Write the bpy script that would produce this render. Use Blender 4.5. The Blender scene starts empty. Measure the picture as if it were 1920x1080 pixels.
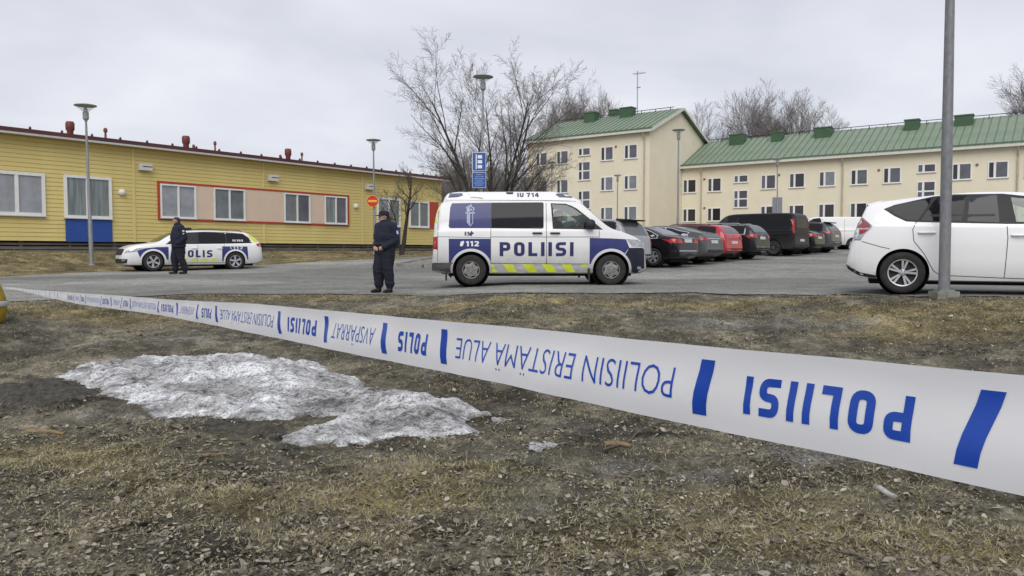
import bpy, bmesh, math, random
import numpy as np
from mathutils import Vector, Matrix
from mathutils.bvhtree import BVHTree
from mathutils.geometry import delaunay_2d_cdt

random.seed(11)
rng = np.random.default_rng(11)
sc = bpy.context.scene
COL = sc.collection
R = math.radians
PI = math.pi

# ------------------------------------------------------------------ camera
FPX = 1440.0                        # focal length in pixels of the 1920 wide photograph (27 mm)
CAMZ = 0.72                         # camera height above the car park
PITCH = math.atan(68 / FPX)
cam_d = bpy.data.cameras.new('camera')
cam_d.lens = 27.0
cam_d.sensor_width = 36.0
cam_d.clip_start = 0.05
cam_d.clip_end = 3000
cam = bpy.data.objects.new('camera', cam_d)
COL.objects.link(cam)
cam.location = (0, 0, CAMZ)
cam.rotation_euler = (PI / 2 - PITCH, 0, 0)
sc.camera = cam

# ------------------------------------------------------------------ overcast sky and a very soft sun
SUN_EL, SUN_AZ = R(42), R(186)      # azimuth measured clockwise from +Y
world = bpy.data.worlds.new('World')
sc.world = world
world.use_nodes = True
wn, wl = world.node_tree.nodes, world.node_tree.links
wn.clear()
w_out = wn.new('ShaderNodeOutputWorld')
w_bg = wn.new('ShaderNodeBackground')
w_bg.inputs['Strength'].default_value = 0.1
sky = wn.new('ShaderNodeTexSky')
sky.sky_type = 'NISHITA'
sky.sun_disc = False
sky.sun_elevation = SUN_EL
sky.sun_rotation = SUN_AZ
tc = wn.new('ShaderNodeTexCoord')
sep = wn.new('ShaderNodeSeparateXYZ')
wl.new(tc.outputs['Generated'], sep.inputs[0])
addz = wn.new('ShaderNodeMath'); addz.operation = 'ADD'; addz.inputs[1].default_value = 0.22
absz = wn.new('ShaderNodeMath'); absz.operation = 'ABSOLUTE'
wl.new(sep.outputs['Z'], absz.inputs[0]); wl.new(absz.outputs[0], addz.inputs[0])
dvx = wn.new('ShaderNodeMath'); dvx.operation = 'DIVIDE'
dvy = wn.new('ShaderNodeMath'); dvy.operation = 'DIVIDE'
wl.new(sep.outputs['X'], dvx.inputs[0]); wl.new(addz.outputs[0], dvx.inputs[1])
wl.new(sep.outputs['Y'], dvy.inputs[0]); wl.new(addz.outputs[0], dvy.inputs[1])
cmb = wn.new('ShaderNodeCombineXYZ')
wl.new(dvx.outputs[0], cmb.inputs[0]); wl.new(dvy.outputs[0], cmb.inputs[1])
cn = wn.new('ShaderNodeTexNoise')
cn.inputs['Scale'].default_value = 1.15
cn.inputs['Detail'].default_value = 5
cn.inputs['Roughness'].default_value = 0.48
cn.inputs['Distortion'].default_value = 0.35
wl.new(cmb.outputs[0], cn.inputs['Vector'])
ramp = wn.new('ShaderNodeValToRGB')
ramp.color_ramp.elements[0].position = 0.33
ramp.color_ramp.elements[0].color = (0.46, 0.475, 0.535, 1)
ramp.color_ramp.elements[1].position = 0.68
ramp.color_ramp.elements[1].color = (0.645, 0.655, 0.70, 1)
wl.new(cn.outputs['Fac'], ramp.inputs[0])
scl = wn.new('ShaderNodeVectorMath'); scl.operation = 'SCALE'; scl.inputs['Scale'].default_value = 10.0
wl.new(ramp.outputs[0], scl.inputs[0])
mixw = wn.new('ShaderNodeMix'); mixw.data_type = 'RGBA'; mixw.inputs['Factor'].default_value = 0.95
wl.new(sky.outputs[0], mixw.inputs['A']); wl.new(scl.outputs[0], mixw.inputs['B'])
wl.new(mixw.outputs['Result'], w_bg.inputs['Color'])
wl.new(w_bg.outputs[0], w_out.inputs[0])

sun_d = bpy.data.lights.new('sun', 'SUN')
sun_d.energy = 1.5
sun_d.angle = R(50)
sun_d.color = (1.0, 0.97, 0.92)
sun = bpy.data.objects.new('sun', sun_d)
COL.objects.link(sun)
to_sun = Vector((math.sin(SUN_AZ) * math.cos(SUN_EL), math.cos(SUN_AZ) * math.cos(SUN_EL), math.sin(SUN_EL)))
sun.rotation_euler = to_sun.to_track_quat('Z', 'Y').to_euler()
sun.location = (0, -20, 40)
sc.view_settings.view_transform = 'Standard'
sc.view_settings.look = 'None'
sc.view_settings.gamma = 1.0
sc.view_settings.exposure = 0.46
sc.view_settings.use_curve_mapping = False

# ------------------------------------------------------------------ small helpers
def ray(px, py):
    """direction through a pixel of the 1920x1080 photograph, scaled so that its Y component is 1"""
    a, b = (px - 960) / FPX, (540 - py) / FPX
    d = Vector((a, math.cos(PITCH) + b * math.sin(PITCH), -math.sin(PITCH) + b * math.cos(PITCH)))
    return d / d.y

def at(px, py, Y):
    d = ray(px, py)
    return Vector((d.x * Y, Y, CAMZ + d.z * Y))

def tag(o, label=None, cat=None, group=None, kind=None):
    if label: o['label'] = label
    if cat: o['category'] = cat
    if group: o['group'] = group
    if kind: o['kind'] = kind
    return o

def empty(name, loc=(0, 0, 0), rz=0.0):
    o = bpy.data.objects.new(name, None)
    COL.objects.link(o)
    o.empty_display_size = 0.2
    o.location = loc
    o.rotation_euler = (0, 0, rz)
    return o

def link(name, me, parent=None, mats=None):
    o = bpy.data.objects.new(name, me)
    COL.objects.link(o)
    if mats is not None and not me.materials:
        for m in (mats if isinstance(mats, (list, tuple)) else [mats]):
            me.materials.append(m)
    if parent is not None:
        o.parent = parent
    return o

def copy_tree(o, parent=None):
    c = o.copy()
    COL.objects.link(c)
    c.parent = parent
    for ch in o.children:
        copy_tree(ch, c)
    return c

# vectorised value noise
def _hash(ix, iy, seed):
    h = (ix.astype(np.int64) * 374761393 + iy.astype(np.int64) * 668265263 + seed * 1442695041) & 0x7fffffff
    h = ((h ^ (h >> 13)) * 1274126177) & 0x7fffffff
    return ((h ^ (h >> 16)) & 0xffff) / 65535.0

def vnoise(x, y, seed=0):
    x = np.asarray(x, float); y = np.asarray(y, float)
    ix, iy = np.floor(x), np.floor(y)
    fx, fy = x - ix, y - iy
    fx = fx * fx * (3 - 2 * fx); fy = fy * fy * (3 - 2 * fy)
    a = _hash(ix, iy, seed); b = _hash(ix + 1, iy, seed)
    c = _hash(ix, iy + 1, seed); d = _hash(ix + 1, iy + 1, seed)
    return (a * (1 - fx) + b * fx) * (1 - fy) + (c * (1 - fx) + d * fx) * fy - 0.5

def fbm(x, y, seed=0, octv=4):
    s, a = 0, 1.0
    for k in range(octv):
        s = s + a * vnoise(np.asarray(x) * 2 ** k, np.asarray(y) * 2 ** k, seed + k * 17)
        a *= 0.5
    return s

def sstep(t):
    t = np.clip(t, 0, 1)
    return t * t * (3 - 2 * t)

def pchip(xs, ys, x):
    xs, ys = np.asarray(xs, float), np.asarray(ys, float)
    h = np.diff(xs); dl = np.diff(ys) / h
    m = np.zeros(len(xs))
    for i in range(1, len(xs) - 1):
        if dl[i - 1] * dl[i] > 0:
            w1, w2 = 2 * h[i] + h[i - 1], h[i] + 2 * h[i - 1]
            m[i] = (w1 + w2) / (w1 / dl[i - 1] + w2 / dl[i])
    m[0], m[-1] = dl[0], dl[-1]
    x = np.clip(np.asarray(x, float), xs[0], xs[-1])
    i = np.clip(np.searchsorted(xs, x) - 1, 0, len(xs) - 2)
    t = (x - xs[i]) / h[i]
    return ((2 * t**3 - 3 * t**2 + 1) * ys[i] + (t**3 - 2 * t**2 + t) * h[i] * m[i]
            + (-2 * t**3 + 3 * t**2) * ys[i + 1] + (t**3 - t**2) * h[i] * m[i + 1])

# mesh collector: shapes are added to it and linked as ONE mesh object
class MB:
    def __init__(s):
        s.v, s.f, s.m = [], [], []
    def add(s, vs, fs, mi=0):
        n = len(s.v)
        s.v += [tuple(p) for p in vs]
        s.f += [tuple(i + n for i in f) for f in fs]
        s.m += [mi] * len(fs)
        return s
    def box(s, x0, x1, y0, y1, z0, z1, mi=0):
        vs = [(x, y, z) for z in (z0, z1) for y in (y0, y1) for x in (x0, x1)]
        return s.add(vs, [(0, 2, 3, 1), (4, 5, 7, 6), (0, 1, 5, 4), (2, 6, 7, 3), (0, 4, 6, 2), (1, 3, 7, 5)], mi)
    def prism(s, poly, axis, a0, a1, mi=0):
        """poly is a list of 2d points; extruded along axis ('x','y','z') from a0 to a1"""
        n = len(poly)
        def P(p, a):
            return {'x': (a, p[0], p[1]), 'y': (p[0], a, p[1]), 'z': (p[0], p[1], a)}[axis]
        vs = [P(p, a0) for p in poly] + [P(p, a1) for p in poly]
        fs = [tuple(range(n))[::-1], tuple(range(n, 2 * n))]
        fs += [(i, (i + 1) % n, n + (i + 1) % n, n + i) for i in range(n)]
        return s.add(vs, fs, mi)
    def tube(s, pts, rad, n=8, mi=0, cap=True, flat=1.0):
        pts = [Vector(p) for p in pts]
        k = len(pts)
        rad = rad if isinstance(rad, (list, tuple)) else [rad] * k
        vs, fs = [], []
        up = Vector((0, 0, 1))
        for i, p in enumerate(pts):
            t = (pts[min(i + 1, k - 1)] - pts[max(i - 1, 0)])
            t = t.normalized() if t.length > 1e-9 else Vector((0, 0, 1))
            ref = up if abs(t.z) < 0.95 else Vector((1, 0, 0))
            a = t.cross(ref).normalized(); b = a.cross(t)
            for j in range(n):
                an = 2 * PI * j / n
                vs.append(p + a * math.cos(an) * rad[i] + b * math.sin(an) * rad[i] * flat)
        for i in range(k - 1):
            for j in range(n):
                fs.append((i * n + j, i * n + (j + 1) % n, (i + 1) * n + (j + 1) % n, (i + 1) * n + j))
        if cap:
            fs.append(tuple(range(n))[::-1]); fs.append(tuple((k - 1) * n + j for j in range(n)))
        return s.add(vs, fs, mi)
    def lathe(s, prof, n=24, c=(0, 0, 0), axis='z', mi=0, cap=True):
        """prof: list of (radius, height)"""
        vs, fs = [], []
        for r, h in prof:
            for j in range(n):
                a = 2 * PI * j / n
                u, w = r * math.cos(a), r * math.sin(a)
                p = {'z': (u, w, h), 'y': (u, h, w), 'x': (h, u, w)}[axis]
                vs.append((p[0] + c[0], p[1] + c[1], p[2] + c[2]))
        for i in range(len(prof) - 1):
            for j in range(n):
                fs.append((i * n + j, i * n + (j + 1) % n, (i + 1) * n + (j + 1) % n, (i + 1) * n + j))
        if cap and prof[0][0] > 1e-6: fs.append(tuple(range(n))[::-1])
        if cap and prof[-1][0] > 1e-6: fs.append(tuple((len(prof) - 1) * n + j for j in range(n)))
        return s.add(vs, fs, mi)
    def mesh(s, name, smooth=None):
        me = bpy.data.meshes.new(name)
        me.from_pydata(s.v, [], s.f)
        me.update()
        if any(s.m):
            me.polygons.foreach_set('material_index', s.m)
        bm = bmesh.new(); bm.from_mesh(me)
        bmesh.ops.recalc_face_normals(bm, faces=bm.faces)
        bm.to_mesh(me); bm.free()
        if smooth is not None:
            me.shade_smooth()
            me.set_sharp_from_angle(angle=R(smooth))
        return me
    def build(s, name, mat, parent=None, smooth=None):
        return link(name, s.mesh(name, smooth), parent, mat)

def fast_mesh(name, V, Fq, smooth=False):
    """numpy arrays -> mesh (all faces with the same vertex count)"""
    V = np.asarray(V, np.float32); Fq = np.asarray(Fq, np.int32)
    me = bpy.data.meshes.new(name)
    nf, k = Fq.shape
    me.vertices.add(len(V)); me.vertices.foreach_set('co', V.ravel())
    me.loops.add(nf * k); me.loops.foreach_set('vertex_index', Fq.ravel())
    me.polygons.add(nf); me.polygons.foreach_set('loop_start', np.arange(0, nf * k, k, dtype=np.int32))
    me.update(calc_edges=True)
    me.validate()
    if smooth: me.shade_smooth()
    return me

# ------------------------------------------------------------------ procedural materials
MATS = {}
def pm(name, col, rough=0.6, metal=0.0, var=0.0, vscale=6.0, bump=0.0, bscale=40.0, coat=0.0, spec=0.5,
       col2=None, stretch=None, alpha=None, trans=0.0, dirt=None, emit=None, ior=1.45):
    """principled material; colour broken up by noise between col and col2 (or col*(1-var)); optional bump and road dirt"""
    if name in MATS: return MATS[name]
    m = bpy.data.materials.new(name); m.use_nodes = True
    n, l = m.node_tree.nodes, m.node_tree.links
    b = n['Principled BSDF']
    b.inputs['Base Color'].default_value = (*col, 1)
    b.inputs['Roughness'].default_value = rough
    b.inputs['Metallic'].default_value = metal
    b.inputs['Specular IOR Level'].default_value = spec
    b.inputs['IOR'].default_value = ior
    if coat:
        b.inputs['Coat Weight'].default_value = coat
        b.inputs['Coat Roughness'].default_value = 0.06
    if trans: b.inputs['Transmission Weight'].default_value = trans
    if alpha is not None: b.inputs['Alpha'].default_value = alpha
    tcn = n.new('ShaderNodeTexCoord'); mp = n.new('ShaderNodeMapping')
    l.new(tcn.outputs['Object'], mp.inputs[0])
    if stretch: mp.inputs['Scale'].default_value = stretch
    last = None
    if var or col2:
        nz = n.new('ShaderNodeTexNoise'); nz.inputs['Scale'].default_value = vscale
        nz.inputs['Detail'].default_value = 6; nz.inputs['Roughness'].default_value = 0.62
        l.new(mp.outputs[0], nz.inputs['Vector'])
        cr = n.new('ShaderNodeValToRGB')
        cr.color_ramp.elements[0].position = 0.32; cr.color_ramp.elements[1].position = 0.7
        c2 = col2 if col2 else tuple(c * (1 - var) for c in col)
        cr.color_ramp.elements[0].color = (*c2, 1); cr.color_ramp.elements[1].color = (*col, 1)
        l.new(nz.outputs['Fac'], cr.inputs[0]); last = cr.outputs[0]
    if dirt:
        # dirt = (z of full dirt, z of clean, amount): splashed road film on the lower body, broken by noise
        sp = n.new('ShaderNodeSeparateXYZ'); l.new(tcn.outputs['Object'], sp.inputs[0])
        mr = n.new('ShaderNodeMapRange'); mr.inputs['From Min'].default_value = dirt[1]
        mr.inputs['From Max'].default_value = dirt[0]; l.new(sp.outputs['Z'], mr.inputs['Value'])
        nz2 = n.new('ShaderNodeTexNoise'); nz2.inputs['Scale'].default_value = 3.5; nz2.inputs['Detail'].default_value = 7
        nz2.inputs['Roughness'].default_value = 0.7
        l.new(tcn.outputs['Object'], nz2.inputs['Vector'])
        mu = n.new('ShaderNodeMath'); mu.operation = 'MULTIPLY'
        l.new(mr.outputs[0], mu.inputs[0]); l.new(nz2.outputs['Fac'], mu.inputs[1])
        mu2 = n.new('ShaderNodeMath'); mu2.operation = 'MULTIPLY'; mu2.inputs[1].default_value = dirt[2] * 1.8; mu2.use_clamp = True
        l.new(mu.outputs[0], mu2.inputs[0])
        mx = n.new('ShaderNodeMix'); mx.data_type = 'RGBA'
        l.new(mu2.outputs[0], mx.inputs['Factor'])
        mx.inputs['A'].default_value = (*col, 1)
        if last: l.new(last, mx.inputs['A'])
        mx.inputs['B'].default_value = (0.19, 0.188, 0.184, 1); last = mx.outputs['Result']
        mr2 = n.new('ShaderNodeMapRange'); mr2.inputs['To Min'].default_value = rough; mr2.inputs['To Max'].default_value = 0.8
        l.new(mu2.outputs[0], mr2.inputs['Value']); l.new(mr2.outputs[0], b.inputs['Roughness'])
    if last: l.new(last, b.inputs['Base Color'])
    if bump:
        nb = n.new('ShaderNodeTexNoise'); nb.inputs['Scale'].default_value = bscale; nb.inputs['Detail'].default_value = 4
        l.new(mp.outputs[0], nb.inputs['Vector'])
        bp = n.new('ShaderNodeBump'); bp.inputs['Strength'].default_value = bump; bp.inputs['Distance'].default_value = 0.02
        l.new(nb.outputs['Fac'], bp.inputs['Height']); l.new(bp.outputs[0], b.inputs['Normal'])
    if emit:
        b.inputs['Emission Color'].default_value = (*emit[0], 1); b.inputs['Emission Strength'].default_value = emit[1]
    MATS[name] = m
    return m

_text_cache = {}
def text_tris(s, bold=0.0, space=1.0):
    """outline text in Blender's built-in face, triangulated, scaled to a 1x1 box (origin lower left); returns verts2d, tris"""
    key = (s, bold, space)
    if key in _text_cache: return _text_cache[key]
    cu = bpy.data.curves.new('lettering', 'FONT')
    cu.body = s; cu.offset = bold; cu.space_character = space; cu.resolution_u = 3
    o = bpy.data.objects.new('lettering', cu); COL.objects.link(o)
    dg = bpy.context.evaluated_depsgraph_get()
    me = bpy.data.meshes.new_from_object(o.evaluated_get(dg))
    bpy.data.objects.remove(o); bpy.data.curves.remove(cu)
    bm = bmesh.new(); bm.from_mesh(me)
    bmesh.ops.remove_doubles(bm, verts=bm.verts, dist=1e-4)
    bmesh.ops.triangulate(bm, faces=bm.faces)
    V = np.array([v.co[:2] for v in bm.verts]); T = [tuple(v.index for v in f.verts) for f in bm.faces]
    bm.free(); bpy.data.meshes.remove(me)
    mn, mx = V.min(0), V.max(0)
    V = (V - mn) / (mx - mn)
    _text_cache[key] = (V, T)
    return V, T

def _strip(pts, t, closed=False):
    """centre line -> band of quads with mitred joins"""
    n = len(pts); L, Rr = [], []
    for i in range(n):
        a = pts[(i - 1) % n] if (closed or i > 0) else None
        b = pts[(i + 1) % n] if (closed or i < n - 1) else None
        p = pts[i]
        def nrm(u, v):
            d = (v[0] - u[0], v[1] - u[1]); l = math.hypot(*d); return (-d[1] / l, d[0] / l)
        if a is None: m = nrm(p, b); k = 1
        elif b is None: m = nrm(a, p); k = 1
        else:
            n1, n2 = nrm(a, p), nrm(p, b); m = (n1[0] + n2[0], n1[1] + n2[1]); l = math.hypot(*m); m = (m[0] / l, m[1] / l)
            k = 1 / max(.5, m[0] * n1[0] + m[1] * n1[1])
        L.append((p[0] + m[0] * t / 2 * k, p[1] + m[1] * t / 2 * k)); Rr.append((p[0] - m[0] * t / 2 * k, p[1] - m[1] * t / 2 * k))
    V = L + Rr; T = []
    for i in range(n if closed else n - 1):
        j = (i + 1) % n
        T += [(i, j, n + j), (i, n + j, n + i)]
    return V, T

def _round(pts, r, closed=False, k=5):
    """replace the corners of a polyline by arcs"""
    n = len(pts); out = []
    for i in range(n):
        if not closed and i in (0, n - 1): out.append(pts[i]); continue
        a, p, b = pts[(i - 1) % n], pts[i], pts[(i + 1) % n]
        la, lb = math.hypot(a[0] - p[0], a[1] - p[1]), math.hypot(b[0] - p[0], b[1] - p[1])
        q = min(r, la * .48, lb * .48)
        s0 = (p[0] + (a[0] - p[0]) / la * q, p[1] + (a[1] - p[1]) / la * q); s1 = (p[0] + (b[0] - p[0]) / lb * q, p[1] + (b[1] - p[1]) / lb * q)
        for j in range(k + 1):
            u = j / k
            out.append(((1 - u) ** 2 * s0[0] + 2 * u * (1 - u) * p[0] + u * u * s1[0], (1 - u) ** 2 * s0[1] + 2 * u * (1 - u) * p[1] + u * u * s1[1]))
    return out

def block_tris(s, t=.2, gap=.2):
    """square bold capitals and figures as on the vehicles and the tape; scaled to a 1x1 box"""
    h = t / 2; W_ = {'I': t, '1': .38, 'L': .52, ' ': .3, 'K': .62}
    V, T = [], []
    x = 0.0
    def put(VT):
        n = len(V); V.extend((x + v[0], v[1]) for v in VT[0]); T.extend(tuple(i + n for i in f) for f in VT[1])
    def box(a, b, c, d): put(([(a, b), (c, b), (c, d), (a, d)], [(0, 1, 2), (0, 2, 3)]))
    for ch in s:
        w = W_.get(ch, .62); e = w - h
        if ch == 'I': box(0, 0, t, 1)
        elif ch == 'P':
            box(0, 0, t, 1); put(_strip(_round([(t, 1 - h), (e, 1 - h), (e, .38 + h), (t, .38 + h)], .2), t))
        elif ch in 'O0': put(_strip(_round([(h, h), (e, h), (e, 1 - h), (h, 1 - h)], .24, True), t, True))
        elif ch == 'L': box(0, 0, t, 1); box(t, 0, w, t)
        elif ch == 'S': put(_strip(_round([(w - .02, 1 - h), (h, 1 - h), (h, .5 + .0), (e, .5), (e, h), (.02, h)], .2), t))
        elif ch == 'U': put(_strip(_round([(h, 1), (h, h), (e, h), (e, 1)], .24), t))
        elif ch == '1': box(w - t, 0, w, 1); put(_strip([(w - t, 1 - h * 1.2), (0.02, .74)], t * .9))
        elif ch == '2': put(_strip(_round([(.02, 1 - h - .08), (h + .06, 1 - h), (e, 1 - h), (e, .56), (h + .04, t + .0)], .16), t)); box(0, 0, w, t)
        elif ch == '7': box(0, 1 - t, w, 1); put(_strip([(w - h * 1.2, 1 - t), (.24, 0)], t))
        elif ch == '4': box(w - t - .08, 0, w - .08, 1); box(0, .2, w - t - .08, .2 + t * .85); box(w - .08, .2, w, .2 + t * .85); put(_strip([(w - t - .08, .94), (.07, .2 + t * .85)], t * .8))
        elif ch == '9': put(_strip(_round([(e, .5), (e, 1 - h), (h, 1 - h), (h, .5), ], .2, True), t, True)); put(_strip(_round([(e, .5 - h), (e, h), (.04, h)], .2), t))
        elif ch == '6': put(_strip(_round([(h, .5), (h, h), (e, h), (e, .5)], .2, True), t, True)); put(_strip(_round([(h, .5 + h), (h, 1 - h), (w - .04, 1 - h)], .2), t))
        elif ch == 'K': box(0, 0, t, 1); put(_strip([(t, .5), (w - h, 1)], t)); put(_strip([(t + .08, .52), (w - h, 0)], t))
        x += w + (0 if ch == ' ' else gap)
    V = np.array(V); mn, mx = V.min(0), V.max(0)
    mn[1], mx[1] = 0, 1
    return (V - mn) / (mx - mn), T

def refine(V, T, maxlen):
    """split long edges of a flat triangulation so that it can follow a curved surface"""
    bm = bmesh.new()
    vs = [bm.verts.new((p[0], p[1], 0)) for p in V]
    for t in T:
        try: bm.faces.new([vs[i] for i in t])
        except ValueError: pass
    for _ in range(4):
        es = [e for e in bm.edges if e.calc_length() > maxlen]
        if not es: break
        bmesh.ops.subdivide_edges(bm, edges=es, cuts=1)
        bmesh.ops.triangulate(bm, faces=[f for f in bm.faces if len(f.verts) > 3])
    bm.verts.index_update()
    V2 = [(v.co.x, v.co.y) for v in bm.verts]; T2 = [tuple(v.index for v in f.verts) for f in bm.faces]
    bm.free()
    return V2, T2

def fill_poly(poly, res, holes=()):
    """constrained triangulation of a polygon with interior grid points"""
    poly = [tuple(p) for p in poly]
    def dens(pl):
        out = []
        for i, p in enumerate(pl):
            q = pl[(i + 1) % len(pl)]
            k = max(1, int(math.hypot(q[0] - p[0], q[1] - p[1]) / res))
            out += [(p[0] + (q[0] - p[0]) * j / k, p[1] + (q[1] - p[1]) * j / k) for j in range(k)]
        return out
    loops = [dens(poly)] + [dens(h) for h in holes]
    pts, edges = [], []
    for lp in loops:
        n0 = len(pts); pts += lp
        edges += [(n0 + i, n0 + (i + 1) % len(lp)) for i in range(len(lp))]
    def inside(x, y, pl):
        c = False; j = len(pl) - 1
        for i in range(len(pl)):
            if (pl[i][1] > y) != (pl[j][1] > y) and x < (pl[j][0] - pl[i][0]) * (y - pl[i][1]) / (pl[j][1] - pl[i][1]) + pl[i][0]: c = not c
            j = i
        return c
    xs = [p[0] for p in poly]; ys = [p[1] for p in poly]
    y = min(ys) + res / 2
    B = np.array(pts)
    while y < max(ys):
        x = min(xs) + res / 2
        while x < max(xs):
            if inside(x, y, poly) and not any(inside(x, y, h) for h in holes):
                if np.min((B[:, 0] - x)**2 + (B[:, 1] - y)**2) > (res * 0.4)**2: pts.append((x, y))
            x += res
        y += res
    r = delaunay_2d_cdt([Vector(p) for p in pts], edges, [], 0 if holes else 1, 1e-6)
    V = [(p.x, p.y) for p in r[0]]
    T = []
    for f in r[2]:
        f = list(f)
        for i in range(1, len(f) - 1): T.append((f[0], f[i], f[i + 1]))
    if holes:
        T = [t for t in T if not any(inside(sum(V[i][0] for i in t) / 3, sum(V[i][1] for i in t) / 3, h) for h in holes)
             and inside(sum(V[i][0] for i in t) / 3, sum(V[i][1] for i in t) / 3, poly)]
    return V, T
# ------------------------------------------------------------------ terrain
WA = np.array([-19.47, 29.2]); WB = np.array([-4.75, 48.8])       # foot of the yellow wall
WU = (WB - WA) / np.linalg.norm(WB - WA); WN = np.array([WU[1], -WU[0]])
EDGE_X = [-60, -30, -14, -8.3, -7.2, -6.2, -2.7, 0.37, 3.2, 5.3, 6.7, 7.9, 14, 30, 60]
EDGE_Y = [-3, 3, 9.2, 12.4, 13.6, 14.9, 14.75, 13.3, 13.4, 12.5, 11.2, 10.4, 7.4, 2, -6]

def lot_z(X, Y):
    X = np.asarray(X, float); Y = np.asarray(Y, float)
    dip = -0.10 * sstep((0.2 - X) / 2.4) * (1 - sstep((Y - 17.5) / 7))
    dip = dip + 0.07 * sstep((X - 4.5) / 2.5) * (1 - sstep((Y - 14) / 5))
    Yc = np.minimum(Y, 95.0)
    y0 = 27.5 - 4.0 * sstep((X + 5) / 9)
    sp_ = lambda t: 0.5 * (t + np.sqrt(t * t + 4))
    return dip + 0.042 * sp_(Yc - y0) - 0.013 * sp_(Yc - 37) - 0.012

def gz(X, Y, rough=True):
    X = np.asarray(X, float); Y = np.asarray(Y, float)
    lot = lot_z(X, Y)
    ye = np.interp(X, EDGE_X, EDGE_Y)
    t = np.clip((Y - (ye - 7.6)) / 7.4, 0, 1)
    t = 0.55 * sstep(t) + 0.45 * t
    z = -0.78 + t * (lot + 0.78)
    dw = (X - WA[0]) * WN[0] + (Y - WA[1]) * WN[1]
    w = sstep(1 - dw / 5.6) * sstep((Y - 14) / 6) * (1 - sstep((Y - 60) / 15))
    z = z * (1 - w) + 0.73 * w
    if rough:
        off = np.clip((ye - Y) / 0.8, 0, 1) + np.clip((5.2 - dw) / 1.0, 0, 1) * (Y > 16)
        off = np.clip(off, 0, 1)
        z = z + off * (0.09 * fbm(X * 0.8, Y * 0.8, 3) + 0.055 * fbm(X * 4.3, Y * 4.3, 9, 3) + 0.012 * vnoise(X * 17, Y * 17, 5))
    return z

def gz1(x, y): return float(gz(np.array([x]), np.array([y]))[0])

def ground_hit(px, py):
    d = ray(px, py)
    y = 2.0
    while y < 80:
        if CAMZ + d.z * y <= gz1(d.x * y, y): break
        y += 0.05
    return d.x * y, y

# asphalt outline (front edge along EDGE, back edge along the verge of the yellow building)
def asphalt_outline():
    xs = np.concatenate([np.linspace(-40, -9, 30), np.linspace(-8.8, 9, 320), np.linspace(9.5, 50, 40)])
    front = [(x, np.interp(x, EDGE_X, EDGE_Y) + 0.34 * float(fbm(x * 1.3, 0.0, 41)) + 0.22 * float(fbm(x * 5, 3.0, 43)) + 0.10 * float(fbm(x * 19, 7.0, 45))) for x in xs]
    back = [(50, 58), (20, 64), (5, 60), (0.5, 50), (-3.2, 42), (-5.6, 38), (-8.2, 34.6), (-10.2, 31.6), (-12.6, 28.9), (-14.3, 26.6),
            (-15.0, 22.6), (-18, 18.5), (-40, 8.5)]
    bk = []
    for i in range(len(back) - 1):
        p, q = back[i], back[i + 1]
        k = max(1, int(math.hypot(q[0] - p[0], q[1] - p[1]) / 0.5))
        for j in range(k):
            x, y = p[0] + (q[0] - p[0]) * j / k, p[1] + (q[1] - p[1]) * j / k
            n = 0.25 * float(fbm(x * 0.9, y * 0.9, 47))
            bk.append((x + n, y + n))
    bk.append(back[-1])
    return front + bk
ASPH = asphalt_outline()
_AP = np.array(ASPH)
def in_poly(X, Y, P):
    X = np.asarray(X); Y = np.asarray(Y)
    c = np.zeros(X.shape, bool); j = len(P) - 1
    for i in range(len(P)):
        xi, yi = P[i]; xj, yj = P[j]
        if yi != yj:
            c ^= ((yi > Y) != (yj > Y)) & (X < (xj - xi) * (Y - yi) / (yj - yi) + xi)
        j = i
    return c

# patches of the foreground (world positions): dry grass, gravel, wet black soil with painted pit shadows by the snow
def patch_list(rows):
    out = []
    for px, py, rx, ry, a in rows:
        x, y = ground_hit(px, py); out.append((x, y, rx, ry, a))
    return out
P_WET_SHADE = patch_list([(60, 735, .75, .42, 1.0), (150, 755, .5, .22, .8), (430, 800, .38, .2, 1.0), (545, 822, .3, .14, .9), (1220, 815, .28, .14, .9),
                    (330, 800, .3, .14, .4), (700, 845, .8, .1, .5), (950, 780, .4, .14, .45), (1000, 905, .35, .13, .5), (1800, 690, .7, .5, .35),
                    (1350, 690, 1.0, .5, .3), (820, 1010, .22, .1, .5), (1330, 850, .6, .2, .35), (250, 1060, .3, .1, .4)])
P_GRASS = patch_list([(760, 930, .6, .35, 1.0), (900, 890, .5, .25, .8), (600, 560, 2.5, .35, .9), (1000, 562, 2.5, .3, .9), (1300, 575, 2.2, .4, 1.0),
                      (1650, 590, 2.2, .5, .9), (1880, 600, 2, .6, .9), (150, 590, 2.2, .5, .7), (80, 860, .8, .4, .9), (450, 930, .6, .3, .6),
                      (1500, 1000, .7, .3, .9), (1750, 1030, .5, .25, .7), (1150, 1010, .5, .3, .6), (650, 1020, .5, .25, .6), (1400, 940, .6, .2, .6),
                      (850, 610, 2, .5, .5), (450, 600, 1.6, .5, .5), (300, 900, .6, .25, .5)])
P_GRAV = patch_list([(1400, 608, 1.5, .5, 1.0), (1560, 615, .9, .4, .8), (1500, 860, .45, .22, .9), (1320, 900, .3, .3, .8), (1170, 880, .4, .3, .7), (980, 860, .6, .25, .6),
                     (300, 640, 2.2, .5, .6), (700, 650, 1.5, .5, .3), (200, 780, .6, .25, .7), (1000, 950, .2, .3, .6), (520, 840, .6, .12, .6), (1060, 800, .7, .3, .5)])
def field(X, Y, P):
    f = np.zeros_like(np.asarray(X, float))
    for x, y, rx, ry, a in P:
        f = np.maximum(f, a * np.exp(-((X - x) / rx) ** 2 - ((Y - y) / ry) ** 2))
    return f

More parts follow.
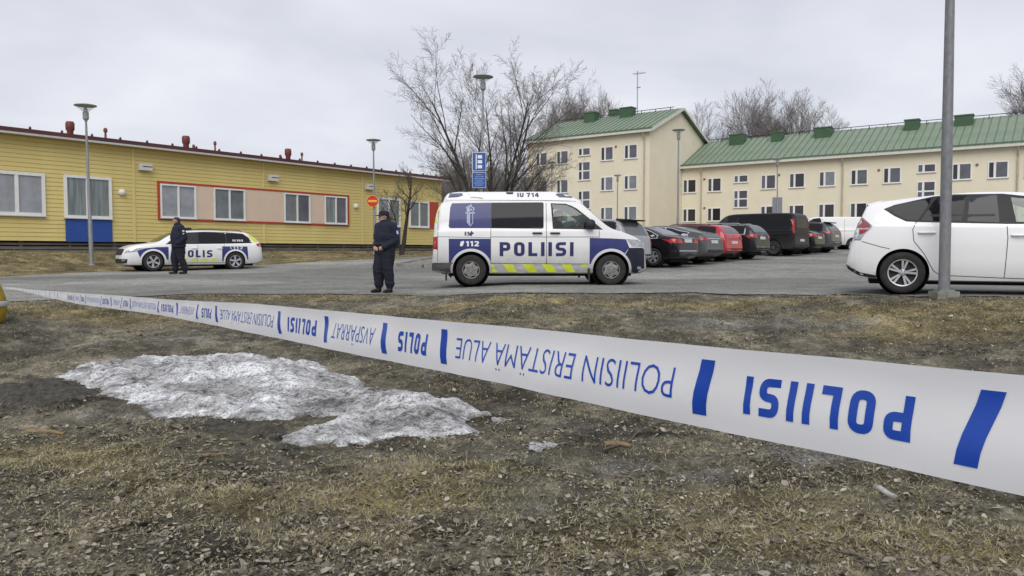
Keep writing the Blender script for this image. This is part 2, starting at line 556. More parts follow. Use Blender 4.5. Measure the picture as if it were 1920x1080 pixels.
def axis_pts(lo, hi, step, far_lo, far_hi, grow=1.18):
    mid = np.arange(lo, hi + 1e-6, step)
    a, s, left = lo, step, []
    while a > far_lo:
        s *= grow; a -= s; left.append(a)
    a, s, right = hi, step, []
    while a < far_hi:
        s *= grow; a += s; right.append(a)
    return np.concatenate([left[::-1], mid, right])
gx = axis_pts(-8.5, 9.0, 0.055, -700, 700, 1.13)
gy = axis_pts(2.6, 15.6, 0.055, -120, 1500, 1.07)
GX, GY = np.meshgrid(gx, gy)
GZ = gz(GX, GY)
ins = in_poly(GX, GY, ASPH)
# the soil dips below the asphalt sheet
soft = ins.astype(float)
GZ = GZ - 0.03 * soft
nx, ny = len(gx), len(gy)
idx = np.arange(nx * ny).reshape(ny, nx)
quads = np.stack([idx[:-1, :-1], idx[:-1, 1:], idx[1:, 1:], idx[1:, :-1]], -1).reshape(-1, 4)
g_me = fast_mesh('ground', np.stack([GX, GY, GZ], -1).reshape(-1, 3), quads, True)
att = g_me.attributes.new('patch', 'FLOAT_COLOR', 'POINT')
dwg = (GX - WA[0]) * WN[0] + (GY - WA[1]) * WN[1]
lawn = np.clip((GY > 16).astype(float) * 0.75, 0, 1)
colr = np.stack([np.maximum(field(GX, GY, P_GRASS), lawn), field(GX, GY, P_GRAV), field(GX, GY, P_WET_SHADE), np.ones_like(GX)], -1).reshape(-1, 4)
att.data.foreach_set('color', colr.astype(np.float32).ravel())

def ground_material():
    m = bpy.data.materials.new('soil_and_thatch'); m.use_nodes = True
    n, l = m.node_tree.nodes, m.node_tree.links
    b = n['Principled BSDF']; b.inputs['Roughness'].default_value = 0.95; b.inputs['Specular IOR Level'].default_value = 0.15
    tcn = n.new('ShaderNodeTexCoord'); at_ = n.new('ShaderNodeAttribute'); at_.attribute_name = 'patch'
    sp = n.new('ShaderNodeSeparateColor'); l.new(at_.outputs['Color'], sp.inputs[0])
    def noise(scale, detail=6, rough=.65, vec=None):
        x = n.new('ShaderNodeTexNoise'); x.inputs['Scale'].default_value = scale; x.inputs['Detail'].default_value = detail
        x.inputs['Roughness'].default_value = rough; l.new(vec or tcn.outputs['Object'], x.inputs['Vector']); return x.outputs['Fac']
    def rampc(fac, stops):
        r = n.new('ShaderNodeValToRGB'); e = r.color_ramp.elements
        while len(e) < len(stops): e.new(0.5)
        for k, (p, c) in enumerate(stops): e[k].position = p; e[k].color = (*c, 1)
        l.new(fac, r.inputs[0]); return r.outputs[0]
    def mathn(op, a, bb, clamp=False):
        x = n.new('ShaderNodeMath'); x.operation = op; x.use_clamp = clamp
        for k, v in enumerate((a, bb)):
            if isinstance(v, (int, float)): x.inputs[k].default_value = v
            else: l.new(v, x.inputs[k])
        return x.outputs[0]
    def mix(f, a, bb):
        x = n.new('ShaderNodeMix'); x.data_type = 'RGBA'; l.new(f, x.inputs['Factor']); l.new(a, x.inputs['A']); l.new(bb, x.inputs['B']); return x.outputs['Result']
    fine = noise(34, 9, .82); mid = noise(7, 8, .78); big = noise(1.1, 5, .6)
    soil = rampc(fine, [(.32, (.035, .032, .026)), (.48, (.128, .119, .097)), (.64, (.34, .32, .27))])
    soil2 = rampc(mid, [(.32, (.055, .051, .041)), (.5, (.135, .126, .102)), (.66, (.27, .255, .21))])
    h = n.new('ShaderNodeRGB'); h.outputs[0].default_value = (.5, .5, .5, 1)
    base = n.new('ShaderNodeMix'); base.data_type = 'RGBA'; base.inputs['Factor'].default_value = .45
    l.new(soil, base.inputs['A']); l.new(soil2, base.inputs['B']); base = base.outputs['Result']
    mpg = n.new('ShaderNodeMapping'); mpg.inputs['Scale'].default_value = (1.0, 1.6, 1.0); l.new(tcn.outputs['Object'], mpg.inputs[0])
    gfine = noise(38, 8, .8, mpg.outputs[0])
    grass = rampc(gfine, [(.28, (.065, .055, .03)), (.5, (.19, .16, .092)), (.7, (.40, .345, .215))])
    gm = mathn('ADD', sp.outputs['Red'], mathn('MULTIPLY', mathn('SUBTRACT', mid, .5), 1.5))
    gm = mathn('ADD', gm, mathn('MULTIPLY', mathn('SUBTRACT', big, .5), .9))
    gm = mathn('MULTIPLY', mathn('SUBTRACT', gm, .12), 2.0, True)
    c = mix(gm, base, grass)
    vor = n.new('ShaderNodeTexVoronoi'); vor.inputs['Scale'].default_value = 70; l.new(tcn.outputs['Object'], vor.inputs['Vector'])
    grav = rampc(vor.outputs['Color'], [(.1, (.09, .09, .09)), (.55, (.19, .188, .185)), (.95, (.34, .34, .335))])
    vm = mathn('MULTIPLY', mathn('SUBTRACT', mathn('ADD', sp.outputs['Green'], mathn('MULTIPLY', mathn('SUBTRACT', mid, .5), 1.6)), .35), 2.2, True)
    c = mix(mathn('MULTIPLY', vm, .8), c, grav)
    wet_shade_c = rampc(fine, [(.35, (.010, .009, .008)), (.75, (.05, .045, .038))])  # wet soil tone, also painting the pit shadows beside the snow
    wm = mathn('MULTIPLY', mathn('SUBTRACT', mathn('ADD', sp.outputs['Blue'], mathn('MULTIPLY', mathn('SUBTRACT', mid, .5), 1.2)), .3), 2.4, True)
    c = mix(mathn('MULTIPLY', wm, .9), c, wet_shade_c)
    # uneven wear and damp: broad and medium mottling
    def mulc(a, bb):
        x = n.new('ShaderNodeMix'); x.data_type = 'RGBA'; x.blend_type = 'MULTIPLY'; x.inputs['Factor'].default_value = 1.0
        l.new(a, x.inputs['A']); l.new(bb, x.inputs['B']); return x.outputs['Result']
    c = mulc(c, rampc(noise(2.3, 8, .8), [(.34, (.36, .35, .33)), (.5, (.95, .94, .90)), (.64, (1.9, 1.84, 1.7))]))
    c = mulc(c, rampc(noise(.75, 5, .7), [(.36, (.55, .54, .53)), (.5, (.9, .9, .88)), (.62, (1.4, 1.37, 1.3))]))
    l.new(c, b.inputs['Base Color'])
    hgt = mathn('ADD', fine, mathn('MULTIPLY', mid, 1.5))
    bp = n.new('ShaderNodeBump'); bp.inputs['Strength'].default_value = 0.9; bp.inputs['Distance'].default_value = 0.03
    l.new(hgt, bp.inputs['Height']); l.new(bp.outputs[0], b.inputs['Normal'])
    return m
M_GROUND = ground_material()
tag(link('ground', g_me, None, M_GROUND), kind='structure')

# asphalt sheet
def asphalt_material():
    m = bpy.data.materials.new('worn_asphalt'); m.use_nodes = True
    n, l = m.node_tree.nodes, m.node_tree.links
    b = n['Principled BSDF']; b.inputs['Roughness'].default_value = 0.88; b.inputs['Specular IOR Level'].default_value = 0.25
    tcn = n.new('ShaderNodeTexCoord')
    def noise(scale, detail, rough, stretch=(1, 1, 1), dist=0):
        mp = n.new('ShaderNodeMapping'); mp.inputs['Scale'].default_value = stretch; l.new(tcn.outputs['Object'], mp.inputs[0])
        x = n.new('ShaderNodeTexNoise'); x.inputs['Scale'].default_value = scale; x.inputs['Detail'].default_value = detail
        x.inputs['Roughness'].default_value = rough; x.inputs['Distortion'].default_value = dist
        l.new(mp.outputs[0], x.inputs['Vector']); return x.outputs['Fac']
    def ramp_(f, stops):
        r = n.new('ShaderNodeValToRGB'); e = r.color_ramp.elements
        while len(e) < len(stops): e.new(.5)
        for k, (p, c) in enumerate(stops): e[k].position = p; e[k].color = (c * 1.0, c, c * .985, 1)
        l.new(f, r.inputs[0]); return r.outputs[0]
    def mul(a, bb, fac=1.0):
        x = n.new('ShaderNodeMix'); x.data_type = 'RGBA'; x.blend_type = 'MULTIPLY'; x.inputs['Factor'].default_value = fac
        l.new(a, x.inputs['A']); l.new(bb, x.inputs['B']); return x.outputs['Result']
    band = ramp_(noise(.16, 4, .55, (.35, 1.3, 1), .6), [(.34, .185), (.52, .225), (.64, .31)])
    pat = ramp_(noise(1.1, 8, .85), [(.34, .66), (.66, 1.22)])
    spk = ramp_(noise(42, 6, .85), [(.32, .35), (.5, .95), (.68, 1.75)])
    grit = ramp_(noise(15, 7, .9), [(.34, .42), (.66, 1.6)])
    c = mul(mul(mul(band, pat), spk, .85), grit)
    vor = n.new('ShaderNodeTexVoronoi'); vor.feature = 'DISTANCE_TO_EDGE'; vor.inputs['Scale'].default_value = .32
    dm = n.new('ShaderNodeMapping'); l.new(tcn.outputs['Object'], dm.inputs[0])
    dn = n.new('ShaderNodeTexNoise'); dn.inputs['Scale'].default_value = 2.2; dn.inputs['Detail'].default_value = 6
    l.new(tcn.outputs['Object'], dn.inputs['Vector'])
    ad = n.new('ShaderNodeVectorMath'); ad.operation = 'ADD'; l.new(dm.outputs[0], ad.inputs[0]); l.new(dn.outputs['Color'], ad.inputs[1])
    l.new(ad.outputs[0], vor.inputs['Vector'])
    c = mul(c, ramp_(vor.outputs['Distance'], [(0.0, .55), (.012, 1.0)]), .7)
    vp_ = n.new('ShaderNodeTexVoronoi'); vp_.inputs['Scale'].default_value = .22; l.new(ad.outputs[0], vp_.inputs['Vector'])
    c = mul(c, ramp_(vp_.outputs['Color'], [(.15, .80), (.5, 1.0), (.85, 1.14)]))
    l.new(c, b.inputs['Base Color'])
    bp = n.new('ShaderNodeBump'); bp.inputs['Strength'].default_value = .35; bp.inputs['Distance'].default_value = .012
    l.new(noise(60, 5, .8), bp.inputs['Height']); l.new(bp.outputs[0], b.inputs['Normal'])
    return m
V, T = fill_poly(ASPH, 0.9)
Va = np.array(V); za = gz(Va[:, 0], Va[:, 1], False) + 0.012
a_me = fast_mesh('car_park', np.column_stack([Va, za]), np.array(T), True)
bmx = bmesh.new(); bmx.from_mesh(a_me); bmesh.ops.recalc_face_normals(bmx, faces=bmx.faces)
if sum(f.normal.z for f in bmx.faces) < 0: bmesh.ops.reverse_faces(bmx, faces=bmx.faces)
bmx.to_mesh(a_me); bmx.free()
tag(link('car_park', a_me, None, asphalt_material()), kind='structure')

# kerbed planting island behind the police van
M_CONC = pm('kerb_concrete', (.30, .295, .28), .9, var=.4, vscale=9, bump=.4, bscale=50)
ISL = [(-4.5, 30.6), (-4.2, 30.0), (-3.4, 29.6), (1.0, 29.8), (1.5, 30.6), (0.6, 38.5), (-2.2, 39.5), (-3.0, 38.5)]
isl_root = empty('kerb_island', (-1.5, 33.5, float(lot_z(-1.5, 33.5))))
mb = MB()
Vi, Ti = fill_poly(ISL, 0.6)
o0 = Vector(isl_root.location)
mb.add([(x - o0.x, y - o0.y, float(gz(x, y, False)) + .10 + .05 * float(fbm(x * 2, y * 2, 5)) - o0.z) for x, y in Vi], Ti)
mb.build('planting_soil', pm('island_grit', (.34, .33, .31), .95, col2=(.10, .095, .085), vscale=7, bump=.8, bscale=30), isl_root, 60)
nI = len(ISL)
for i in range(nI):
    p, q = Vector(ISL[i]), Vector(ISL[(i + 1) % nI])
    k = max(1, round((q - p).length / 1.0))
    for j in range(k):
        a = p.lerp(q, (j + .012) / k); c2 = p.lerp(q, (j + .988) / k)
        d = (c2 - a).normalized(); nrm = Vector((d.y, -d.x)) * .13
        za_ = float(gz(a.x, a.y, False)) - o0.z; zc = float(gz(c2.x, c2.y, False)) - o0.z
        mb = MB()
        vs = [(a.x - o0.x, a.y - o0.y, za_ - .1), (c2.x - o0.x, c2.y - o0.y, zc - .1), (c2.x + nrm.x - o0.x, c2.y + nrm.y - o0.y, zc - .1), (a.x + nrm.x - o0.x, a.y + nrm.y - o0.y, za_ - .1)]
        vs += [(x, y, z + .245) for x, y, z in vs]
        mb.add(vs, [(0, 3, 2, 1), (4, 5, 6, 7), (0, 1, 5, 4), (1, 2, 6, 5), (2, 3, 7, 6), (3, 0, 4, 7)])
        mb.build('kerb_stone', M_CONC, isl_root)
tag(isl_root, 'low kerbed island with pale grit behind the police van', 'kerb island')

# ------------------------------------------------------------------ old snow
SNOW_PX = [(92, 706), (150, 690), (205, 679), (290, 671), (370, 668), (430, 664), (500, 671), (560, 676), (600, 682), (625, 700), (668, 711), (690, 727), (745, 731),
           (800, 741), (850, 752), (895, 765), (920, 779), (962, 790), (935, 794), (905, 784), (880, 786), (874, 794), (908, 806), (905, 815), (868, 822), (800, 823),
           (742, 822), (700, 832), (640, 838), (570, 838), (525, 832), (530, 818), (590, 800), (640, 782), (560, 786), (500, 793), (440, 784), (380, 782),
           (300, 788), (280, 776), (235, 760), (205, 748), (178, 730), (140, 716)]
SNOW = [ground_hit(*p) for p in SNOW_PX]
def wob(poly, amp, step):
    out = []
    for i in range(len(poly)):
        p, q = poly[i], poly[(i + 1) % len(poly)]
        k = max(1, int(math.hypot(q[0] - p[0], q[1] - p[1]) / step))
        for j in range(k):
            x, y = p[0] + (q[0] - p[0]) * j / k, p[1] + (q[1] - p[1]) * j / k
            out.append((x + amp * float(fbm(x * 9, y * 9, 71)), y + amp * float(fbm(x * 9, y * 9, 72))))
    return out
def snow_patch(poly, hmax, reach, res, label, mat=None, name='snow_patch', cat='snow'):
    P = wob(poly, .09, .05)
    V, T = fill_poly(P, res)
    V = np.array(V); PA = np.array(P)
    dist = np.sqrt(((V[:, None, :] - PA[None, :, :]) ** 2).sum(-1)).min(1)
    X, Y = V[:, 0], V[:, 1]
    h = hmax * np.clip(dist / reach, 0, 1) ** .8 * (0.75 + 0.9 * fbm(X * 1.3, Y * 1.6, 81))
    h = np.maximum(h, 0) + np.clip(dist / .16, 0, 1) * (0.075 * np.abs(fbm(X * 2.0 + Y * 1.2, Y * 4.0, 83)) + 0.028 * fbm(X * 8, Y * 12, 85, 3) + 0.012 * vnoise(X * 34, Y * 48, 87))
    Z = gz(X, Y) + h - 0.008
    me = fast_mesh('snow', np.column_stack([V, Z]), np.array(T), True)
    ed = me.attributes.new('rim', 'FLOAT', 'POINT'); ed.data.foreach_set('value', np.clip(dist / .17, 0, 1).astype(np.float32))
    b2 = bmesh.new(); b2.from_mesh(me); bmesh.ops.recalc_face_normals(b2, faces=b2.faces)
    if sum(f.normal.z for f in b2.faces) < 0: bmesh.ops.reverse_faces(b2, faces=b2.faces)
    b2.to_mesh(me); b2.free()
    return tag(link(name, me, None, mat or M_SNOW), label, cat)
def snow_material():
    m = bpy.data.materials.new('dirty_snow'); m.use_nodes = True
    n, l = m.node_tree.nodes, m.node_tree.links
    b = n['Principled BSDF']; b.inputs['Roughness'].default_value = .92; b.inputs['Specular IOR Level'].default_value = .15
    tcn = n.new('ShaderNodeTexCoord')
    def noise(scale, detail, rough, stretch=(1, 1, 1), dist=0.0):
        mp = n.new('ShaderNodeMapping'); mp.inputs['Scale'].default_value = stretch; l.new(tcn.outputs['Object'], mp.inputs[0])
        x = n.new('ShaderNodeTexNoise'); x.inputs['Scale'].default_value = scale; x.inputs['Detail'].default_value = detail
        x.inputs['Roughness'].default_value = rough; x.inputs['Distortion'].default_value = dist
        l.new(mp.outputs[0], x.inputs['Vector']); return x.outputs['Fac']
    def ramp_(f, stops):
        r = n.new('ShaderNodeValToRGB'); e = r.color_ramp.elements
        while len(e) < len(stops): e.new(.5)
        for k, (p, c) in enumerate(stops): e[k].position = p; e[k].color = (*c, 1)
        l.new(f, r.inputs[0]); return r.outputs[0]
    def mul(a, bb, f=1.0):
        x = n.new('ShaderNodeMix'); x.data_type = 'RGBA'; x.blend_type = 'MULTIPLY'; x.inputs['Factor'].default_value = f
        l.new(a, x.inputs['A']); l.new(bb, x.inputs['B']); return x.outputs['Result']
    big = ramp_(noise(1.5, 9, .8, (.8, 1.5, 1), .25), [(.39, (.17, .165, .16)), (.5, (.48, .48, .485)), (.60, (.84, .85, .87))])
    mid = ramp_(noise(15, 8, .85, (1, 1.3, 1), .0), [(.39, (.16, .155, .15)), (.48, (.74, .74, .74)), (.57, (1, 1, 1))])
    spk = ramp_(noise(48, 5, .8), [(.38, (.08, .075, .07)), (.46, (1, 1, 1))])
    c = mul(mul(big, mid, .95), spk, .9)
    # soil and grit washed out of the thin rim
    at_ = n.new('ShaderNodeAttribute'); at_.attribute_name = 'rim'
    ad = n.new('ShaderNodeMath'); ad.operation = 'ADD'; l.new(at_.outputs['Fac'], ad.inputs[0])
    mm = n.new('ShaderNodeMath'); mm.operation = 'MULTIPLY'; mm.inputs[1].default_value = 2.6; l.new(noise(6, 7, .8, (1, 1.5, 1), .5), mm.inputs[0])
    sb = n.new('ShaderNodeMath'); sb.operation = 'SUBTRACT'; sb.inputs[1].default_value = 1.16; l.new(mm.outputs[0], sb.inputs[0]); l.new(sb.outputs[0], ad.inputs[1])
    cl = n.new('ShaderNodeMath'); cl.operation = 'MULTIPLY'; cl.use_clamp = True; cl.inputs[1].default_value = 2.6; l.new(ad.outputs[0], cl.inputs[0])
    mx = n.new('ShaderNodeMix'); mx.data_type = 'RGBA'; l.new(cl.outputs[0], mx.inputs['Factor'])
    l.new(ramp_(noise(40, 6, .8), [(.35, (.05, .046, .038)), (.7, (.22, .21, .185))]), mx.inputs['A']); l.new(c, mx.inputs['B'])
    l.new(mx.outputs['Result'], b.inputs['Base Color'])
    bp = n.new('ShaderNodeBump'); bp.inputs['Strength'].default_value = .6; bp.inputs['Distance'].default_value = .02
    l.new(noise(32, 8, .85), bp.inputs['Height']); l.new(bp.outputs[0], b.inputs['Normal'])
    return m
M_SNOW = snow_material()
snow_patch(SNOW, .23, .75, .045, 'large patch of old dirty snow melting on the ground below the tape')
SN2 = [ground_hit(*p) for p in [(978, 838), (1000, 831), (1040, 830), (1056, 834), (1040, 846), (1005, 852), (985, 848)]]
snow_patch(SN2, .04, .12, .03, 'small grey remnant of icy snow to the right of the large snow patch')

# heaps of wet black earth at the foot of the snow, coloured dark also for its pit shadows
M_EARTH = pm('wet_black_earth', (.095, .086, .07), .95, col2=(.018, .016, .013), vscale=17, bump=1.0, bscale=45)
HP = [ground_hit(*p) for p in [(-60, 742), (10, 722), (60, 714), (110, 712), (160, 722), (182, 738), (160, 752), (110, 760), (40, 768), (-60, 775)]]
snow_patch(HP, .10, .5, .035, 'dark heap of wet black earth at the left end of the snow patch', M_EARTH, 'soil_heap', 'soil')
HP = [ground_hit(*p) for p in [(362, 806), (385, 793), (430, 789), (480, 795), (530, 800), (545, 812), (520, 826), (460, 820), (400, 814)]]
snow_patch(HP, .05, .2, .03, 'small dark heap of wet earth and painted pit shade in the notch of the snow patch', M_EARTH, 'soil_heap', 'soil')
# ------------------------------------------------------------------ buildings
class Wall:
    """vertical plane with a local frame: x along the wall, y into the building, z up"""
    def __init__(s, A, U):
        s.A = np.array(A, float); s.U = np.array(U, float) / np.linalg.norm(U); s.Vv = np.array([-s.U[1], s.U[0]])
        s.rz = math.atan2(s.U[1], s.U[0])
    def uv(s, px, py, y0=0.0):
        d = ray(px, py)
        A = s.A + s.Vv * y0
        # t*(d.x,1) = A + k*U
        M = np.array([[d.x, -s.U[0]], [1.0, -s.U[1]]])
        t, k = np.linalg.solve(M, A)
        return k, CAMZ + d.z * t

M_WHITE = pm('white_window_paint', (.78, .78, .77), .45, var=.12, vscale=3)
def glass(name, col, rough=.08):
    return pm(name, col, rough, var=.35, vscale=1.3, spec=.6)
G_BLIND = [glass('pane_with_pale_blind', (.34, .36, .39)), glass('pane_with_grey_blind', (.19, .215, .23)), pm('pane_with_curtain', (.27, .31, .31), .1, col2=(.09, .11, .11), vscale=1.0, stretch=(9, 1, .5), spec=.6)]
G_DARK = [glass('dark_pane_a', (.035, .033, .035)), glass('dark_pane_b', (.075, .075, .09)), glass('dark_pane_c', (.12, .125, .15)), glass('pane_with_lowered_blind', (.22, .235, .26))]

def window(root, x0, x1, z0, z1, splits, panes, fw=.07, mull=.06, proud=.06, base=0.0, sill=True, surround=0.0):
    """framed window standing proud of a wall at local y=base (outside is -y)"""
    y0 = base - proud
    mb = MB()
    mb.box(x0, x1, y0, base + .02, z1 - fw, z1); mb.box(x0, x1, y0, base + .02, z0, z0 + fw)
    mb.box(x0, x0 + fw, y0, base + .02, z0 + fw, z1 - fw); mb.box(x1 - fw, x1, y0, base + .02, z0 + fw, z1 - fw)
    edges = [x0 + fw] + [x for s in splits for x in (s - mull / 2, s + mull / 2)] + [x1 - fw]
    for s in splits: mb.box(s - mull / 2, s + mull / 2, y0 + .012, base + .02, z0 + fw, z1 - fw)
    w = mb.build('window', M_WHITE, root)
    for i in range(0, len(edges), 2):
        m2 = MB(); m2.box(edges[i], edges[i + 1], base - .018, base - .006, z0 + fw, z1 - fw)
        m2.build('pane', panes[(i // 2) % len(panes)], w)
    if sill:
        m3 = MB(); m3.box(x0 - .03, x1 + .03, y0 - .05, base, z0 - .035, z0 - .003)
        m3.build('sill', pm('sill_sheet_metal', (.55, .55, .54), .4, var=.2), w)
    return w

# ---- the long yellow weatherboarded building
YW = Wall(WA, WU)
yb = empty('yellow_building', (WA[0], WA[1], 0), YW.rz)
LX0, LX1 = -7.0, YW.uv(826, 400)[0]
ZB, ZE = 1.15, 5.18
M_YEL = pm('yellow_board_paint', (.67, .55, .215), .62, col2=(.585, .475, .175), vscale=1.8, stretch=(.5, 1, 2.5), bump=.12, bscale=30)
M_YTRIM = pm('yellow_trim_paint', (.69, .57, .24), .6, var=.12, vscale=4)
mb = MB(); mb.box(LX0, LX1 - .02, 0.012, 11.0, ZB + .01, ZE + .05); mb.build('wall', M_YEL, yb)
trims = [LX0] + [YW.uv(p, 400)[0] for p in (251, 494, 679)] + [LX1]
nrow = 24; bh = (ZE - ZB) / nrow
for k in range(len(trims) - 1):
    a, b = trims[k] + .05, trims[k + 1] - .05
    prof = [(0.010, 0), (-.024, 0.0), (-.010, bh - .012), (0.010, bh - .012)]
    m0 = MB(); m0.prism(prof, 'x', a, b); me = m0.mesh('cladding_board'); me.materials.append(M_YEL)
    for r in range(nrow):
        o = link('cladding_board', me, yb); o.location = (0, 0, ZB + r * bh)
for t in trims:
    m0 = MB(); m0.box(t - .055, t + .055, -.042, .012, ZB - .01, ZE); m0.build('corner_board', M_YTRIM, yb)
# open base: recessed dark foundation and skirting boards
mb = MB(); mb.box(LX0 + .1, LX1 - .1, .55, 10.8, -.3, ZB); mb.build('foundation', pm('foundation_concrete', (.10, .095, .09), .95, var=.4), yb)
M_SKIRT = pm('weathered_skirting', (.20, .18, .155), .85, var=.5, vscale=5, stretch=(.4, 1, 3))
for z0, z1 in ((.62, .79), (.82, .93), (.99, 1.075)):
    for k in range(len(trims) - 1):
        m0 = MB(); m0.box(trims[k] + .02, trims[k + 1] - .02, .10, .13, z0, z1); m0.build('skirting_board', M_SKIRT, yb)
x = LX0 + .6
m0 = MB(); m0.box(-.06, .06, .135, .25, .3, ZB); me = m0.mesh('base_post'); me.materials.append(M_SKIRT)
while x < LX1:
    o = link('base_post', me, yb); o.location = (x, 0, 0); x += 1.8
# roof
M_RROOF = pm('dark_red_sheet_metal', (.105, .030, .026), .5, col2=(.06, .02, .018), vscale=3, stretch=(.3, 1, 1))
sl = math.tan(R(4.0))
mb = MB(); mb.prism([(-.42, ZE + .055), (-.42, ZE + .25), (11.6, ZE + .25 + 12 * sl), (11.6, ZE + .05 + 12 * sl), (.0, ZE + .052)], 'x', LX0 - .5, LX1 + .62)
rf = mb.build('roof', M_RROOF, yb)
mb = MB(); mb.box(LX0 - .5, LX1 + .6, -.50, -.421, ZE + .0, ZE + .075); mb.build('gutter', pm('gutter_light_grey', (.52, .53, .55), .4, var=.15), yb)
mb = MB(); mb.box(LX0 - .45, LX1 + .55, -.42, .0, ZE + .03, ZE + .053); mb.build('soffit', M_YTRIM, yb)
m0 = MB(); m0.box(-.03, .03, -.40, -.30, ZE + .24, ZE + .33); m0.box(-.012, .012, -.36, -.33, ZE + .3, ZE + .37)
me = m0.mesh('snow_guard'); me.materials.append(M_RROOF)
x = LX0
while x < LX1 + .4:
    o = link('snow_guard', me, rf); o.location = (x, 0, 0); x += 1.15
def roof_vent(pc, ptop, w_px, cap):
    s, zt = YW.uv(pc, ptop, 3.0)
    depth = (WA + YW.U * s + YW.Vv * 3.0)[1]
    r = w_px / FPX * depth / 2
    z0 = ZE + .25 + 3.2 * sl
    mb = MB()
    if cap: mb.lathe([(r * .85, z0), (r * .85, zt - .42), (r * 1.15, zt - .34), (r * 1.2, zt - .1), (r * .95, zt), (0, zt)], 14, (s, 3.0, 0))
    else: mb.lathe([(r * 1.4, z0), (r * .6, z0 + .1), (r * .55, zt - .2), (r, zt - .17), (r, zt - .06), (r * .6, zt), (0, zt)], 12, (s, 3.0, 0))
    mb.build('roof_vent', pm('vent_red_paint', (.17, .045, .035), .55, var=.25), yb, 40)
for pc, pt, w, c in [(131, 228, 13, True), (197.5, 240, 7, False), (348.5, 255, 12, True), (363, 271, 5, False), (403, 265, 5.5, False), (525.5, 290, 4.5, False), (540, 279, 10.5, True), (566, 286, 5, False)]:
    roof_vent(pc, pt, w, c)
# windows, panels and fittings (positions measured on the wall)
def yrect(px0, px1, pyt0, pyb0):
    a, zt = YW.uv(px0, pyt0); b, _ = YW.uv(px1, pyt0)
    _, zb = YW.uv(px0, pyb0)
    return a, b, zb, zt
def flat_panel(root, name, x0, x1, z0, z1, y0, y1, mat):
    m0 = MB(); m0.box(x0, x1, y0, y1, z0, z1); return m0.build(name, mat, root)
yo = -.026
a, b, z0, z1 = yrect(-22, 82, 318, 402)
window(yb, a, b, z0, z1, [YW.uv(30, 360)[0]], [G_BLIND[0], G_BLIND[0]], .12, .13, .07, yo)
a, b, z0, z1 = yrect(118, 207, 327, 408)
window(yb, a, b, z0, z1, [YW.uv(162, 360)[0]], [G_BLIND[2], G_BLIND[2]], .11, .09, .07, yo)
M_BLUEP = pm('blue_panel_paint', (.022, .075, .33), .5, var=.15, vscale=2)
flat_panel(yb, 'blue_panel', a + .03, b - .0, ZB - .02, z0 - .04, yo - .03, yo, M_BLUEP)
M_REDP = pm('red_frame_paint', (.42, .055, .025), .5, var=.12)
M_BEIGE = pm('beige_panel_paint', (.66, .52, .41), .55, var=.08, vscale=1.5)
ra, rzt = YW.uv(294, 339); rb, _ = YW.uv(653, 366); _, rzb = YW.uv(294, 412)
for nm, x0, x1, zz0, zz1 in (('red_frame', ra, rb, rzt - .09, rzt), ('red_frame', ra, rb, rzb, rzb + .09), ('red_frame', ra, ra + .1, rzb + .09, rzt - .09), ('red_frame', rb - .1, rb, rzb + .09, rzt - .09)):
    flat_panel(yb, nm, x0, x1, zz0, zz1, yo - .05, yo, M_REDP)
cols = [(299, 366, 'w'), (366, 399, 'p'), (399, 458, 'w'), (458, 531, 'p'), (531, 580, 'w'), (580, 607, 'p'), (607, 649, 'w')]
for p0, p1, t in cols:
    x0, x1 = YW.uv(p0, 380)[0], YW.uv(p1, 380)[0]
    if t == 'p': flat_panel(yb, 'beige_panel', x0 + .012, x1 - .012, rzb + .09, rzt - .09, yo - .032, yo, M_BEIGE)
    else: window(yb, x0, x1, rzb + .095, rzt - .11, [(x0 + x1) / 2], {299: [G_BLIND[0]], 399: [G_BLIND[1]], 531: [G_BLIND[1], G_DARK[2]], 607: [G_BLIND[2], G_DARK[2]]}[p0], .075, .08, .08, yo)
a, b, z0, z1 = yrect(706, 749, 370, 424)
window(yb, a, b, z0, z1, [YW.uv(728, 400)[0]], [G_BLIND[0], G_BLIND[2]], .10, .09, .07, yo)
flat_panel(yb, 'blue_panel', a + .03, b, ZB - .02, z0 - .04, yo - .03, yo, M_BLUEP)
a, b, z0, z1 = yrect(766, 803, 376, 426)
window(yb, a, b, z0, z1, [YW.uv(785, 400)[0]], [G_BLIND[1]], .1, .1, .07, yo)
flat_panel(yb, 'red_panel', b + .01, YW.uv(821, 400)[0], z0 - .06, z1 + .02, yo - .03, yo, M_REDP)
for p0, p1, pt, pb in ((257, 281, 306, 319), (500, 518, 327.5, 339), (683, 698, 345, 355)):
    a, b, z0, z1 = yrect(p0, p1, pt, pb)
    m0 = MB(); m0.box(a, b, yo - .2, yo, z0, z1); v = m0.build('vent_box', pm('vent_box_cream', (.62, .60, .54), .5, var=.1), yb)
    m0 = MB(); m0.box(a + (b - a) * .25, b - .01, yo - .205, yo - .19, z0 + (z1 - z0) * .48, z0 + (z1 - z0) * .62); m0.build('slot', G_DARK[0], v)
for px, py in ((227.5, 361), (666, 387)):
    s, z = YW.uv(px, py)
    m0 = MB(); m0.lathe([(.15, 0), (.15, -.05), (.12, -.12), (.06, -.16), (0, -.165)], 16, (s, yo, z), 'y'); m0.build('wall_lamp', pm('lamp_opal', (.7, .7, .68), .3), yb, 40)
tag(yb, 'long single storey building with yellow weatherboards and dark red roof edge', 'building')

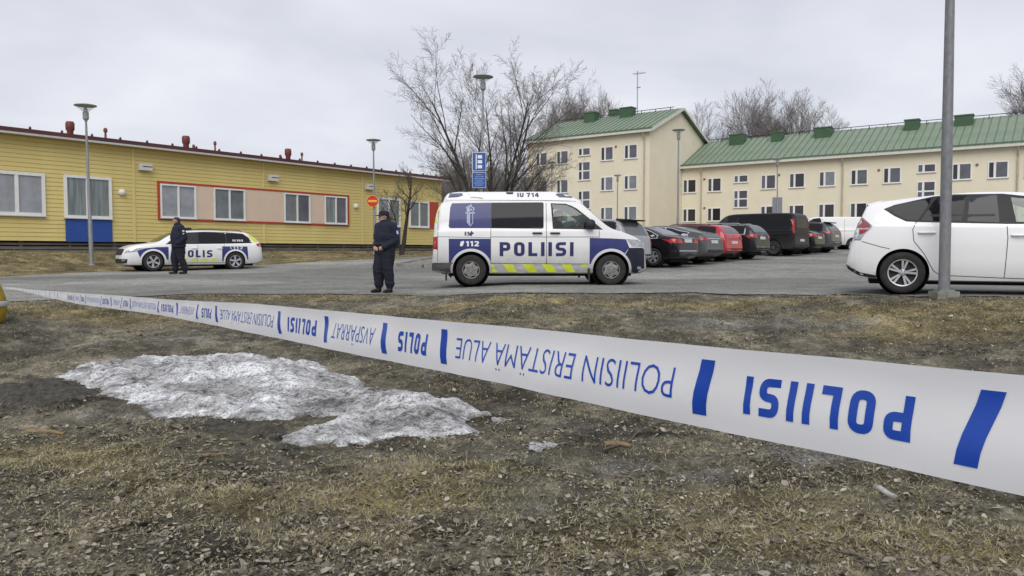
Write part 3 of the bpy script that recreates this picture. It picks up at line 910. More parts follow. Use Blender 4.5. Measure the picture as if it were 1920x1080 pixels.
# ---- the cream rendered buildings with green sheet metal roofs
CU = np.array([.806, -.592]); CU = CU / np.linalg.norm(CU); CV = np.array([-CU[1], CU[0]])
CC = np.array([12.8, 72.0])
M_CREAM = pm('cream_render', (.74, .68, .535), .85, col2=(.68, .62, .48), vscale=.55, bump=.15, bscale=25)
M_GROOF = pm('green_sheet_roof', (.215, .272, .20), .65, col2=(.155, .205, .145), vscale=1.2, stretch=(1.5, .5, .5))
M_GSEAM = pm('green_seam', (.10, .155, .10), .55, var=.2)
M_GCHIM = pm('green_chimney_sheet', (.05, .11, .055), .5, var=.25, vscale=2)
M_EAVE = pm('eave_white_board', (.62, .60, .55), .6, var=.15)
M_PIPE = pm('downpipe_cream', (.50, .45, .34), .5, var=.3, vscale=2)
M_IRON = pm('black_roof_iron', (.03, .03, .03), .6)

def cream_block(name, org, W, L0, L1, D, z_eave, z_ridge, gz0, label):
    root = empty(name, (org[0], org[1], 0), W.rz)
    half = D / 2
    mb = MB()
    ze = z_eave - .02
    slope = (z_ridge - z_eave) / (half + .5)
    zi = z_eave + .5 * slope - .12
    mb.prism([(0, gz0), (D, gz0), (D, zi), (half, z_ridge - .14), (0, zi)], 'x', L0, L1)
    mb.build('wall', M_CREAM, root)
    mb = MB(); mb.box(L0 - .01, L1 + .015, -.03, D + .03, gz0 - .4, gz0 + .9); mb.build('plinth', pm('plinth_grey', (.3, .29, .27), .9, var=.3), root)
    # roof: front slope laid in separate standing-seam sheets, rear slope in one
    x0, x1 = L0 - .45, L1 + .45
    n = max(4, round((x1 - x0) / .62)); w = (x1 - x0) / n
    th = .06
    m0 = MB()
    yA, zA, yB, zB = -.5, z_eave + .02, half, z_ridge
    m0.add([(0, yA, zA), (w - .012, yA, zA), (w - .012, yB, zB), (0, yB, zB), (0, yA, zA + th), (w - .012, yA, zA + th), (w - .012, yB, zB + th), (0, yB, zB + th)],
           [(0, 3, 2, 1), (4, 5, 6, 7), (0, 1, 5, 4), (1, 2, 6, 5), (2, 3, 7, 6), (3, 0, 4, 7)])
    h = .055
    m0.add([(-.02, yA, zA + th - .01), (.022, yA, zA + th - .01), (.022, yB, zB + th - .01), (-.02, yB, zB + th - .01),
            (-.02, yA, zA + th + h), (.022, yA, zA + th + h), (.022, yB, zB + th + h), (-.02, yB, zB + th + h)],
           [(0, 3, 2, 1), (4, 5, 6, 7), (0, 1, 5, 4), (1, 2, 6, 5), (2, 3, 7, 6), (3, 0, 4, 7)], 1)
    me = m0.mesh('roof_sheet'); me.materials.append(M_GROOF); me.materials.append(M_GSEAM)
    mb = MB()
    mb.add([(x0, yB, zB + .0), (x1, yB, zB + .0), (x1, D + .5, zA), (x0, D + .5, zA), (x0, yB, zB + th + .002), (x1, yB, zB + th + .002), (x1, D + .5, zA + th), (x0, D + .5, zA + th)],
           [(0, 3, 2, 1), (4, 5, 6, 7), (0, 1, 5, 4), (1, 2, 6, 5), (2, 3, 7, 6), (3, 0, 4, 7)])
    rf = mb.build('roof', M_GROOF, root)
    for i in range(n):
        o = link('roof_sheet', me, rf); o.location = (x0 + i * w, 0, 0)
    mb = MB(); mb.box(x0 + .02, x1 - .02, -.58, -.505, zA - .17, zA + .03); mb.build('eave_board', M_EAVE, root)
    mb = MB(); mb.box(x0 + .03, x1 - .03, -.5, -.003, zA - .10, zA - .02); mb.build('soffit', M_EAVE, root)
    for xs in (x0 - .04, x1 + .002):     # verge boards along both gables
        mb = MB()
        mb.prism([(-.5, zA - .16), (half, zB - .16), (half, zB + .09), (-.5, zA + .1)], 'x', xs, xs + .04); mb.build('verge_board', M_EAVE, root)
        mb = MB()
        mb.prism([(half + .004, zB - .16), (D + .5, zA - .16), (D + .5, zA + .1), (half + .004, zB + .09)], 'x', xs, xs + .04); mb.build('verge_board', M_EAVE, root)
    mb = MB(); mb.box(x0, x1, -.36, -.30, zA + .16, zA + .26)
    mb.build('snow_fence', M_GSEAM, root)
    mb = MB(); mb.tube([(x0 + .5, half - .4, zB + .2), (x1 - .9, half - .4, zB + .2)], .035, 6)
    rail = mb.build('ridge_rail', M_IRON, root)
    m0 = MB(); m0.box(-.03, .03, half - .43, half - .37, zB - .15, zB + .2); me = m0.mesh('rail_post'); me.materials.append(M_IRON)
    x = x0 + .7
    while x < x1 - .9:
        o = link('rail_post', me, rail); o.location = (x, 0, 0); x += 1.6
    tag(root, label, 'building')
    return root

CW = Wall(CC, CU)
ZG = 1.85
b3 = cream_block('three_storey_block', CC, CW, -13.9, 0.0, 13.4, 11.97, 14.95, ZG, 'cream rendered three storey block with green metal roof and gable end')
SS = CC + CV * 7.3
WW = Wall(SS, CU)
b2 = cream_block('two_storey_wing', SS, WW, 0.02, 46, 12.0, 9.16, 12.35, ZG, 'long cream rendered two storey wing with green metal roof behind the parked cars')

def cwin(root, xc, w, z0, z1, k):
    x0, x1 = xc - w / 2, xc + w / 2
    pn = [G_DARK[(k * 7 + 1) % 3], G_DARK[k % 4]]
    wd = window(root, x0, x1, z0, z1, [x0 + w * .34], pn, .09, .17, .05, 0.0)
    return wd
r3 = [(9.5, 10.86), (6.6, 7.97), (3.7, 5.05)]
k = 0
for px in (1016, 1055, 1138.5, 1183):
    s = CW.uv(px, 300)[0]
    for z0, z1 in r3:
        cwin(b3, s, 1.4, z0, z1, [2, 2, 3, 2, 2, 3, 2, 3, 3, 2, 3, 3][k]); k += 1
s = CW.uv(1096, 300)[0]
for z0, z1, sp in ((10.15, 10.95, 0), (7.75, 9.6, 1), (4.9, 6.75, 1)):
    cwin(b3, s, 1.4, z0, z1, 2)
    if sp:
        flat_panel(b3, 'window_transom', s - .62, s + .62, (z0 + z1) / 2 - .06, (z0 + z1) / 2 + .06, -.052, -.02, M_WHITE)
k = 0
for px in (1293.5, 1340, 1441, 1494.5, 1551, 1611, 1672.5, 1803, 1871, 1940):
    s = WW.uv(px, 340)[0]
    for z0, z1 in r3[1:]:
        cwin(b2, s, 1.42, z0, z1, [0, 0, 0, 0, 1, 0, 0, 0, 3, 0, 2, 0, 2, 0, 2, 1, 2, 1, 2, 1][k]); k += 1
for px in (1389.5, 1737):
    s = WW.uv(px, 340)[0]
    for z0, z1, sp in ((7.35, 8.1, 0), (4.95, 6.65, 1)):
        cwin(b2, s, 1.42, z0, z1, 1)
        if sp:
            flat_panel(b2, 'window_transom', s - .62, s + .62, (z0 + z1) / 2 - .06, (z0 + z1) / 2 + .06, -.052, -.02, M_WHITE)
def downpipe(root, W, px, ze, x=None):
    s = W.uv(px, 400)[0] if x is None else x
    mb = MB(); mb.tube([(s, -.5, ze - .05), (s, -.45, ze - .25), (s, -.14, ze - .75), (s, -.12, ze - 1.0), (s, -.12, ZG + .1)], .065, 8)
    mb.build('downpipe', M_PIPE, root, 50)
downpipe(b3, CW, 1208, 11.97); downpipe(b2, WW, 1315, 9.16); downpipe(b2, WW, 1579, 9.16); downpipe(b2, WW, 1906, 9.16)
def chimney(root, W, half, zr, pc, wpx, ptop, dy=-1.2):
    s, zt = W.uv(pc, ptop, half + dy)
    dep = (W.A + W.U * s + W.Vv * (half + dy))[1]
    w = wpx / FPX * dep * 1.02
    mb = MB(); mb.box(s - w / 2, s + w / 2, half + dy - .5, half + dy + .5, zr - 1.6, zt - .1)
    ch = mb.build('chimney', M_GCHIM, root)
    mb = MB(); mb.box(s - w / 2 - .06, s + w / 2 + .06, half + dy - .56, half + dy + .56, zt - .098, zt); mb.build('chimney_cap', M_GSEAM, ch)
for pc, wpx, pt, dy in ((1109, 22, 211, -1.2), (1177, 24, 202, -.8), (1153, 16, 206, 1.0)):
    chimney(b3, CW, 6.7, 14.95, pc, wpx, pt, dy)
for pc, wpx, pt in ((1383.5, 26, 252), (1458.5, 19, 247.5), (1544, 28, 239), (1711, 23, 224.5), (1808, 29, 216)):
    chimney(b2, WW, 6.0, 12.35, pc, wpx, pt)
# television mast
s, zt = CW.uv(1195.5, 133, 6.4)
mb = MB()
mb.tube([(s, 6.4, 14.6), (s, 6.4, zt)], .05, 6)
mb.tube([(s - .5, 6.4, zt - .25), (s + .95, 6.4, zt - .32)], .025, 5)
for i in range(7): mb.tube([(s - .45 + i * .2, 6.0, zt - .26), (s - .45 + i * .2, 6.8, zt - .26)], .014, 4)
mb.tube([(s - .1, 6.4, zt - 1.7), (s + .35, 6.4, zt - 1.7)], .05, 5)
mb.build('television_antenna', pm('galvanised', (.33, .34, .35), .45, metal=.6, var=.25, vscale=3), b3)
for root, W, rows in ((b3, CW, [(1155, 275)]), (b2, WW, [(1321, 336), (1461, 328), (1648, 319), (1832, 309), (1321, 390)])):
    for px, py in rows:
        s, z = W.uv(px, py)
        m0 = MB(); m0.lathe([(.11, 0), (.11, -.06), (0, -.065)], 10, (s, 0, z), 'y'); m0.build('wall_vent', pm('vent_brown', (.16, .12, .08), .6), root)
# ------------------------------------------------------------------ vehicle building kit
M_TYRE = pm('tyre_rubber', (.014, .014, .014), .85, col2=(.032, .031, .029), vscale=9, bump=.3, bscale=60)
M_BLACKP = pm('black_plastic', (.022, .022, .024), .6, var=.3, vscale=8)
M_WELL = pm('wheel_well_black', (.008, .008, .008), .95)
M_TINT = pm('tinted_glass', (.010, .010, .013), .06, spec=.3)
M_TINT2 = pm('window_glass_grey', (.035, .040, .045), .06, spec=.4, var=.4, vscale=1.2)
M_RGLASS = pm('rear_glass', (.10, .11, .118), .07, spec=.6, var=.3, vscale=2)  # pale base colour stands in for sky reflected in the sloping glass
M_CHROME = pm('chrome_trim', (.62, .63, .65), .18, metal=.9)
M_ALLOY = pm('alloy_silver', (.55, .56, .58), .32, metal=.55, var=.25, vscale=14)
M_DALLOY = pm('dark_alloy', (.16, .165, .17), .35, metal=.5, var=.3, vscale=14)
M_STEEL = pm('dirty_steel_wheel', (.27, .265, .255), .65, metal=.1, var=.45, vscale=12)
M_REDL = pm('red_lamp', (.42, .012, .015), .15, coat=.6, var=.3, vscale=18)
M_CLRL = pm('clear_lamp', (.52, .54, .56), .12, metal=.35, coat=.6, var=.5, vscale=16)
M_PLATE = pm('number_plate', (.62, .63, .64), .4, var=.35, vscale=12)
M_GAP = pm('panel_gap', (.03, .03, .032), .9)
def clear_glass():
    m = bpy.data.materials.new('clear_car_glass'); m.use_nodes = True
    n, l = m.node_tree.nodes, m.node_tree.links
    n.remove(n['Principled BSDF'])
    tr = n.new('ShaderNodeBsdfTransparent'); tr.inputs[0].default_value = (.62, .70, .66, 1)
    gl = n.new('ShaderNodeBsdfGlossy'); gl.inputs['Roughness'].default_value = .03; gl.inputs[0].default_value = (.9, .95, .95, 1)
    fr = n.new('ShaderNodeFresnel'); fr.inputs['IOR'].default_value = 1.7
    mx = n.new('ShaderNodeMixShader')
    l.new(fr.outputs[0], mx.inputs[0]); l.new(tr.outputs[0], mx.inputs[1]); l.new(gl.outputs[0], mx.inputs[2])
    l.new(mx.outputs[0], n['Material Output'].inputs[0])
    return m
M_CLEAR = clear_glass()

def loft(sp, n=64):
    """closed body from side profile (top, belt, bottom) and plan width; returns verts, faces"""
    tx = [p[0] for p in sp['top']]
    xs = sorted(set([round(v, 4) for v in np.linspace(tx[0], tx[-1], n)] + [round(v, 4) for v in tx]))
    f = lambda k, x: float(pchip([p[0] for p in sp[k]], [p[1] for p in sp[k]], x))
    W, wroof = sp['W'], sp['wroof']
    gmax = max(p[1] for p in sp['top']) - float(np.median([p[1] for p in sp['belt']]))
    V, Fc = [], []
    tb = sp.get('bulge', 1.0)
    for x in xs:
        zt, zb, w = f('top', x), f('bot', x), f('wid', x) * W
        zs = min(f('belt', x), zt - .02)
        zb = min(zb, zs - .03)
        g = min(1, max(0, (zt - zs) / gmax))
        hh = zs - zb
        gb = w * .965
        wr = gb + (wroof * f('wid', x) - gb) * g
        zr = max(zt - (.07 * g + .025), zs + .55 * (zt - zs))
        half = [(0, zb), (w * .84, zb), (w * .925, zb + .02), (w * .965, zb + .13 * hh), (w * .99, zb + .40 * hh), (w, zb + .62 * hh), (w * .998, zb + .80 * hh), (w * .988, zs - .05 * hh),
                (w * .978, zs), (gb, zs + .04 * (zr - zs))]
        for t in (.3, .62, .88):
            half.append((gb + (wr - gb) * t ** 1.15 + .012 * g * math.sin(PI * t), zs + (zr - zs) * (.04 + .96 * t)))
        half += [(wr, zr), (wr - .03 - .02 * g, zt - .45 * (zt - zr)), (wr * .84, zt - .18 * (zt - zr)), (wr * .5, zt - .05 * (zt - zr)), (0, zt)]
        ring = [(x, -y, z) for y, z in half] + [(x, y, z) for y, z in half[-2:0:-1]]
        V += ring
        k = len(ring)
    for i in range(len(xs) - 1):
        for j in range(k):
            Fc.append((i * k + j, i * k + (j + 1) % k, (i + 1) * k + (j + 1) % k, (i + 1) * k + j))
    nb = len(V)
    for e, i in ((0, 0), (1, len(xs) - 1)):
        zc = sum(V[i * k + j][2] for j in range(k)) / k
        V.append((xs[i] + (-.012 if e == 0 else .012), 0, zc))
        for j in range(k):
            a, b = i * k + j, i * k + (j + 1) % k
            Fc.append((nb + e, b, a) if e == 0 else (nb + e, a, b))
    return V, Fc

def bool_cut(me, cut):
    a = bpy.data.objects.new('tmp_a', me); b = bpy.data.objects.new('tmp_b', cut)
    COL.objects.link(a); COL.objects.link(b)
    md = a.modifiers.new('cut', 'BOOLEAN'); md.operation = 'DIFFERENCE'; md.object = b; md.solver = 'EXACT'
    dg = bpy.context.evaluated_depsgraph_get(); dg.update()
    out = bpy.data.meshes.new_from_object(a.evaluated_get(dg))
    bpy.data.objects.remove(a); bpy.data.objects.remove(b); bpy.data.meshes.remove(cut)
    return out

class Surf:
    """a body surface that panels, glass, lamps and lettering are laid on"""
    def __init__(s, root, V, Fc):
        s.root = root
        s.bvh = BVHTree.FromPolygons([Vector(v) for v in V], Fc)
    def hit(s, ax, a, b):
        o, d = {'R': (Vector((a, -4, b)), Vector((0, 1, 0))), 'L': (Vector((a, 4, b)), Vector((0, -1, 0))), 'B': (Vector((-6, a, b)), Vector((1, 0, 0))),
                'F': (Vector((6, a, b)), Vector((-1, 0, 0))), 'T': (Vector((a, b, 6)), Vector((0, 0, -1)))}[ax]
        p, nrm, i, dist = s.bvh.ray_cast(o, d)
        if p is None:
            p, nrm, i, dist = s.bvh.find_nearest(o + d * (4 if ax in 'RL' else 6))
            p2 = p
            if ax in 'RL': q = Vector((a, p.y, b))
            elif ax == 'T': q = Vector((a, b, p.z))
            else: q = Vector((p.x, a, b))
            p, nrm, i, dist = s.bvh.find_nearest(q)
        if nrm.dot(d) > 0: nrm = -nrm
        return p, nrm
    def lay(s, V2, T, ax, off, skirt):
        P, N = [], []
        for a, b in V2:
            p, nr = s.hit(ax, a, b); P.append(p + nr * off); N.append(nr)
        F = list(T)
        if skirt:
            cnt = {}
            for t in T:
                for i in range(3):
                    e = (t[i], t[(i + 1) % 3]); cnt[tuple(sorted(e))] = cnt.get(tuple(sorted(e)), []) + [e]
            new = {}
            def low(i):
                if i not in new:
                    new[i] = len(P); P.append(P[i] - N[i] * (off + skirt))
                return new[i]
            for k, v in cnt.items():
                if len(v) == 1:
                    i, j = v[0]; F.append((j, i, low(i), low(j)))
        return P, F
    def panel(s, name, poly, ax, mat, off=.004, parent=None, res=.09, holes=(), skirt=.006, label=None):
        V2, T = fill_poly(poly, res, holes)
        P, F = s.lay(V2, T, ax, off, skirt)
        mb = MB(); mb.add(P, F)
        o = mb.build(name, mat, parent or s.root, 35)
        if label: o['label'] = label
        return o
    def text(s, name, body, x0, x1, z0, z1, ax, mat, bold=.2, off=.008, parent=None, space=.2):
        V, T = block_tris(body, bold, space)
        V2 = [(x0 + (x1 - x0) * v[0], z0 + (z1 - z0) * v[1]) for v in V]
        V2, T2 = refine(V2, T, .12)
        P, F = s.lay(V2, T2, ax, off, 0)
        mb = MB(); mb.add(P, F)
        return mb.build(name, mat, parent or s.root)
    def line(s, name, pts, ax, width=.009, off=.002, mat=None, parent=None):
        """thin dark strip following the surface (panel gap or crease)"""
        mb = MB()
        P = []
        for i in range(len(pts) - 1):
            p, q = pts[i], pts[i + 1]
            k = max(1, int(math.hypot(q[0] - p[0], q[1] - p[1]) / .05))
            P += [(p[0] + (q[0] - p[0]) * j / k, p[1] + (q[1] - p[1]) * j / k) for j in range(k)]
        P.append(pts[-1])
        vs, fs = [], []
        for i, p in enumerate(P):
            a, b = P[max(0, i - 1)], P[min(len(P) - 1, i + 1)]
            dx, dz = b[0] - a[0], b[1] - a[1]; L = math.hypot(dx, dz) or 1
            nx_, nz_ = -dz / L * width / 2, dx / L * width / 2
            for sg in (-1, 1):
                h, nr = s.hit(ax, p[0] + sg * nx_, p[1] + sg * nz_); vs.append(h + nr * off)
            if i: fs.append((2 * i - 2, 2 * i - 1, 2 * i + 1, 2 * i))
        mb.add(vs, fs)
        return mb.build(name, mat or M_GAP, parent or s.root)

_wheel_cache = {}
def wheel_meshes(r, w, style):
    key = (r, w, style)
    if key in _wheel_cache: return _wheel_cache[key]
    h = w / 2
    rr = r * (.66 if style != 'steel' else .58)
    mb = MB()
    mb.lathe([(rr * .97, -h + .03), (rr, -h + .012), (r * .8, -h - .004), (r * .93, -h + .004), (r * .985, -h + .022), (r, -h + .05), (r * 1.0, 0), (r, h - .05), (r * .96, h - .01), (r * .7, h), (rr * .9, h - .02)], 40, axis='y', cap=False)
    tyre = mb.mesh('wheel', 40); tyre.materials.append(M_TYRE)
    mb = MB()
    mb.lathe([(rr * .99, -h + .022), (rr * .985, -h + .008), (rr * .93, -h + .012), (rr * .9, -h + .05), (rr * .9, -h + .075), (0.0, -h + .078)], 36, axis='y', mi=1, cap=False)
    mb.lathe([(rr * .995, -h + .02), (rr * .99, -h + .002), (rr * .91, -h + .006), (rr * .90, -h + .035)], 36, axis='y', mi=0, cap=False)
    def spoke(a, w0, w1, r0, r1, y0=-h + .012, y1=-h + .06, mi=0):
        c, s_ = math.cos(a), math.sin(a)
        P = []
        for rad, wd, yy in ((r0, w0, y0 + .006), (r1, w1, y0)):
            for sg in (-1, 1):
                for y in (yy, y1):
                    P.append((c * rad - s_ * sg * wd, y, s_ * rad + c * sg * wd))
        mb.add(P, [(0, 2, 6, 4), (1, 5, 7, 3), (0, 4, 5, 1), (2, 3, 7, 6), (0, 1, 3, 2), (4, 6, 7, 5)], mi)
    if style == 'alloy10':
        for i in range(5):
            for d in (-.17, .17): spoke(2 * PI * i / 5 + PI / 2 + d, rr * .055, rr * .085, rr * .16, rr * .93)
        mb.lathe([(rr * .26, -h + .03), (rr * .24, -h + .008), (rr * .1, -h + .002), (0, -h + .002)], 20, axis='y')
        for i in range(5):
            a = 2 * PI * i / 5 + PI / 2 + .63
            mb.lathe([(rr * .045, -h + .006), (rr * .04, -h - .001), (0, -h - .001)], 8, (rr * .17 * math.cos(a), 0, rr * .17 * math.sin(a)), 'y', 1)
    elif style in ('alloy5', 'dark5'):
        for i in range(5):
            spoke(2 * PI * i / 5 + PI / 2, rr * .11, rr * .19, rr * .12, rr * .92)
        mb.lathe([(rr * .25, -h + .03), (rr * .22, -h + .006), (0, -h + .002)], 20, axis='y')
    elif style == 'dark10':
        for i in range(10):
            spoke(2 * PI * i / 10, rr * .05, rr * .06, rr * .14, rr * .93)
        mb.lathe([(rr * .2, -h + .03), (rr * .18, -h + .006), (0, -h + .002)], 20, axis='y')
    else:   # pressed steel with round-lobed cap
        n = 48
        prof = []
        for i in range(n):
            a = 2 * PI * i / n
            prof.append((rr * (.80 + .10 * math.cos(6 * a)), a))
        P = [(q * math.cos(a), -h + .012, q * math.sin(a)) for q, a in prof] + [(q * .55 * math.cos(a), -h - .004, q * .55 * math.sin(a)) for q, a in prof]
        P += [(q * 1.0 * math.cos(a), -h + .06, q * 1.0 * math.sin(a)) for q, a in prof]
        Fs = [(i, (i + 1) % n, n + (i + 1) % n, n + i) for i in range(n)] + [(2 * n + i, 2 * n + (i + 1) % n, (i + 1) % n, i) for i in range(n)]
        mb.add(P, Fs, 0)
        mb.lathe([(rr * .47, -h - .002), (rr * .40, -h + .015), (rr * .3, -h + .018), (rr * .27, -h - .012), (0, -h - .014)], 24, axis='y', mi=0)
        for i in range(5):
            a = 2 * PI * i / 5
            mb.lathe([(.012, -h + .02), (.011, -h - .004), (0, -h - .004)], 6, (rr * .36 * math.cos(a), 0, rr * .36 * math.sin(a)), 'y', 1)
    rim = mb.mesh('rim', 35)
    rim.materials.append({'steel': M_STEEL, 'dark5': M_DALLOY, 'dark10': M_DALLOY}.get(style, M_ALLOY)); rim.materials.append(M_BLACKP)
    _wheel_cache[key] = (tyre, rim)
    return tyre, rim

def add_wheels(root, xs, ytrack, r, w, style):
    ty, rm = wheel_meshes(r, w, style)
    for x in xs:
        for sd in (-1, 1):
            o = link('wheel', ty, root); o.location = (x, sd * (ytrack - w / 2), r)
            o.rotation_euler = (0, random.uniform(0, 6.28), 0 if sd < 0 else PI)
            link('rim', rm, o)

def make_body(root, sp, paint, wheels, tunnels=()):
    """body part with wheel openings; returns the surface for laying panels"""
    V, Fc = loft(sp)
    sf = Surf(root, V, Fc)
    mb = MB(); mb.add(V, Fc)
    W = sp['W']
    cut = MB()
    for x, ra, rw in wheels:
        for sd in (-1, 1):
            y0, y1 = sd * (W + .3), sd * (W - .34)
            cut.lathe([(ra, min(y0, y1)), (ra, max(y0, y1))], 40, (x, 0, rw), 'y')
    for poly in tunnels:
        cut.prism(poly, 'y', -2.2, 2.2)
    me = bool_cut(mb.mesh('body'), cut.mesh('cut'))
    me.name = 'body'
    me.materials.clear(); me.materials.append(paint)
    me.shade_smooth(); me.set_sharp_from_angle(angle=R(32))
    body = link('body', me, root)
    for x, ra, rw in wheels:
        for sd in (-1, 1):
            m2 = MB()
            p = sf.hit('R' if sd < 0 else 'L', x, rw + ra * .6)[0]
            yo = abs(p.y) - .03
            m2.lathe([(ra - .004, sd * yo), (ra - .004, sd * (W - .335)), (0, sd * (W - .335))], 32, (x, 0, rw), 'y', cap=False)
            m2.build('wheel_well', M_WELL, root, 40)
    xb = [p[0] for p in sp['top']]
    zb = min(p[1] for p in sp['bot'])
    m2 = MB(); m2.box(xb[0] + .35, xb[-1] - .35, -W * .72, W * .72, zb - .05, zb + .06); m2.build('underbody', M_WELL, root)
    return sf, body

def ring_poly(cx, cz, r0, r1, a0, a1, n=24):
    o = [(cx + r1 * math.cos(a0 + (a1 - a0) * i / n), cz + r1 * math.sin(a0 + (a1 - a0) * i / n)) for i in range(n + 1)]
    i_ = [(cx + r0 * math.cos(a1 + (a0 - a1) * i / n), cz + r0 * math.sin(a1 + (a0 - a1) * i / n)) for i in range(n + 1)]
    return o + i_

def arc_pts(cx, cz, r, a0, a1, n=18):
    return [(cx + r * math.cos(a0 + (a1 - a0) * i / n), cz + r * math.sin(a0 + (a1 - a0) * i / n)) for i in range(n + 1)]

def mirror_part(sf, x, z, sd, mat, size=1.0):
    p, nr = sf.hit('R' if sd < 0 else 'L', x, z)
    mb = MB()
    y0 = p.y
    for k in range(1):
        prof = [(0, 0)]
    V, Fs = [], []
    L, Hh, Dp = .13 * size, .095 * size, .2 * size
    n = 12
    for i, (sx, t) in enumerate(((.35, 0.0), (.8, .25), (1.0, .55), (.95, .85), (.7, 1.0))):
        for j in range(n):
            a = 2 * PI * j / n
            V.append((x + L * sx * math.cos(a) * .75 - .02, y0 + sd * (-.02 + Dp * t), z + .02 + Hh * sx * (abs(math.sin(a)) ** .7) * (1 if math.sin(a) > 0 else -1)))
    for i in range(4):
        for j in range(n): Fs.append((i * n + j, i * n + (j + 1) % n, (i + 1) * n + (j + 1) % n, (i + 1) * n + j))
    Fs.append(tuple(4 * n + j for j in range(n))); Fs.append(tuple(range(n))[::-1])
    mb.add(V, Fs)
    return mb.build('wing_mirror', mat, sf.root, 60)

def handle_part(sf, x, z, sd, mat, L=.2):
    p, nr = sf.hit('R' if sd < 0 else 'L', x, z)
    mb = MB()
    y = p.y
    mb.tube([(x - L / 2, y - sd * .005, z), (x - L * .42, y + sd * .03, z), (x, y + sd * .038, z), (x + L * .42, y + sd * .03, z), (x + L / 2, y - sd * .005, z)], [.014, .018, .018, .018, .014], 8)
    return mb.build('door_handle', mat, sf.root, 50)
# ------------------------------------------------------------------ police van
M_PWHITE = pm('van_white_paint', (.74, .74, .745), .28, coat=.5, var=.06, vscale=2, dirt=(.22, .85, .85))
M_NAVY = pm('police_blue_film', (.028, .036, .17), .35, coat=.25, var=.2, vscale=5)
M_NAVYD = pm('police_dark_lettering', (.022, .026, .105), .4)
M_NEON = pm('fluorescent_yellow_film', (.62, .72, .03), .45, var=.2, vscale=6)
M_GREYF = pm('grey_reflective_film', (.42, .42, .42), .45, var=.25, vscale=5)
M_WFILM = pm('white_film', (.78, .78, .80), .4)
M_SILVERF = pm('silver_blue_film', (.42, .46, .62), .4, var=.15)
M_LIGHTBAR = pm('grey_blue_lamp_lens', (.10, .12, .20), .12, coat=.6, var=.5, vscale=9)

VX = lambda zx: (790 + zx / 4.355 - 1012) / 87.6
VZ = lambda zy: (191 - zy / 4.355) / 87.6
vp = lambda *pts: [(VX(a), VZ(b)) for a, b in pts]
van_loc = (.60, 17.36)
van = empty('police_van', (van_loc[0], van_loc[1], float(lot_z(.6, 17.3)) + .015), R(1.5))
vspec = dict(W=.95, wroof=.80,
             top=[(-2.345, .42), (-2.325, .62), (-2.31, .95), (-2.285, 1.33), (-2.22, 1.62), (-2.13, 1.775), (-1.95, 1.83), (-1.0, 1.85), (0, 1.855), (.6, 1.84), (.82, 1.80), (1.05, 1.62), (1.42, 1.285), (1.52, 1.225), (1.8, 1.135),
                  (2.06, 1.03), (2.19, .945), (2.265, .80), (2.31, .58), (2.325, .40)],
             belt=[(-2.345, .40), (-2.3, .8), (-2.2, 1.16), (-1.5, 1.19), (1.0, 1.19), (1.45, 1.15), (1.8, 1.04), (2.1, .90), (2.25, .72), (2.325, .38)],
             bot=[(-2.345, .30), (-2.1, .25), (-1, .235), (1, .235), (2.1, .24), (2.325, .30)],
             wid=[(-2.345, .86), (-2.29, .94), (-2.15, .985), (-1.8, 1.0), (1.2, 1.0), (1.8, .965), (2.1, .89), (2.25, .78), (2.325, .62)])
RWX, FWX, WR = VX(395), VX(1540), .325
cabwin = vp((1046, 164), (1170, 168), (1215, 184), (1260, 208), (1430, 345), (1470, 380), (1062, 374))
def inset(poly, d):
    cx = sum(p[0] for p in poly) / len(poly); cz = sum(p[1] for p in poly) / len(poly)
    out = []
    for x, z in poly:
        L = math.hypot(x - cx, z - cz); out.append((x - (x - cx) / L * d, z - (z - cz) / L * d))
    return out
vs, vbody = make_body(van, vspec, M_PWHITE, [(RWX, .395, WR), (FWX, .40, WR)], [inset(cabwin, .035)])
add_wheels(van, (RWX, FWX), .93, WR, .225, 'steel')
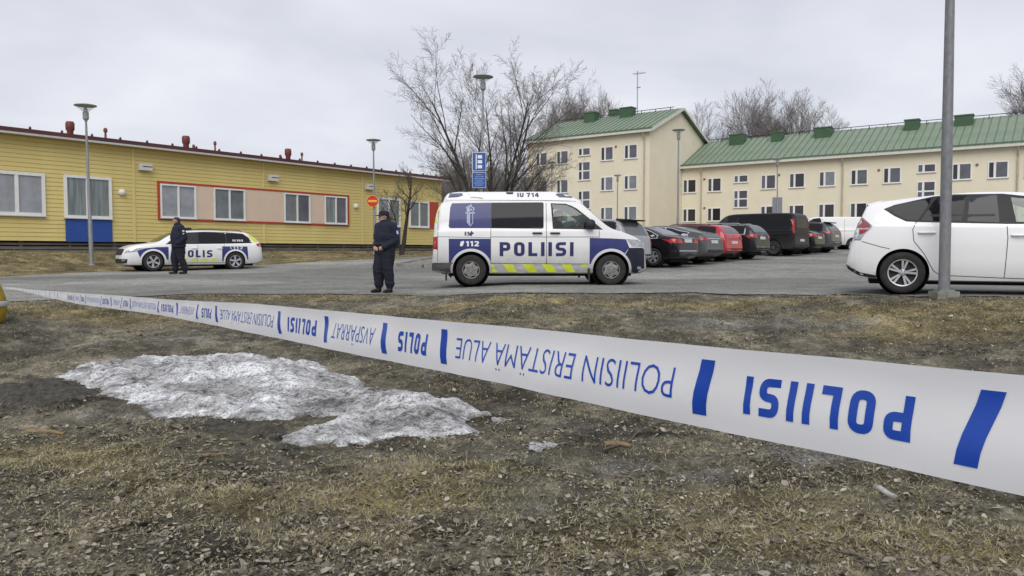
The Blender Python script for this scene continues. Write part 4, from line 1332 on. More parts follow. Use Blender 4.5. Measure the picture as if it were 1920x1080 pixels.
for ax, sd in (('R', -1), ('L', 1)):
    arch = lambda cx, r: ring_poly(cx, WR, r - .05, r, R(-8), R(188), 28)
    vs.panel('arch_lip', arch(RWX, .445), ax, M_PWHITE, .014, res=.08)
    vs.panel('arch_lip', arch(FWX, .445), ax, M_PWHITE, .014, res=.08)
    # blue side panels cut round the wheel arches
    a0 = math.acos((VX(215) - RWX) / .455) if abs((VX(215) - RWX) / .455) < 1 else R(165)
    rp = [(VX(215), VZ(455)), (VX(215), WR + .455 * math.sin(a0))] + arc_pts(RWX, WR, .455, a0, math.acos((VX(553) - RWX) / .455), 16) + [(VX(553), VZ(455))]
    vs.panel('blue_rear_panel', rp, ax, M_NAVY, .003, res=.08, skirt=0)
    fr0 = R(182); fr1 = math.radians(42)
    fp = [(VX(1362), VZ(447)), (VX(1362), WR + .12)] + arc_pts(FWX, WR, .455, R(164), R(50), 16) + vp((1690, 528), (1662, 458), (1545, 452))
    vs.panel('blue_front_panel', fp, ax, M_NAVY, .003, res=.08, skirt=0)
    rw = vp((240, 166), (556, 160), (556, 368), (225, 368), (214, 355), (226, 200))
    w1 = vs.panel('rear_side_window', rw, ax, M_NAVY, .005, res=.1)
    vs.panel('sliding_door_window', vp((559, 160), (978, 157), (988, 166), (986, 362), (976, 373), (559, 369)), ax, M_TINT, .005, res=.1)
    dr = vs.panel('window_rubber', cabwin, ax, M_BLACKP, .003, res=.08, holes=[inset(cabwin, .04)])
    vs.panel('cab_window', inset(cabwin, .03), ax, M_CLEAR, .001, res=.1, skirt=0, parent=dr)
    # panel gaps and crease
    for pts in (vp((556, 150), (556, 720)), vp((1008, 145), (1010, 725)), vp((555, 440), (1440, 440)), vp((120, 438), (555, 447)), vp((130, 150), (124, 640)), vp((1440, 385), (1440, 445)), vp((140, 141), (1010, 141), (1280, 148)),
                vp((556, 655), (1350, 660))):
        vs.line('panel_gap', pts, ax, .011 if pts[0][0] > -2 else .009)
    handle_part(vs, VX(935), VZ(409), sd, M_BLACKP); handle_part(vs, VX(1080), VZ(409), sd, M_BLACKP)
    mirror_part(vs, VX(1370), VZ(345), sd, M_BLACKP, 1.15)
    # yellow and grey chevron strip
    zt_, zb_ = VZ(663), VZ(727)
    vs.panel('grey_strip', [(VX(556), zb_), (VX(1345), zb_), (VX(1345), zt_), (VX(556), zt_)], ax, M_GREYF, .003, res=.1, skirt=0)
    for q0, q1, q2, q3 in ((556, 576, 612, 558), (655, 735, 775, 697), (812, 897, 940, 862), (972, 1052, 1096, 1018), (1135, 1210, 1250, 1180), (1290, 1343, 1343, 1330)):
        vs.panel('yellow_chevron', [(VX(q0), zt_), (VX(q1), zt_), (VX(q2), zb_), (VX(q3), zb_)], ax, M_NEON, .006, res=.1, skirt=0)
    # dark nose and bumpers
    nose = vp((1690, 528), (1838, 528), (1858, 600), (1862, 730), (1690, 738)) + arc_pts(FWX, WR, .44, R(-10), R(47), 8)
    vs.panel('front_bumper', nose, ax, pm('navy_black_plastic', (.014, .016, .035), .5, var=.3, vscale=6), .012, res=.08)
    vs.panel('rear_bumper', vp((40, 650), (250, 648)) + arc_pts(RWX, WR, .44, R(165), R(188), 5) + vp((205, 748), (60, 738)), ax, pm('grey_bumper_plastic', (.09, .088, .085), .7, var=.3, vscale=6), .022, res=.07)
    vs.panel('tail_lamp', vp((88, 438), (123, 436), (122, 542), (86, 545)), ax, M_REDL, .010, res=.05)
    vs.panel('yellow_pillar_strip', vp((122, 205), (148, 186), (126, 330), (98, 330)), ax, M_NEON, .004, res=.06, skirt=0)
    vs.panel('headlamp', vp((1668, 457), (1790, 464), (1822, 520), (1712, 512)), ax, M_CLRL, .012, res=.05)
    vs.panel('fog_lamp', vp((1758, 682), (1790, 682), (1790, 702), (1760, 704)), ax, M_CLRL, .02, res=.05)
    for zx in (195, 1355):
        m0 = MB(); m0.box(VX(zx) - .02, VX(zx) + .015, sd * .93 - .12, sd * .93 + .0, .10, .36); m0.build('mud_flap', M_BLACKP, van)
    # lettering (reads forwards on either side)
    fl = (lambda a, b: (a, b)) if ax == 'R' else (lambda a, b: (b, a))
    x0, x1 = fl(VX(628), VX(1230)); vs.text('lettering', 'POLIISI', x0, x1, VZ(595), VZ(482), ax, M_NAVYD, .21, space=.22)
    x0, x1 = fl(VX(352), VX(460)); vs.text('lettering', '112', x0, x1, VZ(516), VZ(474), ax, M_WFILM, .22)
    x0, x1 = fl(VX(344), VX(383)); vs.text('lettering', 'K9', x0, x1, VZ(429), VZ(398), ax, M_NAVYD, .22)
    ic = vp((313, 478), (336, 472), (340, 480), (328, 514), (308, 515), (305, 508))
    vs.panel('phone_symbol', ic, ax, M_WFILM, .007, res=.1, skirt=0)
    dog = vp((384, 428), (384, 412), (392, 402), (397, 388), (404, 399), (419, 408), (416, 415), (404, 417), (403, 430), (396, 432))
    vs.panel('dog_symbol', dog, ax, M_NAVYD, .007, res=.1, skirt=0)
    # sword emblem with a maned head
    for poly in (vp((362, 252), (372, 252), (372, 335), (362, 325)), vp((374, 252), (388, 252), (388, 352), (374, 338)), vp((406, 252), (412, 252), (412, 328), (388, 359), (388, 351), (406, 325)),
                 vp((350, 240), (428, 240), (428, 251), (350, 251)), vp((362, 200), (384, 200), (384, 237), (360, 237)), vp((349, 205), (366, 190), (372, 200), (366, 209)), vp((372, 186), (380, 182), (388, 198), (376, 202)),
                 vp((390, 174), (396, 172), (404, 190), (396, 200), (386, 196)), vp((404, 196), (420, 200), (424, 214), (412, 238), (404, 238), (414, 216), (410, 206), (402, 206)), vp((388, 212), (400, 210), (404, 222), (396, 230), (386, 226))):
        vs.panel('sword_emblem', poly, ax, M_SILVERF, .011, res=.1, skirt=0, parent=w1)
# windscreen, nose and rear details
vs.panel('windscreen', [(.86, -.74), (1.42, -.84), (1.40, .84), (.86, .74)], 'T', M_TINT2, .005, res=.14)
vs.panel('grille', [(-.52, .62), (.52, .62), (.56, .80), (-.56, .80)], 'F', M_BLACKP, .008, res=.1)
vs.panel('number_plate', [(-.26, .44), (.26, .44), (.26, .55), (-.26, .55)], 'F', M_PLATE, .02, res=.12)
vs.panel('rear_window', [(-.68, 1.2), (.68, 1.2), (.62, 1.66), (-.62, 1.66)], 'B', M_TINT, .006, res=.12)
mb = MB()
mb.tube([(1.36, .1, 1.36), (1.15, -.45, 1.55)], .012, 5); mb.build('wiper', M_BLACKP, van)
# raised roof housing with beacons at both ends
rsp = dict(W=.79, wroof=.66, top=[(-2.10, 1.80), (-2.07, 1.90), (-1.98, 1.985), (-1.80, 2.015), (-1, 2.025), (0, 2.03), (.25, 2.03), (.45, 1.99), (.72, 1.90), (.88, 1.81)],
           belt=[(-2.1, 1.78), (-2.0, 1.86), (.4, 1.86), (.7, 1.83), (.88, 1.78)], bot=[(-2.1, 1.74), (.88, 1.70)], wid=[(-2.1, .9), (-2.0, 1.0), (.5, 1.0), (.88, .9)])
V_, F_ = loft(rsp, 40)
mb = MB(); mb.add(V_, F_)
rh = mb.build('roof_housing', pm('roof_white', (.76, .76, .765), .35, coat=.3), van, 35)
rs = Surf(van, V_, F_)
for ax, sd in (('R', -1), ('L', 1)):
    fl = (lambda a, b: (a, b)) if ax == 'R' else (lambda a, b: (b, a))
    rs.panel('beacon', vp((210, 118), (222, 80), (246, 67), (332, 66), (325, 100), (290, 112)), ax, M_LIGHTBAR, .012, parent=rh, res=.06)
    rs.panel('beacon', vp((1068, 62), (1150, 66), (1205, 92), (1228, 117), (1120, 113), (1095, 95)), ax, M_LIGHTBAR, .012, parent=rh, res=.06)
    rs.panel('air_scoop', vp((372, 76), (452, 76), (493, 126), (392, 120)), ax, M_WFILM, .03, parent=rh, res=.06)
    rs.panel('marker_lamp', vp((682, 73), (742, 73), (738, 86), (690, 86)), ax, M_BLACKP, .015, parent=rh, res=.06)
    x0, x1 = fl(VX(775), VX(950)); rs.text('lettering', 'IU 714', x0, x1, VZ(112), VZ(78), ax, M_NAVYD, .2, off=.012, parent=rh)
# cab interior seen through the side windows
mb = MB(); mb.box(VX(1050), VX(1100), -.72, -.30, .9, 1.32); mb.box(VX(1055), VX(1095), -.60, -.42, 1.32, 1.52); mb.box(VX(1050), VX(1100), .30, .72, 1.15, 1.32)
mb.build('seat', pm('seat_cloth', (.05, .052, .055), .9), van)
mb = MB(); mb.box(VX(1330), VX(1450), -.8, .8, 1.1, 1.27); mb.build('dashboard', M_BLACKP, van)
tag(van, 'white and blue police van with raised roof parked side-on', 'van')

# ------------------------------------------------------------------ police estate car
M_CWHITE = pm('estate_white_paint', (.76, .76, .765), .25, coat=.5, dirt=(.2, .7, .4))
wag_sp = dict(W=.93, wroof=.62,
              top=[(-2.50, .50), (-2.48, .80), (-2.44, .98), (-2.33, 1.10), (-2.05, 1.34), (-1.88, 1.41), (-1.2, 1.455), (-.4, 1.475), (.1, 1.46), (.5, 1.39), (.85, 1.25), (1.2, 1.04), (1.32, .995), (1.8, .935), (2.1, .86), (2.28, .74), (2.345, .60), (2.36, .45)],
              belt=[(-2.5, .48), (-2.4, .90), (-2.2, .95), (-1, .945), (.8, .91), (1.3, .89), (1.8, .83), (2.15, .72), (2.36, .42)],
              bot=[(-2.5, .34), (-2.2, .24), (-1.4, .2), (1.4, .2), (2.2, .2), (2.36, .26)],
              wid=[(-2.5, .78), (-2.42, .9), (-2.2, .97), (-1.6, 1.0), (1.3, 1.0), (1.8, .965), (2.1, .87), (2.28, .72), (2.36, .52)])
TH = R(38)
wag = empty('police_estate_car', (0, 0, 0), PI + TH)
# front near wheel is at pixel 288, rear near wheel at 441
wag_y = 27.75
wag.location = (-.4142 * wag_y - .46, wag_y + .66, float(lot_z(-11.4, wag_y)) + .012)
ws, wbody = make_body(wag, wag_sp, M_CWHITE, [(-1.42, .372, .33), (1.42, .372, .33)])
add_wheels(wag, (-1.42, 1.42), .91, .33, .22, 'alloy5')
for ax, sd in (('L', 1), ('R', -1)):
    gl = [(-2.02, 1.015), (-1.0, .985), (.95, .955), (.55, 1.25), (.25, 1.345), (-.4, 1.385), (-1.2, 1.375), (-1.75, 1.33), (-1.92, 1.2)]
    ws.panel('window_trim', [(-2.06, 1.0), (-1.0, .968), (1.0, .935), (.58, 1.27), (.25, 1.365), (-.4, 1.402), (-1.2, 1.392), (-1.78, 1.35), (-1.97, 1.2)], ax, M_BLACKP, .003, res=.1)
    ws.panel('rear_side_window', [(-2.0, 1.02), (-1.12, .995), (-1.16, 1.37), (-1.74, 1.325), (-1.9, 1.2)], ax, M_TINT, .007, res=.1)
    ws.panel('rear_door_window', [(-1.07, .993), (-.12, .975), (-.16, 1.372), (-.4, 1.378), (-1.11, 1.368)], ax, M_TINT, .007, res=.1)
    ws.panel('front_door_window', [(-.04, .972), (.9, .955), (.52, 1.24), (.22, 1.335), (-.08, 1.368)], ax, M_TINT2, .007, res=.1)
    ws.panel('blue_front_panel', [(.92, .84), (.92, .40)] + arc_pts(1.42, .33, .44, R(172), R(18), 16) + [(1.93, .70), (1.7, .79), (1.3, .835)], ax, M_NAVY, .003, res=.08, skirt=0)
    ws.panel('blue_rear_panel', [(-.93, .87), (-.93, .34)] + arc_pts(-1.42, .33, .44, R(0), R(172), 16) + [(-1.90, .36), (-1.86, .87)], ax, M_NAVY, .003, res=.08, skirt=0)
    for cx in (-1.42, 1.42):
        ws.panel('arch_lip', ring_poly(cx, .33, .375, .425, R(-8), R(188), 26), ax, M_CWHITE, .008, res=.08, skirt=.004)
    for x0 in (.30, -.03, -.36, -.69):
        ws.panel('yellow_chevron', [(x0 + .2, .335), (x0 + .02, .335), (x0 - .06, .43), (x0 + .12, .43)], ax, M_NEON, .004, res=.1, skirt=0)
    ws.panel('yellow_pillar_strip', [(-1.93, 1.33), (-2.02, 1.33), (-2.32, 1.06), (-2.14, 1.03)], ax, M_NEON, .004, res=.06, skirt=0)
    for pts in ([(-1.02, .96), (-1.0, .75), (-.98, .3)], [(-.08, .96), (-.06, .28)], [(.98, .93), (1.0, .75), (.9, .3)], [(-1.0, .28), (.92, .28)]):
        ws.line('panel_gap', pts, ax, .011)
    handle_part(ws, -.85, .80, sd, M_CWHITE); handle_part(ws, .05, .80, sd, M_CWHITE)
    mirror_part(ws, .78, 1.0, sd, M_CWHITE, .9)
    fl = (lambda a, b: (a, b)) if ax == 'R' else (lambda a, b: (b, a))
    x0, x1 = fl(-.58, .55); ws.text('lettering', 'POLIS', x0, x1, .48, .73, ax, M_NAVYD, .21, space=.24)
    x0, x1 = fl(-1.68, -1.33); ws.text('lettering', '112', x0, x1, .768, .862, ax, M_WFILM, .17, space=.32)
    x0, x1 = fl(-1.72, -1.34); ws.text('lettering', 'IU 969', x0, x1, 1.05, 1.12, ax, M_WFILM, .2, off=.012)
    ws.panel('phone_symbol', [(-1.27, .78), (-1.24, .78), (-1.22, .85), (-1.25, .855)], ax, M_WFILM, .006, res=.1, skirt=0)
    ws.panel('tail_lamp', [(-2.48, .86), (-2.24, .88), (-2.2, .97), (-2.42, 1.0)], ax, M_REDL, .008, res=.05)
    hl = [(2.27, .62), (2.24, .70), (1.88, .80), (1.74, .80), (1.95, .68)]
    ws.panel('headlamp', hl, ax, M_CLRL, .008, res=.05)
    m0 = MB(); m0.tube([(-1.75, sd * .60, 1.43), (-1.65, sd * .60, 1.475), (-.6, sd * .60, 1.50), (.1, sd * .60, 1.475), (.2, sd * .60, 1.44)], .014, 6); m0.build('roof_rail', M_BLACKP, wag, 50)
ws.panel('grille', [(-.46, .56), (.46, .56), (.55, .74), (.3, .77), (-.3, .77), (-.55, .74)], 'F', M_BLACKP, .012, res=.08)
ws.panel('air_intake', [(-.7, .27), (.7, .27), (.74, .42), (-.74, .42)], 'F', M_BLACKP, .008, res=.08)
ws.panel('number_plate', [(-.26, .44), (.26, .44), (.26, .55), (-.26, .55)], 'F', M_PLATE, .022, res=.12)
for sd in (-1, 1): ws.panel('fog_lamp', [(sd * .52, .35), (sd * .68, .36), (sd * .68, .40), (sd * .52, .385)], 'F', M_CLRL, .012, res=.06)
ws.panel('windscreen', [(.42, -.52), (1.2, -.70), (1.24, 0), (1.2, .70), (.42, .52), (.36, 0)], 'T', M_TINT2, .006, res=.12)
ws.panel('rear_window', [(-.6, 1.08), (.6, 1.08), (.52, 1.34), (-.52, 1.34)], 'B', M_TINT, .006, res=.12)
ws.line('panel_gap', [(1.3, -.74), (1.9, -.62), (2.2, -.4)], 'T', .012); ws.line('panel_gap', [(1.3, .74), (1.9, .62), (2.2, .4)], 'T', .012)
mb = MB(); mb.prism([(.05, 1.47), (.32, 1.46), (.36, 1.50), (.30, 1.545), (.06, 1.55), (.0, 1.51)], 'y', -.5, .5); lb = mb.build('light_bar', M_BLACKP, wag, 40)
tag(wag, 'white and blue police estate car beside the yellow building', 'car')
# ------------------------------------------------------------------ white family car at the right
PX = lambda zx: (zx - 570) / 550 - 1.39
PZ = lambda zy: (953 - zy) / 510
pp = lambda *pts: [(PX(a), PZ(b)) for a, b in pts]
M_PEARL = pm('pearl_white_paint', (.80, .80, .815), .22, coat=.6, dirt=(.15, .5, .25))
pri_sp = dict(W=.89, wroof=.60,
              top=[(-2.20, .44), (-2.175, .60), (-2.13, .78), (-2.06, 1.0), (-1.97, 1.24), (-1.915, 1.37), (-1.83, 1.425), (-1.6, 1.465), (-1.2, 1.515), (-.8, 1.55), (-.3, 1.572), (.1, 1.56), (.5, 1.50), (.85, 1.38), (1.25, 1.17), (1.6, 1.03), (1.9, .95), (2.2, .83), (2.37, .66), (2.43, .44)],
              belt=[(-2.2, .42), (-2.1, .80), (-1.95, 1.06), (-1.6, 1.075), (-.6, 1.055), (.8, 1.02), (1.4, .97), (1.9, .85), (2.2, .72), (2.43, .40)],
              bot=[(-2.2, .40), (-2.05, .30), (-1.8, .22), (-1.3, .19), (1.4, .19), (2.1, .2), (2.43, .28)],
              wid=[(-2.2, .74), (-2.13, .86), (-1.95, .955), (-1.5, 1.0), (1.2, 1.0), (1.8, .955), (2.15, .85), (2.33, .68), (2.43, .46)])
prius = empty('white_family_car', (7.68, 12.14, 0.0), R(-24))
prius.location.z = float(lot_z(7.4, 12.1)) + .012
fwin = pp((1340, 203), (1480, 215), (1640, 262), (1800, 350), (1860, 415), (1368, 405))
ps, pbody = make_body(prius, pri_sp, M_PEARL, [(-1.39, .372, .322), (1.39, .372, .322)], [inset(fwin, .03)])
add_wheels(prius, (-1.39, 1.39), .885, .322, .21, 'alloy10')
for ax, sd in (('R', -1), ('L', 1)):
    ps.panel('window_trim', pp((418, 282), (500, 250), (800, 188), (960, 176), (1300, 180), (1495, 208), (1650, 255), (1820, 350), (1890, 424), (1320, 414), (950, 400), (690, 390), (590, 384), (500, 340)), ax, M_BLACKP, .005, res=.045, holes=[inset(fwin, .03)])
    ps.panel('quarter_window', pp((432, 282), (510, 256), (796, 200), (676, 379), (600, 374), (515, 332)), ax, M_TINT, .007, res=.1)
    ps.panel('rear_door_window', pp((818, 200), (960, 190), (1040, 188), (1000, 388), (775, 384), (700, 380)), ax, M_TINT, .007, res=.1)
    ps.panel('rear_door_window', pp((1065, 188), (1258, 192), (1266, 402), (1040, 390)), ax, M_TINT2, .007, res=.1)
    ps.panel('front_door_window', inset(fwin, .02), ax, M_CLEAR, .004, res=.1, skirt=0)
    for pts in (pp((668, 385), (640, 450), (650, 540), (730, 640), (800, 770), (850, 805), (1310, 822), (1860, 835)), pp((1318, 412), (1326, 520), (1312, 822)), pp((250, 540), (400, 585), (470, 600)), pp((1860, 420), (1900, 600), (1870, 830))):
        ps.line('panel_gap', pts, ax, .010)
    ps.line('sill_crease', pp((790, 850), (1900, 868)), ax, .014, mat=M_GREYF)
    handle_part(ps, PX(745), PZ(474), sd, M_PEARL, .24); handle_part(ps, PX(1420), PZ(500), sd, M_PEARL, .26)
    mirror_part(ps, .72, 1.07, sd, M_PEARL, 1.0)
    tl = ps.panel('tail_lamp', pp((255, 346), (331, 415), (322, 432), (270, 480), (240, 530), (188, 532), (190, 450), (212, 400)), ax, M_CLRL, .010, res=.05)
    ps.panel('red_lens', pp((252, 358), (318, 412), (310, 430), (212, 428), (222, 395)), ax, pm('pale_red_lens', (.33, .07, .08), .2, coat=.5, var=.35, vscale=30), .016, parent=tl, res=.05, skirt=.002)
    ps.panel('red_lens', pp((232, 446), (300, 444), (266, 474), (232, 484)), ax, M_REDL, .016, parent=tl, res=.05, skirt=.002)
    ps.panel('rear_skirt', pp((130, 728), (185, 762), (240, 790), (366, 812), (366, 830), (238, 812), (150, 765)), ax, M_BLACKP, .012, res=.05)
    hl = [(2.28, .66), (2.2, .74), (1.75, .92), (1.7, .88), (2.0, .70)]
    ps.panel('headlamp', hl, ax, M_CLRL, .008, res=.06)
mb = MB()
mb.prism([(PX(288), PZ(232)), (PX(378), PZ(210)), (PX(420), PZ(204)), (PX(330), PZ(258)), (PX(305), PZ(248))], 'y', -.52, .52); mb.build('roof_spoiler', M_PEARL, prius, 40)
ps.panel('windscreen', [(.5, -.5), (1.5, -.68), (1.58, 0), (1.5, .68), (.5, .5), (.42, 0)], 'T', M_TINT2, .006, res=.14)
ps.panel('rear_window', [(-.6, 1.08), (.6, 1.08), (.52, 1.36), (-.52, 1.36)], 'B', M_TINT, .006, res=.12)
ps.panel('number_plate', [(-.26, .70), (.26, .70), (.26, .81), (-.26, .81)], 'B', M_PLATE, .015, res=.12)
mb = MB(); mb.box(-.05, .10, .15, .6, .95, 1.22); mb.box(-.02, .07, .28, .47, 1.22, 1.4); mb.box(-.05, .1, -.6, -.15, .95, 1.22); mb.box(-.02, .07, -.47, -.28, 1.22, 1.4)
mb.build('seat', pm('seat_grey', (.12, .12, .125), .9), prius)
tag(prius, 'white family car cut by the right edge of the picture', 'car')

# ------------------------------------------------------------------ the row of parked cars
def car(name, label, loc, rz, sp, paint, wheels, glassx, splits, rear, style='alloy5', chrome=False, mirror=None, rails=False, extra=None, side_tint=None, dark_glass=None):
    root = empty(name, (loc[0], loc[1], float(lot_z(loc[0], loc[1])) + .012), rz)
    xr, xf, r = wheels
    sf, body = make_body(root, sp, paint, [(xr, r + .045, r), (xf, r + .045, r)])
    add_wheels(root, (xr, xf), sp['W'] - .015, r, .215, style)
    ft = lambda x: float(pchip([p[0] for p in sp['top']], [p[1] for p in sp['top']], x))
    fb = lambda x: float(pchip([p[0] for p in sp['belt']], [p[1] for p in sp['belt']], x))
    def glazing(x0, x1, lo, hi):
        xs = np.linspace(x0, x1, 22)
        a = [(x, fb(x) + lo) for x in xs if ft(x) - hi > fb(x) + lo + .015]
        b = [(x, ft(x) - hi) for x in xs[::-1] if ft(x) - hi > fb(x) + lo + .015]
        return a + b
    for ax, sd in (('L', 1), ('R', -1)):
        g0, g1 = glassx
        sf.panel('window_trim', glazing(g0 - .05, g1 + .06, .004, .062), ax, M_CHROME if chrome else M_BLACKP, .003, res=.12)
        cuts = [g0] + splits + [g1]
        for i in range(len(cuts) - 1):
            sf.panel('side_window', glazing(cuts[i] + (.03 if i else 0), cuts[i + 1] - (.03 if i < len(cuts) - 2 else 0), .022, .085), ax, M_TINT if i == 0 else M_TINT2, .007, res=.12)
        for s_ in splits:
            sf.line('panel_gap', [(s_, fb(s_)), (s_, .3)], ax, .012)
        sf.line('panel_gap', [(g1 - .05, fb(g1 - .05)), (g1 + .0, .3)], ax, .012)
        for s_ in splits[-2:]: handle_part(sf, s_ + .12 - .25, fb(s_) - .12, sd, M_CHROME if chrome else paint)
        mirror_part(sf, g1 - .15, fb(g1) + .06, sd, paint, .9)
        if rails:
            m0 = MB(); zz = [ft(x) - .012 for x in (rails[0], rails[0] + .15, 0, rails[1] - .15, rails[1])]
            yy = sd * (sp['wroof'] - .03)
            m0.tube([(rails[0], yy, zz[0] - .03), (rails[0] + .15, yy, zz[1] + .02), (0, yy, zz[2] + .025), (rails[1] - .15, yy, zz[3] + .02), (rails[1], yy, zz[4] - .03)], .018, 6)
            m0.build('roof_rail', M_CHROME if chrome else M_BLACKP, root, 50)
    # rear: window, lamps, plate, bumper insert
    rw = rear['win']
    sf.panel('rear_window', [(-rw[0], rw[2]), (rw[0], rw[2]), (rw[1], rw[3]), (-rw[1], rw[3])], 'B', dark_glass or M_RGLASS, .006, res=.12)
    for sd in (-1, 1):
        sf.panel('tail_lamp', [(sd * y, z) for y, z in rear['lamp']], 'B', M_REDL, .010, res=.06)
        if 'lamp_side' in rear: sf.panel('tail_lamp', rear['lamp_side'], 'L' if sd > 0 else 'R', M_REDL, .010, res=.06)
    pz = rear['plate']
    sf.panel('number_plate', [(-.26, pz), (.26, pz), (.26, pz + .115), (-.26, pz + .115)], 'B', M_PLATE, .016, res=.15)
    for z0, z1, w, mt in rear.get('bars', ()):
        sf.panel('bumper_trim', [(-w, z0), (w, z0), (w, z1), (-w, z1)], 'B', mt, .010, res=.15)
    sf.panel('headlamp', [(sp['top'][-1][0] - .1, .62), (sp['top'][-1][0] - .5, .76), (sp['top'][-1][0] - .45, .66)], 'L', M_CLRL, .008, res=.1)
    sf.panel('headlamp', [(sp['top'][-1][0] - .1, .62), (sp['top'][-1][0] - .5, .76), (sp['top'][-1][0] - .45, .66)], 'R', M_CLRL, .008, res=.1)
    xw = [p for p in sp['top'] if p[0] > 0]
    if sp.get('screen'):
        a, b, wa, wb = sp['screen']
        sf.panel('windscreen', [(a, -wa), (b, -wb), (b, wb), (a, wa)], 'T', M_TINT2, .006, res=.15)
    if rear.get('spoiler'):
        a, b, z, w = rear['spoiler']
        m0 = MB(); m0.prism([(a, z), (b, z + .03), (b + .02, z - .03), (a + .06, z - .045)], 'y', -w, w); m0.build('roof_spoiler', rear.get('spoiler_mat', paint), root, 40)
    if extra: extra(sf, root)
    if label: tag(root, label, 'van' if 'van' in name else 'car', 'cars parked in the row')
    return root

def sedan(L, Hh, tail=1.02, fast=0.0):
    b, f = -L / 2 - .02, L / 2 + .02
    return dict(W=.90, wroof=.58,
                top=[(b, .50), (b + .02, .78), (b + .05, .95), (b + .12, tail - .01), (b + .45 - fast * .2, tail + .045 + fast * .06), (b + .68 - fast * .15, tail + .09 + fast * .08), (b + 1.15, Hh - .14), (b + 1.5, Hh - .045), (b + 2.0, Hh), (b + 2.5, Hh - .02), (b + 2.85, Hh - .13), (b + 3.4, 1.03),
                     (b + 3.6, .98), (f - .5, .87), (f - .18, .74), (f - .05, .6), (f, .42)],
                belt=[(b, .48), (b + .08, .90), (b + .4, .965), (b + 1.5, .945), (b + 3.2, .90), (f - .5, .80), (f - .15, .66), (f, .40)],
                bot=[(b, .36), (b + .3, .24), (b + 1, .19), (f - 1, .19), (f - .2, .2), (f, .28)],
                wid=[(b, .76), (b + .07, .88), (b + .3, .965), (b + .9, 1.0), (f - 1.1, 1.0), (f - .5, .95), (f - .2, .82), (f - .05, .66), (f, .5)],
                screen=(b + 2.8, b + 3.38, .55, .72))
def estate(L, Hh, belt=.95, W=.90, steep=0.0):
    b, f = -L / 2 - .02, L / 2 + .02
    return dict(W=W, wroof=W * .70,
                top=[(b, .52), (b + .02, .80), (b + .05, belt), (b + .12, belt + .12), (b + .38 - steep, Hh - .14), (b + .50 - steep, Hh - .075), (b + 1.0, Hh - .025), (b + 1.8, Hh), (b + 2.4, Hh - .015), (b + 2.8, Hh - .11), (b + 3.4, belt + .13),
                     (b + 3.55, belt + .08), (f - .5, belt - .05), (f - .2, belt - .17), (f - .05, .62), (f, .44)],
                belt=[(b, .50), (b + .08, belt - .04), (b + .4, belt + .015), (b + 1.5, belt), (b + 3.2, belt - .03), (f - .5, belt - .12), (f - .15, belt - .28), (f, .42)],
                bot=[(b, .38), (b + .3, .26), (b + 1, .21), (f - 1, .21), (f - .2, .22), (f, .3)],
                wid=[(b, .80), (b + .07, .90), (b + .3, .97), (b + .9, 1.0), (f - 1.1, 1.0), (f - .5, .95), (f - .2, .82), (f - .05, .66), (f, .5)],
                screen=(b + 2.75, b + 3.35, W * .62, W * .78))

ROW = np.array([.655, .756]); HEAD = np.array([-.756, .655])
rz_row = math.atan2(HEAD[1], HEAD[0])
def slot(i, L, inset_=0.0):
    p = np.array([5.88, 27.27]) + ROW * 2.3 * i + HEAD * (L / 2 + inset_)
    return p
M_BLK = pm('black_car_paint', (.008, .008, .010), .16, coat=.25, spec=.35)
M_DGREY = pm('dusty_grey_paint', (.045, .048, .052), .35, coat=.4, dirt=(.2, 1.2, .3))
M_RED = pm('red_car_paint', (.40, .012, .018), .22, coat=.6, dirt=(.2, .7, .22))
M_DKBL = pm('dark_charcoal_paint', (.014, .015, .018), .2, coat=.25, spec=.35)
M_MATTE = pm('dusty_black_van_paint', (.009, .009, .012), .35, coat=.05, spec=.22, dirt=(.2, 1.0, .25))
M_SILV = pm('silver_grey_paint', (.30, .31, .32), .3, metal=.3, coat=.5, dirt=(.2, .7, .22))
M_GREYB = pm('dark_graphite_paint', (.05, .055, .06), .3, coat=.5, dirt=(.2, 1.0, .3))
bd = M_BLACKP
car('black_sedan', 'black sedan nearest the police van with red tail lamps and chrome strip', slot(0, 4.58, -.42), rz_row, sedan(4.58, 1.445), M_BLK, (-1.38, 1.38, .32), (-1.50, 1.02), [-.62, .28],
    dict(win=(.60, .50, 1.10, 1.36), lamp=[(.42, .80), (.86, .80), (.88, .93), (.84, .955), (.50, .93), (.44, .88)], plate=.82, bars=((.52, .545, .80, M_CHROME), (.945, .965, .32, M_CHROME)), lamp_side=[(-2.29, .80), (-2.02, .84), (-2.0, .93), (-2.25, .95)]), chrome=True)
car('grey_sedan', 'dusty dark grey sedan between the black sedan and the red estate car', slot(1, 4.85, -.28), rz_row, sedan(4.85, 1.44, 1.02, 1.0), M_DGREY, (-1.42, 1.42, .325), (-1.72, 1.05), [-.72, .25],
    dict(win=(.62, .50, 1.12, 1.36), lamp=[(.45, .86), (.84, .84), (.86, .93), (.48, .95)], plate=.74, bars=((.90, .93, .5, M_CHROME), (.38, .5, .62, bd))), chrome=True)
car('red_estate_car', 'red estate car with black roof rails in the parked row', slot(2, 4.62), rz_row, estate(4.62, 1.48, .96), M_RED, (-1.36, 1.38, .322), (-1.86, .98), [-1.05, -.20, .05],
    dict(win=(.60, .52, 1.08, 1.34), lamp=[(.62, .82), (.86, .82), (.86, 1.03), (.60, 1.0), (.46, .95), (.46, .88)], plate=.66, bars=((.36, .48, .7, bd),), lamp_side=[(-2.32, .82), (-2.05, .88), (-2.02, .97), (-2.28, 1.02)]), rails=(-1.6, .6))
